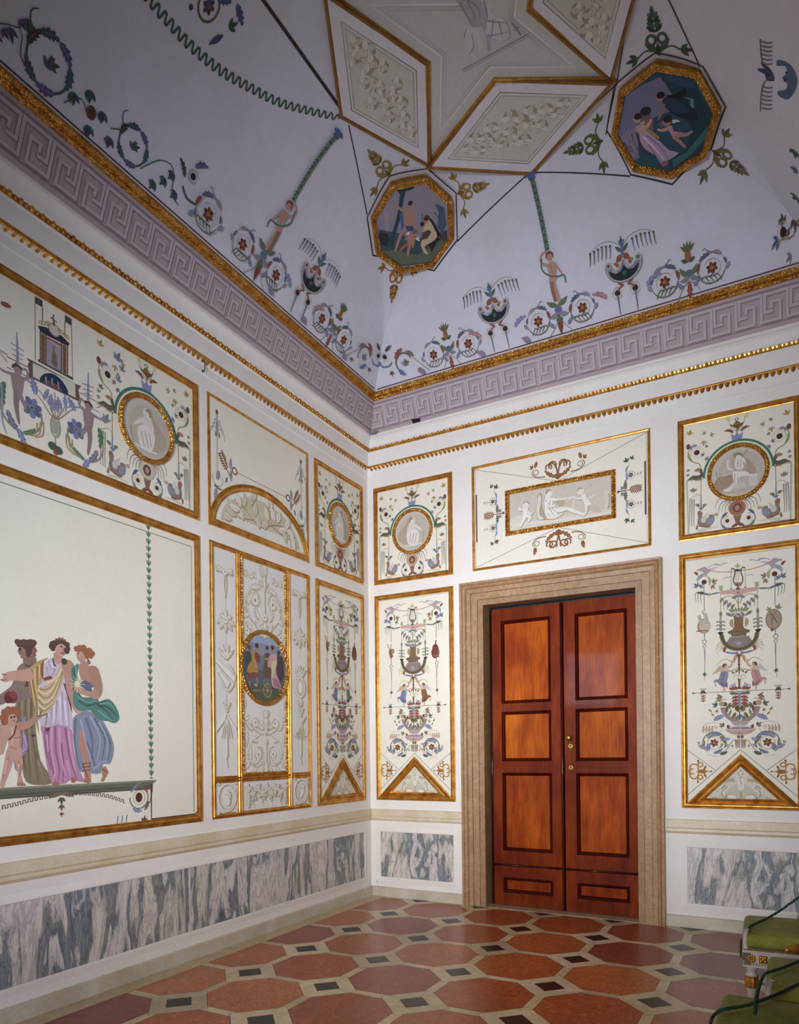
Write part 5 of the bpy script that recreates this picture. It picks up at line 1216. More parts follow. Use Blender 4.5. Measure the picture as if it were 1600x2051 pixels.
for x, y in ((30,1100), (45,1040), (90,1010), (150,1010), (195,1040), (40,1145)): B.dot(*g(x, y), .022, 'a4664c')
B.dot(*g(122,1095), .006, '4a3028'); B.dot(*g(158,1090), .006, '4a3028'); B.line(P(140,1135, 160,1136), .006, '8a4a44')
B.build('painted_two_faced_woman', e)

# ---- lunette panel
u0, u1 = -2.3175, -1.0535; e = empty('lunette_panel', mapL((u0+u1)/2, 3.75), 'painted panel with a gilded half round arch of laurel leaves, upper left wall', 'wall panel')
flat_poly('painted_field', rectpts(u0+.012, u1-.012, ZM1, ZT-.012), mapL, .002, M['field'], e)
sweep('gilded_frame', [(u1, ZM1), (u1, ZT), (u0, ZT), (u0, ZM1)], False, [(0, 0), (0, .008), (.008, .012), (.018, .008), (.020, .002)], mapL, M['gold'], e)
cx, cz = (u0+u1)/2, 3.262; rx, rz = .628, .45
arch = [(cx + rx*math.cos(t), cz + rz*math.sin(t)) for t in [PI*i/48 for i in range(49)]]
ar = sweep('gilded_arch', [(u0, ZM1)] * 0 + [(cx - rx, ZM1 + .005)] + [(cx + rx, ZM1 + .005)] + arch[1:-1], True, [(0, .003), (0, .012), (.008, .014), (.012, .008), (.030, .022), (.042, .018), (.050, .010), (.056, .012), (.058, .004)], mapL, M['gold'], e)
A = Art(mapL, .003); A.part('painted_laurel_relief')
inner = [(cx + (rx-.06)*math.cos(t), cz + .03 + (rz-.09)*math.sin(t)) for t in [PI*i/30 for i in range(31)]]
A.poly(inner, 'ecebe2'); inn2 = [(cx + (rx-.13)*math.cos(t), cz + .06 + (rz-.16)*math.sin(t)) for t in [PI*i/30 for i in range(31)]]
A.poly(inn2, 'd2c8ae'); A.poly([(cx - .40, cz+.03), (cx + .36, cz+.03), (cx + .36, cz+.125), (cx - .40, cz+.125)], 'e9e8de')
gl = K(415, 970, 4.688, toL); P = lambda *c: pl(gl, *c)
lv = [(230,190,2.6), (300,160,2.0), (345,150,1.6), (410,145,1.4), (450,240,1.6), (480,360,1.7), (540,375,1.2), (320,285,2.3), (240,270,2.8), (590,200,1.4), (560,290,1.9), (660,320,1.2), (740,380,.9), (690,430,.4), (620,300,1.9), (200,310,3.0), (560,170,2.2), (760,450,-.3), (790,520,-.8), (730,500,2.0), (430,110,1.2), (270,230,3.0), (800,560,-1.2)]
A.line(P(520,415, 440,340, 360,240, 310,190, 270,180), .014, 'a08a68', .006); A.line(P(520,415, 600,390, 700,400, 760,480, 820,580), .014, 'a08a68', .006); A.line(P(440,340, 380,330, 300,320), .008, 'a08a68'); A.line(P(600,390, 590,300, 560,220), .008, 'a08a68'); A.line(P(600,395, 700,480, 780,530), .008, 'a08a68')
for x, y, a in lv: p = gl(x, y); A.leaf(p[0]+.010 - .035*math.cos(a), p[1]-.010 - .05*math.sin(a), a, .125, .062, 'b3a27c'); A.leaf(p[0] - .035*math.cos(a), p[1] - .05*math.sin(a), a, .120, .052, 'f0ede2' if (x + y) % 3 else 'ddd6c2', rib='b5a584')
A.line(P(525,410, 450,345, 370,250), .006, 'e9e4d6')
gg = K(400, 770, 4.706, toL); P = lambda *c: pl(gg, *c)
for m, cu in ((1, 0), (-1, 2*cx)):
    A.part('painted_fan_ornament'); A.at(cu if m < 0 else 0, 0, 0, 1, m)
    x, y = gg(235, 765); A.ring(*gg(325,818), .026, .012, '8d5f3c')
    for i in range(7):
        for s in (-1, 1): A.leaf(x - .010*i + .02, y + .016*i - .02, 2.35 + s*1.0, .055 - .005*abs(i-3), .012, '8d5a3a')
    A.line([(x + .06, y - .07), (x - .07, y + .07)], .007, '8d5a3a'); A.acan(*gg(285,800), 1.5, .09, .04, '7f86a3'); A.acan(*gg(288,810), -1.5, .09, .04, '7f86a3')
    A.part('painted_candelabrum'); A.line(P(160,290, 160,840), .012, 'c9c2b0'); A.dot(*gg(157,262), .012, '5a3c3c', .020); A.line(P(158,280, 158,420), .008, '7f909f')
    for i, q in enumerate((40, 30, 20)):
        for s in (-1, 1): A.line([gg(158, 400 + 40*i), (gg(158,0)[0] + s*.02, gg(158, 330+40*i)[1]), (gg(158,0)[0] + s*(.030 + .018*i), gg(158, 350+40*i)[1]), (gg(158,0)[0] + s*(.036 + .022*i), gg(158, 420+40*i)[1])], .005, '8a93a3', .003)
    for s in (-1, 1): A.leaf(gg(158,0)[0] + s*.018, gg(158,500)[1], 1.57, .05, .014, '5f7a5c')
    A.part('painted_corner_scroll'); A.ring(*gg(165,890), .055, .005, 'a8a080', a0=-3.6, a1=.5); A.acan(*gg(160,900), 1.3, .08, .06, '8a86a3'); A.acan(*gg(130,940), -.5, .09, .03, '5f7a5c', .3); A.acan(*gg(150,980), -1.6, .11, .06, '8d8aa0'); A.leaf(*gg(240,930), 1.2, .06, .02, '6a7090')
    A.part('painted_red_bar'); A.line(P(90,425, 95,980), .010, '77453c', sm=0)
    A.at()
A.part('painted_thread'); A.line([gg(350,833), (2*cx - gg(350,833)[0], gg(350,833)[1])], .005, '9a8468')
A.build('painted_laurel_relief', e)

# ---- triptych of stucco ornament imitated in flat paint
u0, u1 = -2.314, -1.052; d1, d2, hz = -2.003, -1.368, 1.300
e = empty('painted_relief_panel', mapL((u0+u1)/2, 2.1), 'gilt framed panel of painted white relief ornament round an oval history scene, left wall', 'wall panel')
flat_poly('painted_field', rectpts(u0+.03, u1-.03, ZB+.03, ZM2-.03), mapL, .002, M['relief'], e)
tp = [(0, 0), (0, .010), (.006, .012), (.010, .006), (.016, .016), (.024, .018), (.032, .010), (.036, .010), (.038, .001)]
sweep('gilded_frame', rectpts(u0, u1, ZB, ZM2), True, tp, mapL, M['gold'], e)
bar = [(0, 0), (0, .010), (.008, .016), (.018, .018), (.022, .010), (.028, .016), (.040, .016), (.046, .008), (.052, .012), (.052, .001)]
for d in (d1, d2): sweep('gilded_divider', [(d + .026, ZB + .03), (d + .026, ZM2 - .03)], False, bar, mapL, M['gold'], e)
sweep('gilded_divider', [(u0 + .03, hz - .026), (u1 - .03, hz - .026)], False, bar, mapL, M['gold'], e)
sweep('carved_border', rectpts(d1 + .026, d2 - .026, hz + .026, ZM2 - .030), True, [(0, .004), (0, .014), (.010, .020), (.020, .012), (.021, .002)], mapL, M['carved'], e)
HL, SH, MD = 'f1efe9', 'bfb294', 'dbd5c6'  # highlight and shade tones of the imitated relief, laid on as paint
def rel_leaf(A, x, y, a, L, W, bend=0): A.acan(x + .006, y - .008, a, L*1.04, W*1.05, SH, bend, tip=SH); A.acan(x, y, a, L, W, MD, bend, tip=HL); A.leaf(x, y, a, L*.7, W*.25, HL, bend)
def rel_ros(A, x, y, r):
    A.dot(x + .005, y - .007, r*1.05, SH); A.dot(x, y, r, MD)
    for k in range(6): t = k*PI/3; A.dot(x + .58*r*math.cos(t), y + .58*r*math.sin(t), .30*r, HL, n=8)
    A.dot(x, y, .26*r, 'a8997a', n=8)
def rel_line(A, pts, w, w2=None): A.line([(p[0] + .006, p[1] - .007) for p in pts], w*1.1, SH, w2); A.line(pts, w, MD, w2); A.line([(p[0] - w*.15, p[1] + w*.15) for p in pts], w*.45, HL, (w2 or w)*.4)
cx = (d1 + d2) / 2
A = Art(mapL, .0035)
gs = [K(415, y, 7.273, toL) for y in (1090, 1280, 1440)]
S1, S2, S3 = [lambda *c, g=g: pl(g, *c) for g in gs]
A.part('painted_candelabrum_relief')
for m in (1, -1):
    A.at(cx, 0, 0, 1, m); A.part('painted_acanthus_relief')
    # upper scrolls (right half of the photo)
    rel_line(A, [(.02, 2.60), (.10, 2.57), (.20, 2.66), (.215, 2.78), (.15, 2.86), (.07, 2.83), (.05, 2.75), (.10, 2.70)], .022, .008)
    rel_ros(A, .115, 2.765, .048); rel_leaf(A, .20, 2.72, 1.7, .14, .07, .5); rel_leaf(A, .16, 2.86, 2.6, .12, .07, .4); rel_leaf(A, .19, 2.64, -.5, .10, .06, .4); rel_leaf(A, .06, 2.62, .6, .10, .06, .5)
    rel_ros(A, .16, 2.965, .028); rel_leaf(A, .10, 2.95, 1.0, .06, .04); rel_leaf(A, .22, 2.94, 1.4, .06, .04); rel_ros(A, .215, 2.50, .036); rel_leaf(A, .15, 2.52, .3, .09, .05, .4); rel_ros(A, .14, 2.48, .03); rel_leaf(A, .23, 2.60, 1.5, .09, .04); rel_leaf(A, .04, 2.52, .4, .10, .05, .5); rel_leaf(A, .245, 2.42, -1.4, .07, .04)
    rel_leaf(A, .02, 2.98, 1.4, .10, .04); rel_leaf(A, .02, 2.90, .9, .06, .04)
    A.part('painted_acanthus_relief')
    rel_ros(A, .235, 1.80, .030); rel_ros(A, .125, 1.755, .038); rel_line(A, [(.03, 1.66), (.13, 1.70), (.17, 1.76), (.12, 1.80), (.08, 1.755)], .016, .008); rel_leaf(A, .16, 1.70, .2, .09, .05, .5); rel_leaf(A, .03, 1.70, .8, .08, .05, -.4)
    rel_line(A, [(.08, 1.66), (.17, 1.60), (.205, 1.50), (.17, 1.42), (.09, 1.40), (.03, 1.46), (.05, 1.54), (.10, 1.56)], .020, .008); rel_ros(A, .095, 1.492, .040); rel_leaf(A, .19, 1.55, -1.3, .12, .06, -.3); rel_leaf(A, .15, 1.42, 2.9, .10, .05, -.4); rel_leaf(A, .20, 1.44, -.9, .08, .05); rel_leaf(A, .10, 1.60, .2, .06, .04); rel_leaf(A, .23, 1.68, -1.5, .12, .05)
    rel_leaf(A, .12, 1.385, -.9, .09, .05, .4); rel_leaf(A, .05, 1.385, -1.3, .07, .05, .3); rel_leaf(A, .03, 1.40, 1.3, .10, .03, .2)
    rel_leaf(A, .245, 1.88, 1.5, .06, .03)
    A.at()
A.part('painted_candelabrum_relief')
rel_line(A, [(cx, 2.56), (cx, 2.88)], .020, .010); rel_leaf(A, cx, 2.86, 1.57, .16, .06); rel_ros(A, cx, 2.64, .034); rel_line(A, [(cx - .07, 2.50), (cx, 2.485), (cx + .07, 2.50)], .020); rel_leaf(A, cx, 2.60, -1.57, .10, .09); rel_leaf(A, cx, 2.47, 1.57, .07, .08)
A.part('painted_mask_relief'); rel_leaf(A, cx, 1.86, -1.57, .20, .10); rel_leaf(A, cx, 1.80, 1.57, .06, .12); rel_ros(A, cx, 1.60, .024); rel_line(A, [(cx, 1.62), (cx, 1.42)], .012); rel_leaf(A, cx, 1.42, -1.57, .12, .08)
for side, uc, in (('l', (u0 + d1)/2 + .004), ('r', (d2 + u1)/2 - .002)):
    A.part('painted_ribbon_relief')
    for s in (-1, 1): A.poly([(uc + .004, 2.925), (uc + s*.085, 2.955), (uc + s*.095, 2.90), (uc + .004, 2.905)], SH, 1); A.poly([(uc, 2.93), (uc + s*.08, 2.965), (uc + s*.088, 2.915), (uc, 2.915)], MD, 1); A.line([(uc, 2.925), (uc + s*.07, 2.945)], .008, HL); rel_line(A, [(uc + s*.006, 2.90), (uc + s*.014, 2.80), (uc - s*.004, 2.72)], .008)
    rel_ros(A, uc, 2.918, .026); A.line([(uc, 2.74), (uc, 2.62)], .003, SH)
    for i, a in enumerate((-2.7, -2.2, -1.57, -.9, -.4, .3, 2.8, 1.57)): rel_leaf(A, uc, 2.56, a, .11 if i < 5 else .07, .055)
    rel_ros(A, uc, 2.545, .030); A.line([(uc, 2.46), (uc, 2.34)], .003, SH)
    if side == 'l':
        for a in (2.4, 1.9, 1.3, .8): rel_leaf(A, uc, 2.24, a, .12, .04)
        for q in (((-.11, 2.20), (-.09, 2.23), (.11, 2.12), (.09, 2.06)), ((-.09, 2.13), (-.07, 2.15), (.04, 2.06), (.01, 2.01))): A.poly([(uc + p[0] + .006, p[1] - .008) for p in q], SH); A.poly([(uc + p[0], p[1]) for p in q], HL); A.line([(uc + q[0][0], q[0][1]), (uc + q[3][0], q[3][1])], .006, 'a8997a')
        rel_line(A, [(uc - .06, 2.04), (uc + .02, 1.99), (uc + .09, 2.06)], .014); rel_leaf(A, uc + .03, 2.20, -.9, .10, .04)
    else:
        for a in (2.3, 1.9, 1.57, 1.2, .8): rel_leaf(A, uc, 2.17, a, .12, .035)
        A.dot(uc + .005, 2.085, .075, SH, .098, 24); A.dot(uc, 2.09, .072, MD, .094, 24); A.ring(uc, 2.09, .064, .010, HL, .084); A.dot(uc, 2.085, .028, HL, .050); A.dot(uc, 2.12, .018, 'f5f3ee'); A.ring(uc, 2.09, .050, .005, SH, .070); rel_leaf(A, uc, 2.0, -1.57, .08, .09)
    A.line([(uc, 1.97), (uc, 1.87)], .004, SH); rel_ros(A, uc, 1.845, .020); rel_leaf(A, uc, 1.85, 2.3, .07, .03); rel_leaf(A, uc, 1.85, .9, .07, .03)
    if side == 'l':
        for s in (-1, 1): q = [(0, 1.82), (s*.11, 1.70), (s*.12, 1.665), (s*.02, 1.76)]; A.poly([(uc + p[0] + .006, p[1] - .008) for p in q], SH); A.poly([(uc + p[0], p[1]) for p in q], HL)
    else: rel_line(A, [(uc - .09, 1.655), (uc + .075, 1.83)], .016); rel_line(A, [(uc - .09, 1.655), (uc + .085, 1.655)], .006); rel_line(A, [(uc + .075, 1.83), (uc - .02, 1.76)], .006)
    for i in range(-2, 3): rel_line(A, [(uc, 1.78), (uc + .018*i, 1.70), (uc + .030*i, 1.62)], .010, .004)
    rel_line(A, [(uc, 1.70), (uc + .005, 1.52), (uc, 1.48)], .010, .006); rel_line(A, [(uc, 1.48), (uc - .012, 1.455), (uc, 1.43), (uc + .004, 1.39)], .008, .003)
    A.part('painted_portrait_relief'); yc = 1.160
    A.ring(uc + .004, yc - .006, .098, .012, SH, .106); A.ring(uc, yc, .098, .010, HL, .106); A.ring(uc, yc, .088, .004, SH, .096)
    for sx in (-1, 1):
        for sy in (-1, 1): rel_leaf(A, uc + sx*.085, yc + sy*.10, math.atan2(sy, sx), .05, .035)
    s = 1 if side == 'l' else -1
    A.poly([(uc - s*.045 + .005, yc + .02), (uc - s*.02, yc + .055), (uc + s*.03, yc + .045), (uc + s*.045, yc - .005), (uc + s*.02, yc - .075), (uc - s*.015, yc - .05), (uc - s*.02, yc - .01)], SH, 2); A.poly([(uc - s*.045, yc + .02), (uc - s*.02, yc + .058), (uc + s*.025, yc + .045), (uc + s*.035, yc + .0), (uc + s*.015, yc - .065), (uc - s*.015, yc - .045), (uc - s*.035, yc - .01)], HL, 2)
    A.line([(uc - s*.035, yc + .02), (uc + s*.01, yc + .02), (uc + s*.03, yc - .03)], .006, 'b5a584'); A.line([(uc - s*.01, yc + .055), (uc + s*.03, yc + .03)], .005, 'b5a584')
A.part('painted_garland_relief')
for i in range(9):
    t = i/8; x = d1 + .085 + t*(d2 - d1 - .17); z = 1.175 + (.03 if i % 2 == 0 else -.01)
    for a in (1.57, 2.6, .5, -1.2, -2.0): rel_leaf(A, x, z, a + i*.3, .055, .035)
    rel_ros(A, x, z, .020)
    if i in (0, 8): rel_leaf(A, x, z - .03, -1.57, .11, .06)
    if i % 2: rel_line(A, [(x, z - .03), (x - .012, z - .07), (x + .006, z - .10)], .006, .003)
A.build('painted_candelabrum_relief', e)
# oval scene
oc = (cx - .002, 2.215); A = Art(mapL, .006); P = S2; R = .285
def sect(y0, y1, col):
    pts = []
    a0, a1 = math.asin(max(-1, min(1, y0/R))), math.asin(max(-1, min(1, y1/R)))
    pts = [(oc[0] + R*math.cos(t), oc[1] + R*math.sin(t)) for t in [a0 + (a1-a0)*i/12 for i in range(13)]] + [(oc[0] - R*math.cos(t), oc[1] + R*math.sin(t)) for t in [a1 + (a0-a1)*i/12 for i in range(13)]]
    A.poly(pts, col)
A.poly(ell(oc[0], oc[1], R, R), '8f98ac'); sect(-R, .10, '76808c'); sect(-R, -.02, '5f6a70'); sect(-R, -.14, '59604f'); sect(.20, R, 'a3aec4')
def dude(xh, yh, robe, col, feet, k=1, hair='5a3a34', skin='b08470'):
    A.poly(P(*robe), col, 2); h = gs[1](xh, yh); A.dot(h[0], h[1], .020*k, skin, .026*k); A.dot(h[0] + .003, h[1] + .012, .021*k, hair, .019*k)
    for l in feet: A.line(P(*l), .018*k, skin, .010)
dude(600,140, (540,200,570,180,620,185,640,300,620,480,570,520,540,400), '47504c', (), 1, '6a4a40', '8a6a5c')
dude(860,150, (820,230,850,200,900,215,930,330,940,560,850,560,800,480,830,330), '6f5648', (), .95)
dude(1030,220, (1000,270,1040,240,1090,270,1110,420,1100,560,1040,640,1000,500), '594448', (), 1, '4a3434', '7a584c')
dude(710,115, (640,200,690,175,740,210,755,300,700,320,730,420,720,520,650,500,570,480,590,380,640,300), 'b58a48', ((640,500,610,600,615,680), (715,520,720,620,700,690)), 1.1)
A.poly(P(690,190, 750,230, 762,330, 720,340, 690,280), '8a4c40', 2); A.poly(P(590,500, 730,490, 730,560, 660,560, 600,620), '8a5044', 2)
dude(940,145, (900,240,950,215,1000,240,1010,350,990,470,1040,620,1075,740,1010,720,940,690,920,560,930,430,870,400,880,300), 'c9a4aa', ((1040,720,1045,770),), 1.1)
A.poly(P(930,330, 1000,320, 985,440, 960,520, 935,560, 925,430), 'd9c9a8', 2); A.line(P(900,300, 850,290, 830,280), .016, 'b98c7c'); A.poly(P(950,560, 1020,600, 1070,740, 960,690), 'b07a86', 1); A.line(P(660,260, 690,350, 705,420), .018, 'c49880'); A.line(P(640,60, 640,180), .004, '4a4438')
x, y = gs[1](870, 750); A.ring(x, y, .050, .007, 'b0a078', .058); A.line([(x-.05, y), (x+.05, y)], .004, 'b0a078'); A.line([(x, y-.055), (x, y+.055)], .004, 'b0a078'); A.line([(x-.03, y-.04), (x+.03, y+.04)], .004, 'b0a078'); A.line([(x-.03, y+.04), (x+.03, y-.04)], .004, 'b0a078'); A.dot(x, y, .012, 'b0a078'); A.ring(x - .02, y + .06, .030, .006, 'a89a70')
for i in range(4): A.line(P(670+12*i,650, 690+12*i,690), .005, 'c9b08a'); A.line(P(660,740+14*i, 800,740+10*i), .008, ['77705a', '8a8068', '6a6450', '5a5a48'][i])
ov = A.build('oval_painting', e)
sweep('oval_frame', ell(oc[0], oc[1], .318, .318, 56), True, [(0, .003), (0, .014), (.010, .022), (.020, .028), (.030, .020), (.036, .012), (.040, .004)], mapL, M['carved'], ov)

# ---- panel over the door
u0, u1 = 1.1915, 2.849; c = ((u0+u1)/2, (ZM1+ZT)/2)
e = empty('overdoor_panel', mapR(*c), 'wide painted panel above the door with a reclining woman and two cupids', 'wall panel')
flat_poly('painted_field', rectpts(u0+.01, u1-.01, ZM1+.01, ZT-.01), mapR, .002, M['field'], e)
sweep('gilded_frame', rectpts(u0, u1, ZM1, ZT), True, [(0, 0), (0, .008), (.010, .013), (.022, .009), (.026, .001)], mapR, M['gold'], e)
i0, i1, j0, j1 = 1.532, 2.556, 3.531, 3.960
A = Art(mapR, .004); A.poly(rectpts(i0+.03, i1-.03, j0+.03, j1-.03), 'd2cabd'); A.poly(rectpts(i0+.035, i1-.035, j0+.03, j0+.10), 'dcd6ca')
g = K(990, 950, 3.844, toR); P = lambda *c: pl(g, *c)
LT, S_, M_ = 'efebe4', 'b3a48c', 'dcd5c9'
A.dot(*g(180,375), .085, 'dfd9ce', .07); A.line(P(110,390, 250,380, 420,360, 700,330, 900,290), .02, 'e6e1d8', .012)
def bod(*ls):
    for w, w2, *l in ls: q = P(*l); A.line([(p[0]+.006, p[1]-.008) for p in q], w*1.12, S_, w2)
    for w, w2, *l in ls: A.line(P(*l), w, LT, w2)
bod((.05,.03,240,270,235,310,230,340), (.034,.02,235,335,215,370,200,400), (.034,.02,245,320,275,330,265,360), (.022,.012,220,270,190,275,200,250), (.022,.014,255,285,275,305,300,300)); A.dot(*g(243,238), .032, 'e9e4dc', .034); A.line(P(222,225, 250,212, 272,230), .012, S_); A.line(P(290,310, 320,280), .005, S_)
A.poly(P(330,180, 345,150, 365,150, 370,200, 350,260, 340,320, 330,350, 400,355, 420,340, 390,310, 370,250), S_, 2); A.poly(P(335,185, 350,158, 362,200, 348,260, 350,320, 385,340, 345,350, 335,320), 'e3ded5', 2)
A.poly(P(385,190, 400,180, 450,190, 460,215, 440,250, 480,260, 530,280, 535,310, 480,345, 420,355, 370,350, 400,320, 385,260), S_, 2); A.poly(P(388,188, 405,178, 452,190, 458,212, 438,250, 480,262, 525,280, 528,305, 475,338, 425,345, 400,330, 388,260), LT, 2)
for l in ((420,260,470,330), (445,260,500,315), (400,200,410,260), (430,200,425,250), (410,300,440,340)): A.line(P(*l), .007, S_, .003)
bod((.05,.022,500,275,560,260,600,280,690,312), (.030,.016,450,195,500,200,560,190,600,182), (.026,.014,400,215,420,250,470,240)); A.dot(*g(418,145), .038, LT, .045); A.poly(P(392,150, 400,115, 430,112, 448,135, 425,128, 408,145, 402,165), S_, 1); A.dot(*g(412,140), .004, 'a08e74')
A.poly(P(545,190, 620,185, 600,262, 540,252), 'cfc6b6'); A.poly(P(470,205, 545,195, 540,250, 500,255), 'bfb29c'); A.line(P(620,180, 600,265), .008, LT); A.line(P(470,222, 540,215), .003, 'a8997c'); A.line(P(475,238, 535,230), .003, 'a8997c')
bod((.045,.03,690,170,700,200,720,215), (.032,.016,705,215,710,250,708,295), (.032,.016,720,215,750,250,775,280), (.020,.012,680,185,640,190,605,175)); A.dot(*g(665,132), .034, 'e9e4dc', .032); A.line(P(642,130, 655,110, 680,112), .012, S_); A.poly(P(690,150, 720,110, 745,80, 735,120, 715,150), 'ded8cc', 1); A.poly(P(700,190, 760,160, 800,150, 770,175, 720,200), 'ded8cc', 1); A.line(P(690,150, 745,82), .004, S_)
A.line(P(865,150, 880,200, 860,270, 850,290), .05, M_, .03); A.line(P(880,150, 890,200, 875,270), .012, S_); A.poly(P(730,240, 790,240, 830,290, 760,290), 'c9bfae', 2)
ip = A.build('reclining_figure_painting', e)
sweep('carved_inner_frame', rectpts(i0, i1, j0, j1), True, [(0, .002), (0, .014), (.008, .016), (.012, .010), (.024, .022), (.034, .018), (.040, .010), (.042, .003)], mapR, M['carved'], ip)
A = Art(mapR, .003); cx = 2.040
A.part('painted_thread')
for q in (((u0+.03, ZT-.03), (cx - .01, j1), (cx + .01, j1), (u1 - .03, ZT-.03)), ((u0+.03, ZM1+.03), (cx - .01, j0), (cx + .01, j0), (u1-.03, ZM1+.03))): A.line(q[:2], .004, '77776f', sm=0); A.line(q[2:], .004, '77776f', sm=0)
for x in (u0+.034, u1-.034): A.line([(x, ZM1+.03), (x, ZT-.03)], .003, '8a8a80', sm=0)
for x, s in ((u0+.045, 1), (u1-.045, -1)): A.part('painted_red_bar'); A.line([(x, 3.52), (x, 3.98)], .013, '5f3a38', sm=0)
bn = '8a5c3a'
for sy, y0 in ((1, j1 + .01), (-1, j0 - .01)):
    A.part('painted_palmette_crest')
    for m in (1, -1):
        Y = lambda v: y0 + sy*v
        A.poly([(cx, Y(0)), (cx + m*.028, Y(.02)), (cx + m*.03, Y(.055)), (cx, Y(.06))], bn)
        for r, a, b in ((.035, .05, .11), (.028, .085, .10)): A.ring(cx + m*a, Y(b + .03), r, .013, bn, a0=-.8, a1=3.9)
        A.line([(cx, Y(.05)), (cx + m*.02, Y(.13)), (cx + m*.06, Y(.165)), (cx + m*.085, Y(.13))], .014, bn)
        A.acan(cx + m*.02, Y(.03), (.35 if sy > 0 else -.35) if m > 0 else (PI - .35 if sy > 0 else PI + .35), .13, .05, bn, .3*sy*m)
        A.line([(cx + m*.12, Y(.05)), (cx + m*.20, Y(.06)), (cx + m*.245, Y(.10)), (cx + m*.225, Y(.14))], .010, bn, .006); A.ring(cx + m*.205, Y(.105), .022, .006, bn); A.acan(cx + m*.215, Y(.15), 1.57*sy + .3*m, .06, .045, bn); A.trefoil(cx + m*.235, Y(.15), 1.57*sy - .9*m, .045, bn)
for m, x in ((1, 1.450), (-1, 2.638)):
    A.part('painted_side_spray'); A.at(x, 3.757, 0, .82, m)
    for i in range(6):
        for s in (-1, 1): A.leaf(-.045 - .020*i, 0, PI + s*1.0, .062 - .006*abs(i-2), .014, bn)
    A.line([(0, 0), (-.17, 0)], .008, bn); A.dot(.075, 0, .014, '6a4038'); A.line([(0, 0), (.07, 0)], .010, '6a4a44')
    for s in (-1, 1):
        A.acan(.0, .01*s, 1.57*s, .10, .05, '6a6a58'); A.trefoil(.02, .02*s, .8*s, .05, '7f8ab0'); A.ring(-.055, .155*s, .042, .005, '8a93a8', a0=.3, a1=5.9); A.rosette(-.055, .155*s, .028, '77655a', 'a8925c')
        A.acan(-.012, .10*s, 1.8*s, .09, .032, '8088ad', -.3*s); A.acan(-.01, .19*s, 1.4*s, .07, .03, '8088ad', .5*s)
        A.line([(-.01, .22*s), (-.04, .27*s), (-.02, .31*s), (.0, .29*s)], .004, '8a9a88'); A.trefoil(-.02, .30*s, 1.2*s, .06, '55604f'); A.trefoil(-.06, .32*s, 2.2*s, .05, '5f6a52'); A.line([(-.10, .155*s), (-.17, .155*s)], .003, 'a8a080')
        for i in range(2):
            for q in (-1, 1): A.leaf(-.12 - .03*i, .155*s, PI + q*.8, .024, .008, 'b09a70')
    A.at()
A.build('painted_thread', e)
# ================================================================== vault decoration
XC, YC = 2.165, -2.150
def cobj(name, lab, cat, x, y, group=None): return empty(name, mapC(x, y), lab, cat, group)
def sweepC(name, pts, closed, profile, mat, parent, step=.06, mp=None):
    Q = []
    n = len(pts)
    for i in range(n if closed else n-1):
        p, q = pts[i], pts[(i+1) % n]; k = max(1, int(math.dist(p, q) / step)); Q += [(p[0] + (q[0]-p[0])*j/k, p[1] + (q[1]-p[1])*j/k) for j in range(k)]
    if not closed: Q.append(pts[-1])
    return sweep(name, Q, closed, profile, mp or mapC, mat, parent)
def AC(h=.003, mp=mapC, fine=.05): return Art(mp, h, fine, step=6e-5)
def AP(mp, h=.002): return Art(mp, h, 0, step=2e-5)
# ---- centre: star coffer with a faded seated figure
V4 = [(XC-.685, YC+.69), (XC+.685, YC+.69), (XC+.685, YC-.69), (XC-.685, YC-.69)]          # star points (in the four corners)
I4 = [(XC, YC+.32), (XC+.345, YC), (XC, YC-.32), (XC-.345, YC)]                             # notches
G4 = [(XC, YC+1.085), (XC+1.03, YC), (XC, YC-1.085), (XC-1.03, YC)]                         # outer points of the rhombs
star = [V4[0], I4[3], V4[3], I4[2], V4[2], I4[1], V4[1], I4[0]]
st = cobj('star_coffer', 'four pointed central ceiling coffer with a faint grey seated figure', 'ceiling coffer', XC, YC)
gp = [(-.018, 0), (-.018, .010), (-.010, .016), (0, .008), (.008, .018), (.018, .010), (.018, 0)]
sweepC('gilded_star_moulding', star, True, gp, M['gold'], st)
A = AP(lambda u, v, h=0: Vector((u, v, ZC - .002 - h)), .001); A.part('painted_star_ground')
def inset(P, d):
    n = len(P); out = []
    for i in range(n):
        a, b, c = P[i-1], P[i], P[(i+1) % n]
        def nr(p, q): l = math.dist(p, q); return (-(q[1]-p[1])/l, (q[0]-p[0])/l)
        n1, n2 = nr(a, b), nr(b, c); dd = 1 + n1[0]*n2[0] + n1[1]*n2[1]; out.append((b[0] + (n1[0]+n2[0])/dd*d, b[1] + (n1[1]+n2[1])/dd*d))
    return out
A.poly(inset(star, .016), 'd2d3cd')
A.part('painted_moulding_line')
for d, c, w in ((.085, 'eceef6', .010), (.098, 'a0a09c', .005), (.108, 'c4c4c0', .006), (.118, '94948f', .003)): A.line(inset(star, d), w, c, sm=0, closed=True)
A.part('painted_seated_figure'); g = K(650, 0, 2.667, toC)
P = lambda *c: pl(g, *c); c1, c2, c3 = 'b9b8bd', '9a98a0', 'dcdbe0'
A.poly(P(730,360, 1085,172, 1095,182, 740,385), 'c9c9cc'); A.line(P(735,372, 1090,178), .006, '85858a'); A.line(P(740,384, 1094,190), .004, '8d8d90')
A.poly(P(700,0, 760,90, 780,145, 840,140, 860,180, 900,210, 950,215, 1000,200, 980,130, 960,95, 900,85, 860,40, 850,-40, 720,-60), c1, 2)
A.poly(P(800,-40, 850,20, 870,90, 860,180, 940,215, 985,190, 960,100, 900,85, 865,20, 850,-50), c3, 2)
for l in ((720,10,770,100,800,140), (760,0,800,80,790,120), (850,0,870,80,850,170), (900,100,890,200), (930,110,950,200), (870,110,980,120), (740,-20,820,40,830,100), (880,190,980,170)): A.line(P(*l), .010, c2, .003)
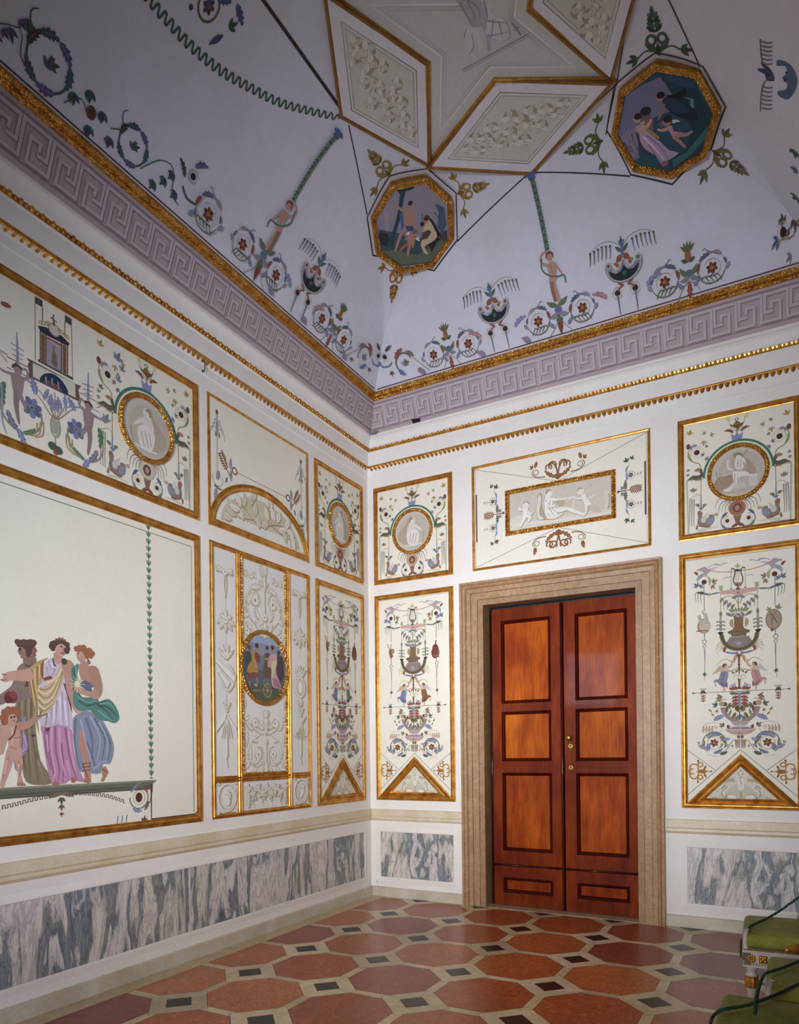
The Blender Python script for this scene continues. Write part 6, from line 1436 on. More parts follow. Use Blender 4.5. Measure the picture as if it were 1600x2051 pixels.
A.line(P(800,150, 840,250), .030, c3); A.line(P(870,180, 880,270), .026, c1); A.line(P(1000,120, 1050,185), .014, c2); A.line(P(1010,160, 1040,140), .008, c2)
A.poly(P(750,160, 790,180, 800,230, 780,260, 810,310, 790,300, 765,290, 770,240, 745,200), c3, 2); A.dot(*g(765,165), .034, c3); A.poly(P(715,150, 745,160, 750,210, 720,200), 'cfd0d8', 1); A.line(P(755,150, 745,200), .006, c2); A.line(P(785,180, 795,250, 770,290), .006, c2)
A.build('painted_star_ground', st)
# ---- rhomb coffers
RH = 'rhomb coffers with grey painted leaf relief round the star'
for k, (a, i, b, gq, lab) in enumerate(((V4[0], I4[0], V4[1], G4[0], 'grey rhomb coffer of painted leafy relief above the door wall'), (V4[3], I4[3], V4[0], G4[3], 'grey rhomb coffer of painted leafy relief beside the left vault'),
        (V4[1], I4[1], V4[2], G4[1], 'grey rhomb coffer cut by the top edge, right of the seated figure'))):
    P4 = [a, gq, b, i]
    ar = sum(P4[j-1][0]*P4[j][1] - P4[j][0]*P4[j-1][1] for j in range(4))
    if ar < 0: P4 = P4[::-1]
    c = (sum(p[0] for p in P4)/4, sum(p[1] for p in P4)/4); e = cobj('rhomb_coffer', lab, 'ceiling coffer', c[0], c[1], RH)
    pm = plane_map(P4, .003); A = AP(pm, .001); A.part('painted_ground'); A.poly(inset(P4, .012), 'e6e4ea'); A.poly(inset(P4, .078), 'd3d3c9')
    A.part('painted_moulding_line')
    for d, cc, w in ((.078, '6f6c68', .006), (.088, 'dedee2', .010), (.100, '98938c', .005)): A.line(inset(P4, d), w, cc, sm=0, closed=True)
    A.part('painted_leaf_relief'); dx, dy = b[0]-a[0], b[1]-a[1]; L = math.hypot(dx, dy); th = math.atan2(dy, dx); mid = ((a[0]+b[0])/2, (a[1]+b[1])/2); cc_ = c; A.at(cc_[0], cc_[1], th, 1, 1)
    A.line([(-.36, .0), (-.2, .05), (-.05, -.02), (.1, .04), (.25, .0), (.36, .02)], .016, 'b9b2a2', .008); A.line([(-.1, .0), (0, .11), (.1, .02), (.2, -.06)], .012, 'b9b2a2', .006)
    r2 = random.Random(k + 3)
    for (x, y) in ((-.36, 0), (-.29, .05), (-.29, -.05), (-.2, .02), (-.15, -.07), (-.12, .09), (-.04, .02), (.0, -.09), (.03, .12), (.09, .03), (.13, -.06), (.18, .07), (.24, -.02), (.31, .03), (.36, -.01), (-.21, -.02), (.06, -.03)):
        rr = .040 + .012*r2.random()
        A.dot(x + .008, y - .010, rr*1.05, 'a8a08c', rr*.95, 9)  # darker offset dot paints the shadow under each leaf cluster
        for q in range(4): t = r2.random() + q*PI/2; A.leaf(x, y, t, rr*1.3, rr*.9, 'cfcbc0' if q % 2 else 'e2e0d8')
        A.line([(x, y), (x + rr*.8, y + rr*.5)], .004, '9a917c')
    A.at(); A.build('painted_ground', e)
    sweepC('gilded_fillet', P4, True, [(-.012, -.01), (-.010, .009), (.004, .009), (.010, 0)], M['goldpaint'], e, mp=pm)
# ---- octagonal history paintings
OCT = 'gilt framed octagonal ceiling paintings'
def octo(cx, cy, r): return [(cx + r*math.cos(PI/4*k), cy + r*math.sin(PI/4*k)) for k in range(8)]
def oct_thing(cx, cy, lab, scene):
    e = cobj('octagonal_painting', lab, 'painting', cx, cy, OCT)
    pm = plane_map(octo(cx, cy, .36), .006); A = AP(pm, .001); scene(A); A.build('painted_scene', e)
    sweepC('carved_frame', octo(cx, cy, .360), True, [(0, -.06), (0, .016), (.008, .020), (.018, .027), (.026, .020), (.031, .012), (.040, .015), (.044, .001)], M['carved'], e, .5, pm)
    A = AC(.003); A.line(octo(cx, cy, .392), .009, '3a2c2c', sm=0, closed=True); A.line(octo(cx, cy, .372), .010, 'f2f1f8', sm=0, closed=True); A.build('painted_outline', e)
    return e
def fig(A, P, h, hr, parts, skin='b08a78', hair='3a2a28'):
    for col, sm, l in parts:
        if isinstance(sm, float): A.line(P(*l), sm, col, sm*.5)
        else: A.poly(P(*l), col, sm)
    A.dot(h[0], h[1], hr, skin); A.dot(h[0] + hr*.3, h[1] - hr*.5, hr*1.05, hair, hr*.8)
def scene1(A):
    cx, cy = 1.170, -1.140; g = K(720, 320, 6.957, toC); P = lambda *c: pl(g, *c)
    A.part('painted_landscape'); A.poly(octo(cx, cy, .335), '8d8aa8'); A.poly(P(560,230, 900,215, 1220,480, 1220,760, 700,800, 260,760, 300,640, 430,400), '98919f', 1); A.poly(P(270,900, 600,880, 900,960, 1220,900, 1225,1040, 960,1360, 580,1370, 300,1210), '3f5358', 1)
    A.poly(P(300,1190, 500,1130, 800,1200, 1000,1100, 1150,1030, 1180,1100, 950,1340, 590,1350), '66705f', 1); A.poly(P(500,300, 640,260, 760,280, 640,340, 600,500, 560,700, 500,900, 460,1100, 400,1100, 480,800, 540,560, 560,380), '2f4552', 1)
    A.poly(P(480,330, 560,260, 700,250, 770,290, 700,320, 560,350), '24404a', 1); A.poly(P(1060,480, 1180,560, 1210,800, 1150,960, 1080,800, 1100,620), '4f6078', 1); A.poly(P(270,940, 380,920, 420,980, 380,1100, 300,1100, 265,1010), '28323c', 1); A.poly(P(340,640, 420,640, 400,860, 370,900), 'a39c98', 1); A.line(P(870,600, 880,700), .006, '4a4450')
    for x, y in ((1050,500), (1100,520), (1040,600)): A.line(P(x,y, x+60,y+90), .008, '39505c', .003)
    A.part('painted_standing_youth'); fig(A, P, g(705,490), .020, (('4a6a98', 1, (570,560,600,545,630,900,590,920,565,700)), ('b08a78', 2, (620,570,680,540,740,570,735,700,700,800,640,790,610,660)), ('b08a78', .030, (730,580,760,720,790,800)), ('b08a78', .026, (620,570,540,540,500,480)), ('b08a78', .034, (650,780,570,900,500,1130)), ('a07a6a', .034, (690,790,660,900,640,960)), ('3a5570', 1, (640,770,740,760,760,830,660,840))))
    A.part('painted_cupid'); fig(A, P, g(770,870), .022, (('b98478', 2, (680,900,740,880,770,940,740,1030,690,1040,660,970)), ('b98478', .030, (700,1020,680,1120,670,1200)), ('a8705f', .028, (680,1010,600,1080,560,1140)), ('b98478', .022, (760,920,750,1000,740,1080)), ('d9d4d8', 1, (620,900,680,840,700,850,690,890,640,890)), ('d9d4d8', 1, (770,940,820,910,840,990,800,970))), hair='8a6a4a')
    A.part('painted_seated_woman'); fig(A, P, g(930,690), .024, (('2a2430', 1, (920,640,1000,680,1080,820,1150,1000,1080,1040,1000,1190,960,1050,1040,900)), ('a02c38', 1, (1090,960,1150,1000,1110,1010)), ('cdbba0', 2, (900,740,960,680,1040,830,1080,960,1000,1030,900,1080,960,1200,900,1180,850,1040,880,960,960,940,940,860,880,860)), ('5a3c44', 1, (880,860,960,830,1000,870,940,960,860,970)), ('b08a78', .022, (860,850,890,780,920,720))), hair='4a3028')
    A.dot(*g(870,740), .018, '30282c')
def scene2(A):
    cx, cy = 3.140, -1.125; g = K(1200, 40, 5.714, toC); P = lambda *c: pl(g, *c)
    A.part('painted_landscape'); A.poly(octo(cx, cy, .335), '2f4f66'); A.poly(P(300,780, 500,650, 700,560, 900,650, 800,900, 560,1000, 440,1300, 460,1500, 390,1600, 200,1300, 260,1000), '7a7a9c', 1); A.poly(P(230,1280, 330,1120, 430,1120, 440,1400, 400,1560, 330,1480), '8f889f', 1)
    A.poly(P(700,560, 900,650, 1120,720, 1310,1020, 1230,1400, 830,1660, 800,1500, 1000,1350, 1050,1100, 900,900, 860,760), '20424f', 1); A.poly(P(830,1500, 1000,1380, 1200,1150, 1310,1040, 1280,1180, 1050,1420, 850,1620), '3f7078', 1); A.poly(P(400,1560, 500,1450, 700,1600, 790,1640, 560,1660, 430,1640), '2f5a60', 1)
    for l in ((280,1300,350,1400,400,1420), (370,1180,400,1300,460,1420), (330,1330,400,1400)): A.line(P(*l), .006, '3a3c4c', .003)
    A.part('painted_flying_spirit'); fig(A, P, g(690,760), .026, (('1c2838', 2, (720,770,880,730,980,680,1000,740,940,800,1080,900,1120,1020,1000,1000,860,940,760,860)), ('28405a', 2, (720,800,820,760,960,820,1040,920,900,930,800,880)), ('10161e', 1, (730,740,860,730,980,690,1000,730,880,770)), ('a07868', .026, (730,820,720,900,670,990)), ('6f9aa8', 1, (960,760,1080,800,1080,890,1040,860,1040,800))), hair='1c1a20')
    A.part('painted_bearded_god'); fig(A, P, g(520,940), .034, (('7d6460', 2, (480,980,600,950,620,1050,600,1180,520,1120,480,1040)),), skin='77605c', hair='26262c')
    A.part('painted_reclining_woman'); fig(A, P, g(430,1000), .026, (('4a3440', 1, (410,1150,470,1200,500,1350,600,1450,540,1430,450,1300)), ('b9a3c0', 2, (460,1180,540,1130,600,1180,700,1250,800,1360,910,1390,830,1470,790,1500,700,1560,640,1440,520,1360,470,1260)), ('c2a294', 2, (420,1080,500,1060,540,1100,500,1180,430,1140)), ('c9a898', .032, (450,1110,540,1080,590,1000)), ('c9a898', .026, (480,1060,520,1020)), ('b08a50', 1, (530,1100,600,1120,690,1190,680,1220,600,1180)), ('9a6a6c', 1, (700,1540,780,1500,790,1560,720,1620)), ('e3d6e6', .012, (500,1200,640,1350,740,1500)), ('8f7a9c', .010, (540,1180,700,1320,790,1480)), ('8f7a9c', .010, (560,1300,660,1460,720,1560))), skin='c2a294', hair='2c2024')
    A.part('painted_cupid'); fig(A, P, g(770,1010), .028, (('c09c92', 2, (780,1060,830,1060,850,1120,920,1130,940,1180,870,1200,820,1160)), ('c09c92', .026, (800,1080,720,1110,660,1100)), ('b08a80', .032, (910,1160,990,1170,1060,1140)), ('b08a80', .030, (860,1190,920,1250,980,1320)), ('d5d4dc', 1, (830,990,880,985,930,1010,880,1020,840,1030)), ('5a7088', 1, (670,1030,730,1000,750,1060,700,1080))), hair='2a2024')
oct_thing(1.170, -1.140, 'octagonal ceiling painting with a standing youth, cupid and seated woman, near corner', scene1)
oct_thing(3.140, -1.125, 'octagonal ceiling painting with a dark flying spirit over a reclining woman', scene2)
# ---- thin dark ribs drawn between the medallions
rb = cobj('painted_rib_lines', 'thin dark lines linking the ceiling coffers and octagons', 'painted lines', XC, YC)
A = AC(.0022); D = '3f2f30'
def rib(*px, w=.008): A.line([toC(px[i], px[i+1]) for i in range(0, len(px), 2)], w, D, sm=0)
rib(698,250, 735,430); rib(700,240, 855,328); rib(855,328, 1062,345, 1262,353); rib(1062,344, 915,484); rib(1062,344, 1235,168); rib(1235,168, 1265,-20); rib(1235,168, 1213,270); rib(1330,-20, 1407,145)
rib(700,242, 520,-10, w=.020)
A.build('painted_rib_lines', rb)
# gilt strip at far left rib
A = AC(.003)
g2s = cobj('gilded_rib', 'narrow gilded strip running from the star coffer out of the top edge', 'moulding', *toC(680, 120))
sweepC('gilded_strip', [toC(697, 236), toC(660, -10)], False, [(-.010, 0), (-.008, .010), (.008, .010), (.010, 0)], M['gold'], g2s)
# ---- gold sprigs at the octagon sides
def sprig(px, py, tx, ty, s, col, dk, lab):
    c = toC(px, py); t = toC(tx, ty); a = math.atan2(t[1]-c[1], t[0]-c[0]); e = cobj('painted_sprig', lab, 'painted ornament', c[0], c[1], 'painted bell flower sprigs round the octagons')
    A = AC(.003); A.at(c[0], c[1], a, s, 1)
    for q in (-1, 1):
        A.line([(-.03, 0), (.0, q*.07), (-.03, q*.12)], .007, dk); A.trefoil(-.03, q*.12, q*1.57, .075, col); A.ring(.055, q*.030, .030, .016, col, .024); A.leaf(-.02, q*.01, q*.7, .09, .035, col)
    A.leaf(-.05, 0, 0, .08, .03, dk)
    for i in range(4):
        for q in (-1, 1): A.leaf(.10 + .030*i, 0, q*.75, .062 - .008*i, .026, col if i % 2 else dk)
    A.leaf(.20, 0, 0, .06, .022, col); A.build('sprig', e)
for q in ((775,345, 752,318, 1.0, '8f7c3c', '6a6030', 'dull gold sprig on the upper left side of the near octagon'), (925,385, 965,372, .9, 'a57f3c', '7d6030', 'gold sprig on the right side of the near octagon'), (795,545, 787,588, .95, 'a5722f', '7d5426', 'gold sprig hanging below the near octagon'),
          (1195,285, 1160,296, .95, '66683c', '4a4c30', 'olive sprig on the left side of the far octagon'), (1318,95, 1311,55, 1.1, '3f6048', '33442f', 'green sprig above the far octagon'), (1438,308, 1468,328, .95, '7a7050', '5a5238', 'brown sprig on the right side of the far octagon')): sprig(*q)
# ---- leafy scroll borders along the coves
def border(mp, U0, sgn, items, name, lab):
    """items in cove coordinates: u measured from the room corner, w up the cove"""
    e = empty(name, mp(sgn*1.6 if sgn > 0 else -2.2, .2), lab, 'painted border')
    A = Art(mp, .002, 0, WN, 2e-5)
    m_ = lambda u: sgn*u
    A.part('painted_border_line'); A.line([(m_(.30), .035), (m_(RW - .3 if sgn > 0 else 4.9), .035)], .009, '5a302c', sm=0)
    def S(u, w, r, m, **k): A.part('painted_leaf_scroll'); scroll(A, m_(u), w, r, m*sgn, **k)
    def pine(u, w):
        A.part('painted_pineapple'); u = m_(u)
        A.acan(u, w-.01, -1.57, .12, .05, '8a4a38'); A.dot(u, w+.05, .030, '5f6a94', .026)
        for q in (-1, 1): A.leaf(u, w+.04, 1.57 + q*1.3, .09, .035, '6a7a58', -q*.5); A.leaf(u, w+.03, -1.57 + q*.9, .07, .035, '8a8a96', q*.4); A.leaf(u, w+.13, 1.57 + q*1.2, .055, .03, '55624a'); A.line([(u, w), (u + q*.05, w-.04), (u + q*.09, w-.11)], .005, OL)
        A.part('painted_pineapple_fruit'); A.dot(u, w+.17, .022, '9a6a38', .038)
        for i in range(5): A.leaf(u, w+.19, .8 + .38*i, .075, .02, '6a6a44')
    def stand(u, w):
        A.part('painted_pedestal_flower'); u = m_(u)
        A.leaf(u, w+.02, -1.57, .16, .045, '7d4436'); A.dot(u, w+.05, .032, '66719c', .030)
        for q in (-1, 1): A.leaf(u, w+.085, 1.57 + q*1.5, .10, .04, '66775a', -q*.4); A.leaf(u, w+.03, -1.57 + q*.9, .09, .04, '8a8a96', q*.4); A.line([(u, w), (u + q*.05, w-.08), (u + q*.12, w-.15)], .005, OL)
        A.leaf(u, w, -1.57, .05, .06, '5a7050')
    def discs(u):
        for q in (-1, 1):
            A.part('painted_pendant_disc')
            x = m_(u + q*.070); A.eye(x, .205, .022, '3a2422', 'cfc9a8'); A.line([(x, .19), (x + .004, .11), (x + .006, .05)], .013, '77757f', .006, sm=0)
            A.acan(m_(u + q*.16), .19, 1.57 - q*sgn*.5, .13, .05, 'a77f80' if q < 0 else '7f86ab', -q*.6*sgn); A.acan(m_(u + q*.06), .30, 1.57 + q*sgn*.4, .07, .04, '6f80b0')
            A.line([(m_(u + q*.02), .25), (m_(u + q*.055), .275), (m_(u + q*.05), .315), (m_(u + q*.02), .30)], .014, '9a5540'); A.line([(m_(u + q*.015), .25), (m_(u + q*.05), .235), (m_(u + q*.06), .21)], .012, '9a5540')
    def crescent(u):
        A.part('painted_crescent_shield'); x = m_(u); w0 = .385; R = .145; n = 20; Wh, Dk = 'b5b0b4', '7d7a80'
        top = lambda s: [(s*R*.99, .03), (s*R*.80, .045), (s*R*.66, .02), (s*R*.62, -.02), (s*R*.40, -.045), (s*R*.15, -.03), (0, .03)]
        out = [(R*math.cos(PI + PI*i/n), R*.82*math.sin(PI + PI*i/n)) for i in range(n+1)]
        o = [(x+p[0], w0+p[1]) for p in out + top(1)[0:] + top(-1)[::-1][1:]]
        A.poly(o, '8a8790'); A.poly([(x+p[0]*.80, w0 - .014 + p[1]*.80) for p in out] + [(x + .5*R, w0-.045), (x + .2*R, w0-.04), (x, w0+.0), (x - .2*R, w0-.04), (x - .5*R, w0-.045)], '1f2a2c')
        A.line([(x+p[0]*.93, w0+p[1]*.93) for p in out], .010, Wh, sm=0)
        for s in (-1, 1):
            A.ring(x + s*R*.80, w0+.022, .020, .012, Wh); A.dot(x + s*R*.80, w0+.022, .010, '55525a'); A.dot(x + s*.050, w0+.012, .014, 'a0682c'); A.dot(x + s*.065, w0+.024, .010, 'b0803c'); A.line([(x + s*R*.62, w0), (x + s*R*.40, w0-.026), (x + s*.03, w0-.01), (x, w0+.05)], .012, Wh)
            A.leaf(x, w0+.075, -1.57 + s*.9, .07, .04, 'a0553c'); A.leaf(x, w0+.09, 1.57 + s*.8, .07, .025, '4f6a50')
            A.line([(x, w0+.13), (x + s*.08, w0+.185), (x + s*.17, w0+.19), (x + s*.25, w0+.15)], .004, 'a8a070', .002)
            for i in range(6): q = x + s*(.085 + .032*i); A.drip(q, w0 + .165 - .006*abs(i-2), .085, ['8d8a98', '7d7484', '6a7a66'][i % 3], .013, s*.012)
        A.dot(x, w0-.055, .018, '2f6a50'); A.line([(x, w0+.05), (x, w0+.15)], .016, '6a7aa0'); A.leaf(x, w0+.13, 1.57, .07, .02, '4f6a58'); A.leaf(x, w0+.12, 1.9, .06, .016, '5f6f9c'); A.leaf(x, w0+.12, 1.2, .06, .016, '5f6f9c')
    def putto(u, w0=.285, lean=0):
        A.part('painted_garland_boy'); A.at(m_(u), w0, 0, 1, sgn); sk, sd = 'bf9788', '94705f'
        A.line([(.02, 0), (.0, .09), (-.01, .16)], .030, sk, .036); A.line([(-.01, .0), (-.02, .08), (-.02, .16)], .028, sd, .036)
        A.poly([(-.035, .15), (.025, .15), (.03, .20), (.035, .27), (.0, .29), (-.035, .27), (-.03, .20)], sk, 2); A.line([(-.03, .27), (-.075, .30), (-.07, .35), (-.02, .37)], .022, sk, .014); A.line([(.03, .265), (.06, .21), (.085, .165)], .020, sk, .012)
        A.dot(-.005, .325, .026, sk, .030); A.poly([(-.035, .33), (-.025, .36), (.01, .365), (.03, .345), (.03, .30), (.015, .34), (-.015, .345), (-.03, .31)], '8a4a38', 1)
        A.line([(-.07, .33), (-.08, .25), (-.02, .19), (.04, .17), (.09, .165), (.095, .11)], .011, '4f7060'); A.line([(.0, .27), (.0, .17)], .004, sd); A.dot(-.012, .325, .003, '3a2422'); A.dot(.006, .325, .003, '3a2422'); A.at()
        A.part('painted_leaf_garland'); x = m_(u) - .01*sgn
        for i in range(22):
            w = .665 + .0245*i
            for q in (-1, 1): A.leaf(x, w + .022, -1.57 + q*.55, .036, .015, '4f6f58')
            A.leaf(x, w + .024, -1.57, .038, .016, '6a8468' if i % 2 else '446050')
        for q in (-1.2, -.5, .5, 1.2): A.leaf(x, 1.205, -1.57 + q, .055, .024, '5566a0')
    for it in items: {'S': S, 'pine': pine, 'stand': stand, 'discs': discs, 'cres': crescent, 'putto': putto}[it[0]](*it[1:]) if it[0] != 'S' else S(it[1], it[2], it[3], it[4])
    # corner piece
    A.part('painted_corner_scroll'); A.eye(m_(.478), .285, .020, '3a2422', 'cfc9a8'); A.acan(m_(.43), .33, 2.2 if sgn > 0 else .94, .07, .04, '5a4a44'); A.acan(m_(.50), .33, .4 if sgn > 0 else 2.74, .08, .04, '4a4a44')
    A.line([(m_(.40), .26), (m_(.43), .21), (m_(.50), .20), (m_(.54), .225)], .020, '6f7ba3', .008); A.part('painted_corner_leaf'); A.trefoil(m_(.51), .15, -1.57, .05, '7d5a4a')
    A.part('painted_corner_spiral'); A.ring(m_(.66), .19, .082, .012, '7d5a50', a0=.3, a1=3.8); A.acan(m_(.585), .23, 1.2 if sgn > 0 else 1.94, .12, .06, '8a4a3c', -.5*sgn); A.acan(m_(.70), .27, -.2 if sgn > 0 else 3.34, .09, .05, '6f6a58', -.4*sgn); A.acan(m_(.59), .15, -1.2 if sgn > 0 else -1.94, .09, .05, '5f709c', .4*sgn)
    A.trefoil(m_(.66), .16, 1.3, .07, '8d8aa0'); A.trefoil(m_(.67), .18, .2, .05, '6a8060'); A.part('painted_stem'); A.line([(m_(.74), .24), (m_(.80), .17), (m_(.90), .065)], .006, OL); A.trefoil(m_(.80), .11, -1.3, .05, '6a7a50')
    A.part('painted_border_leaf')
    for u in (.86, 1.47, 2.02 if 0 else 1.9): A.leaf(m_(u), .05, 2.6, .09, .05, '8f8698')
    A.build('painted_border_line', e); return e
base = [('S', .964, .176, .098, 1), ('pine', 1.125, .135), ('S', 1.320, .178, .100, -1), ('discs', 1.615), ('cres', 1.615), ('S', 1.985, .180, .098, 1), ('stand', 2.170, .170), ('putto', 2.170)]
mir = [('S', 2*2.17 - .964, .176, .098, -1), ('pine', 3.21, .135), ('S', 3.03, .178, .100, 1), ('discs', 2.735), ('cres', 2.735), ('S', 2.372, .180, .098, -1)]
border(mapCR, 0, 1, base + mir, 'scroll_border', 'painted scroll border with crescent shields and a garland boy, cove above the door wall')
left = [('S', .964, .178, .098, 1), ('pine', 1.135, .150), ('S', 1.310, .185, .100, -1), ('discs', 1.600), ('cres', 1.585), ('S', 1.935, .188, .098, 1), ('stand', 2.115, .180), ('putto', 2.095), ('S', 2.320, .185, .095, -1), ('S', 2.665, .175, .105, 1)]
bl = border(mapCL, 0, -1, left, 'scroll_border', 'painted scroll border with garland boy running into the dark upper left cove')
A = Art(mapCL, .0035, 0, WN, 2e-5); dk = ('3f5560', '4a5f50', '5a5a80', '4a3a38')
A.part('painted_dark_scroll')
for u, w, r in ((3.282, .172, .095), (3.844, .190, .120)):
    A.part('painted_dark_scroll')
    A.at(-u, w, 0, r, 1); A.ring(0, 0, 1.0, .10, dk[1], a0=-4.2, a1=1.4)
    for a_, c in ((2.3, dk[0]), (1.4, dk[2]), (.5, dk[0]), (3.1, dk[3]), (-1.9, dk[0]), (-1.0, dk[2])): A.acan(math.cos(a_), math.sin(a_), a_ - PI/2, .85, .5, c, -.4)
    A.trefoil(0, -.2, 1.5, .6, dk[2]); A.trefoil(.05, .0, .5, .5, dk[1]); A.line([(-1, .5), (-1.25, 1.1), (-1.0, 1.4)], .07, dk[1], .04); A.at()
A.part('painted_dark_sprays')
for u, w in ((3.68, .17), (3.60, .24), (3.50, .20), (3.55, .09), (3.42, .12), (3.02, .16), (3.08, .10), (2.98, .22), (2.92, .14), (4.06, .19), (4.0, .28), (4.12, .12)):
    A.part('painted_leaf_spray'); A.trefoil(-u, w, 1.2 + u, .065, dk[int(u*10) % 3]); A.trefoil(-u - .03, w - .03, 3.6 - u, .05, dk[(int(u*10) + 1) % 3])
A.part('painted_disc'); A.dot(-3.567, .150, .030, '5a3a30', .034); A.ring(-3.567, .150, .022, .004, '7a5a48')
A.part('painted_disc_scroll'); A.eye(-2.854, .290, .020, '1c2424', '8f8a78'); A.acan(-2.86, .34, 1.2, .10, .05, dk[2], -.6); A.acan(-2.91, .25, 1.9, .10, .04, dk[3], .5); A.line([(-2.90, .20), (-2.84, .16), (-2.76, .17)], .014, dk[1])
A.part('painted_tendrils'); A.line([(-4.2, .10), (-4.02, .22), (-3.98, .12), (-3.90, .08)], .006, dk[1]); A.line([(-3.72, .09), (-3.64, .17), (-3.58, .12)], .006, dk[1]); A.line([(-3.44, .16), (-3.38, .20), (-3.34, .26)], .006, dk[1]); A.line([(-3.2, .10), (-3.10, .22), (-3.0, .24), (-2.95, .12), (-2.88, .09)], .006, dk[1])
A.build('painted_dark_scroll', bl)
# ---- green wavy swag
c = toC(480, 160); e = cobj('ribbon_swag', 'dark green wavy ribbon swag curving over the dark left vault', 'painted ribbon', c[0], c[1])
A = AC(.0035, fine=.05); pts = smooth_pts([toC(*p) for p in ((290,-15), (300,0), (330,35), (380,90), (440,140), (500,175), (560,205), (620,222), (680,236))], False, 10)
d = [0]
for a, b in zip(pts, pts[1:]): d.append(d[-1] + math.dist(a, b))
out = []; t = 0; i = 0; ph = 0
while t < d[-1]:
    while d[i+1] < t: i += 1
    f = (t - d[i]) / max(1e-9, d[i+1]-d[i]); p, q = pts[i], pts[i+1]; dx, dy = q[0]-p[0], q[1]-p[1]; l = math.hypot(dx, dy); s = math.sin(ph)
    s = max(-1, min(1, s*1.6)); out.append((p[0]+dx*f - dy/l*.016*s, p[1]+dy*f + dx/l*.016*s)); t += .006; ph += .006*2*PI/.050
A.line(out, .011, '3f5f4c', sm=0); A.build('painted_ribbon', e)
# ---- ornament cut by the top edge and right hand crescent
c = toC(440, 15); e = cobj('leaf_ornament', 'small dark leaf ornament touching the top edge, left vault', 'painted ornament', c[0], c[1])
A = AC(.0035); X, Y = toC(418, 12); A.ring(X, Y, .060, .010, '6a5a48'); A.rosette(X, Y, .035, '5a4a6a', '7a6a40'); A.acan(X + .05, Y + .02, 1.0, .08, .05, '4a5580'); A.acan(*toC(475, 8), 2.0, .10, .05, '4a5580'); A.trefoil(*toC(458, 55), .5, .06, '3f5f48'); A.leaf(*toC(447, 70), -2.6, .09, .03, '4a5070'); A.dot(*toC(382, 14), .012, '5a3a38'); A.build('leaf_spray', e)
A = Art(lambda u, v, h: mapC(u, v, h), .0035, .1)
c = toC(1575, 165); e = cobj('crescent_shield', 'blue rimmed crescent shield with weeping plumes at the right edge of the vault', 'painted ornament', c[0], c[1])
g = K(800, 0, 2, toC); P = lambda *c: pl(g, *c)
A.poly(P(1515,240, 1560,255, 1590,300, 1590,350, 1560,395, 1525,385, 1515,365, 1545,360, 1555,335, 1535,310, 1555,290, 1545,262, 1515,262), '55688c', 3); A.poly(P(1545,285, 1570,295, 1580,330, 1565,365, 1550,372, 1562,340, 1540,320, 1555,300), '1f2a40', 3)
A.trefoil(*g(1500,300), 2.8, .10, '33476a'); A.trefoil(*g(1480,285), 1.8, .07, '33476a')
for s, y0 in ((-1, 250), (1, 345)):
    A.line(P(1500,300, 1470,300+s*20, 1452,300+s*60, 1446,300+s*145), .005, '6a6a58')
    for i in range(6): y = y0 + s*i*17; A.line(P(1452,y, 1475,y+6, 1495,y+4), .008, '6a6e80', .004)
A.build('painted_shield', e)
# right cove: leaf scroll glimpses
A = Art(mapC, .0035, .1); c = toC(1585, 440); e = cobj('scroll_border', 'fragment of leaf scroll border at the right edge beyond the vault crease', 'painted border', c[0], c[1])
for x, y, L, cc in ((1590,300,.10,'3f6048'), (1597,395,.10,'4a5f50'), (1590,440,.10,'6a5a50'), (1568,450,.08,'7d4436'), (1580,470,.06,'5a3a30'), (1560,480,.09,'5566a0'), (1585,510,.07,'8a8a96'), (1565,435,.07,'4a6a50'), (1598,345,.08,'55688c')): A.part('painted_leaf'); A.trefoil(*toC(x, y), 1.0 + x, L*.62, cc)
A.line([toC(1545, 500), toC(1565, 480), toC(1590, 470), toC(1599, 440)], .008, OL); A.eye(*toC(1568, 465), .020, '4a2320'); A.build('leaf_scroll', e)
# ================================================================== gilt armchairs along the right wall
def rbox(name, a, b, r, mat, parent, seg=4, puff=0):
    bm = bmesh.new(); bmesh.ops.create_cube(bm, size=1)
    sz = [b[i]-a[i] for i in range(3)]; c = [(a[i]+b[i])/2 for i in range(3)]
    for v in bm.verts: v.co = Vector([v.co[i]*sz[i] for i in range(3)])
    bmesh.ops.bevel(bm, geom=bm.edges[:] , offset=r, segments=seg, profile=.5, affect='EDGES')
    bmesh.ops.subdivide_edges(bm, edges=[e for e in bm.edges if e.calc_length() > r*2.2], cuts=5, use_grid_fill=True)
    for v in bm.verts:
        if puff:
            x, y, z = (v.co[i]/sz[i]*2 for i in range(3)); v.co.z += puff * max(0, 1-x*x) * max(0, 1-y*y) * (1 if z > 0 else -.2)
            v.co.x += puff*.5*(1 if x > 0 else -1) * max(0, 1-y*y) * max(0, 1-z*z) if abs(x) > .9 else 0
        v.co += Vector(c)
    me = bpy.data.meshes.new(name); bm.to_mesh(me); bm.free(); me.materials.append(mat)
    me.polygons.foreach_set('use_smooth', [True]*len(me.polygons))
    o = bpy.data.objects.new(name, me); COL.objects.link(o); o.parent = parent; return o
GRP = 'green velvet armchairs in a row by the right wall'
ch = empty('armchair', (3.630, -2.11, 0), 'farthest green velvet armchair, its cushion and carved front leg nearest the marble panel', 'armchair', GRP, rz=math.radians(2.6))
D_, W_ = .60, .52                       # depth (x, towards the wall) and width (y); origin = near front corner
def local(m, name, mat, smooth=False, label=None, parent=None):
    cols = [lin(c) if c else (1, 1, 1, 1) for c in m.C] if any(m.C) else None
    o = mesh_obj(name, m.V, m.F, mat, None, cols, smooth, label=label); o.parent = parent or ch; return o
rbox('seat_cushion', (.004, .004, .424), (D_+.02, W_-.004, .497), .028, M['velvet'], ch, 5, .010)
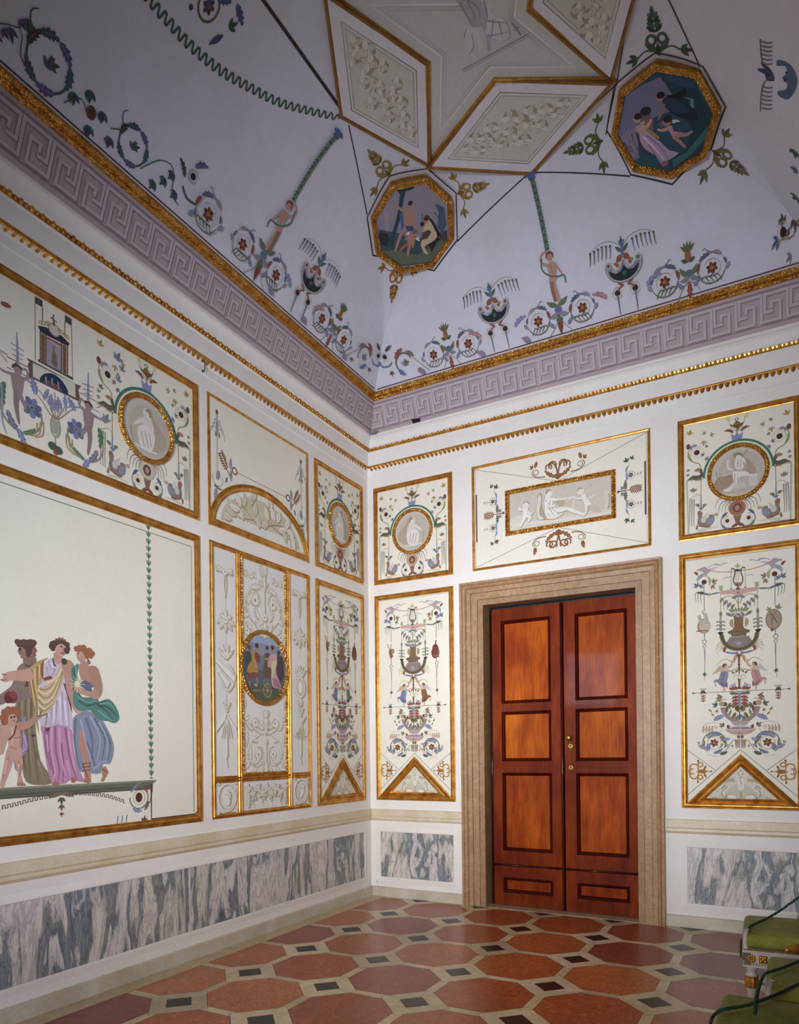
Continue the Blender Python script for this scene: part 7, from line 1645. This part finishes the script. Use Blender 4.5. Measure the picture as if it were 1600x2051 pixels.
m = MB(); m.box((0, 0, .335), (D_, .032, .405)); m.box((0, W_-.032, .335), (D_, W_, .405)); m.box((0, 0, .335), (.032, W_, .405)); m.box((D_-.032, 0, .335), (D_, W_, .405))
m.box((-.008, -.008, .403), (D_, W_+.008, .416)); m.box((-.006, -.006, .326), (D_, W_+.006, .337))
sr = local(m, 'seat_rail', M['chairwhite'])
m = MB()
for i in range(44): m.ball((.004 + i*.0136, -.010, .421), .0052, 6, 4)
for i in range(44): m.ball((.004 + i*.0136, -.008, .346), .0042, 6, 4)
b_ = local(m, 'gilt_beading', M['gold'], True, parent=sr)
m = MB()
for k in range(8): t = 2*PI*k/8; m.ball((.036 + .014*math.cos(t), -.004, .372 + .014*math.sin(t)), .0085, 8, 5, (1, .6, 1)); m.ball((-.004, .036 + .014*math.cos(t), .372 + .014*math.sin(t)), .0085, 8, 5, (.6, 1, 1))
m.ball((.036, -.006, .372), .008, 8, 5); m.ball((-.006, .036, .372), .008, 8, 5)
local(m, 'gilt_rosette', M['gold'], True, parent=sr)
m = MB(); m.box((.072, -.004, .352), (.112, 0, .392)); 
for q in ((.082, .362), (.102, .362), (.082, .382), (.102, .382), (.092, .372)): m.ball((q[0], -.005, q[1]), .008, 8, 5, (1, .6, 1))
local(m, 'gilt_panel', M['gold'], True, parent=sr)
legp = [(.0, 0), (.012, 0), (.016, .02), (.013, .05), (.020, .12), (.027, .20), (.028, .215)]
for lx, ly in ((.036, .036), (.036, W_-.036), (D_-.036, .036), (D_-.036, W_-.036)):
    m = MB(); m.lathe(lx, ly, legp + [(.030, .27), (.032, .275), (.026, .285), (.024, .300), (.030, .310), (.032, .335)], 20)
    lg = local(m, 'leg', M['chairwhite'], True)
    m = MB(); m.lathe(lx, ly, [(.028, .205), (.032, .215), (.035, .245), (.033, .262), (.034, .272), (.030, .276)], 20, flute=.10)
    local(m, 'gilt_capital', M['gold'], False, parent=lg)
for ly in (.016, W_-.016):
    m = MB(); m.tube([(.012, ly, .41), (.006, ly, .45), (.008, ly, .49), (.014, ly, .525)], [.014, .011, .011, .014], 10)
    m.tube([(.014, ly, .560), (.10, ly, .60), (.22, ly, .625), (.34, ly, .60), (D_, ly, .62)], [.012, .014, .016, .014, .014], 10) if 0 else None
    if ly < .1: ap = local(m, 'arm_post', M['chairwhite'], True)
    m = MB(); n = 28
    for r0, y0, y1 in ((.052, -.020, .020), (.030, -.026, .026)):
        pts = [(.33, ly + y0, .485), (.33, ly + y1, .485)]; m.tube(pts, r0, n)
    m.tube([(.33 + .045*math.cos(t), ly, .485 + .045*math.sin(t)) for t in [1.2 + .2*i for i in range(8)]] + [(.42, ly, .60), (.50, ly, .66), (D_-.02, ly, .70)], .017, 10)
    vo = local(m, 'arm_scroll', M['chairwhite'], True)
    m = MB(); s_ = -1 if ly < .1 else 1
    m.tube([(.33 + .048*math.cos(t), ly + s_*.021, .485 + .048*math.sin(t)) for t in [i*.25 for i in range(26)]], .0045, 8); m.ball((.33, ly + s_*.026, .485), .014, 10, 6)
    local(m, 'gilt_ring', M['gold'], True, parent=vo)
    m = MB()
    for i in range(9): t = PI*i/8; m.tube([(.235 + .03*math.cos(t)*.2, ly, .425), (.245 + .030*math.cos(t), ly - .022*math.sin(t)*1.0, .450), (.245 + .012*math.cos(t), ly - .01*math.sin(t), .470)], [.006, .011, .006], 8)
    m.ball((.245, ly, .445), .030, 14, 8, (1.1, .8, .9)); m.ball((.205, ly, .432), .014, 10, 6); m.ball((.283, ly, .436), .018, 10, 6)
    local(m, 'gilt_acanthus', M['gold'], True)
rbox('back_cushion', (D_-.03, .05, .62), (D_+.035, W_-.05, .95), .03, M['velvet'], ch, 4, .0)
m = MB(); m.box((D_-.01, 0, .41), (D_+.03, .04, .98)); m.box((D_-.01, W_-.04, .41), (D_+.03, W_, .98)); m.box((D_-.01, 0, .95), (D_+.03, W_, 1.0)); m.box((D_-.01, 0, .58), (D_+.03, W_, .62))
local(m, 'back_frame', M['chairwhite'])
def copy_tree(o, parent=None):
    c = o.copy(); COL.objects.link(c); c.parent = parent
    for k in list(o.children): copy_tree(k, c)
    return c
c2 = copy_tree(ch); c2.rotation_euler.z = math.radians(1.3); c2.location = (3.758, -2.985, 0); c2['label'] = 'middle green velvet armchair, seen between the far chair and the front cushion'
c3 = copy_tree(ch); c3.rotation_euler.z = 0; c3.location = (3.595, -3.64, 0); c3['label'] = 'nearest green velvet armchair with worn yellowish cushion, bottom right corner'
for k in list(c3.children):
    if k.name.startswith('arm_post'): bpy.data.objects.remove(k)
def rope(pts, r, lab):
    P = [hitp(px, py, {'x': (1, 0, 0), 'y': (0, 1, 0), 'z': (0, 0, 1)}[ax], d) for px, py, ax, d in pts]; Q = []
    n = len(P)
    for i in range(n-1):
        p0, p1, p2, p3 = P[max(0, i-1)], P[i], P[i+1], P[min(n-1, i+2)]
        for j in range(10):
            t = j/10; Q.append(.5*((2*p1) + (p2-p0)*t + (2*p0-5*p1+4*p2-p3)*t*t + (3*p1-p0-3*p2+p3)*t**3))
    Q.append(P[-1])
    # resample and lay two strands round each other
    R_ = [Q[0]]; step = r*1.1
    for a, b in zip(Q, Q[1:]):
        d = (b-a).length; k = max(1, int(d/step)); R_ += [a + (b-a)*(j/k) for j in range(1, k+1)]
    m = MB(); tw = PI/7
    for s in range(3):
        S_ = []
        for i, p in enumerate(R_):
            t = (R_[min(i+1, len(R_)-1)] - R_[max(i-1, 0)]).normalized(); u = t.cross(Vector((0, 1, 0))).normalized(); v = t.cross(u); a = tw*i + s*2*PI/3
            S_.append(p + (u*math.cos(a) + v*math.sin(a))*r*.5)
        m.tube(S_, r*.62, 6)
    o = m.build('barrier_cord', M['rope'], None, True); tag(o, lab, 'cord', 'green twisted cords tied across the armchairs')
rope([(1640,1772,'y',-1.5), (1600,1797,'y',-1.55), (1565,1822,'y',-1.59), (1535,1840,'z',.516), (1508,1852,'z',.514), (1497,1862,'z',.508), (1489,1876,'x',3.60), (1484,1890,'x',3.60), (1484,1916,'x',3.605)], .0065, 'green cord over the farthest armchair, rising to the right edge')
rope([(1640,1905,'y',-2.43), (1600,1925,'z',.516), (1565,1939,'z',.516), (1535,1949,'z',.512), (1526,1960,'z',.503), (1519,1980,'x',3.735), (1514,2005,'x',3.735), (1512,2030,'x',3.735)], .0065, 'green cord over the middle armchair cushion')
rope([(1650,1950,'z',.52), (1600,1971,'z',.516), (1550,1994,'z',.516), (1500,2012,'z',.516), (1470,2018,'z',.514), (1444,2023,'z',.510), (1430,2033,'x',3.572), (1424,2046,'x',3.57), (1420,2070,'x',3.57)], .0065, 'thick green cord over the nearest armchair cushion')
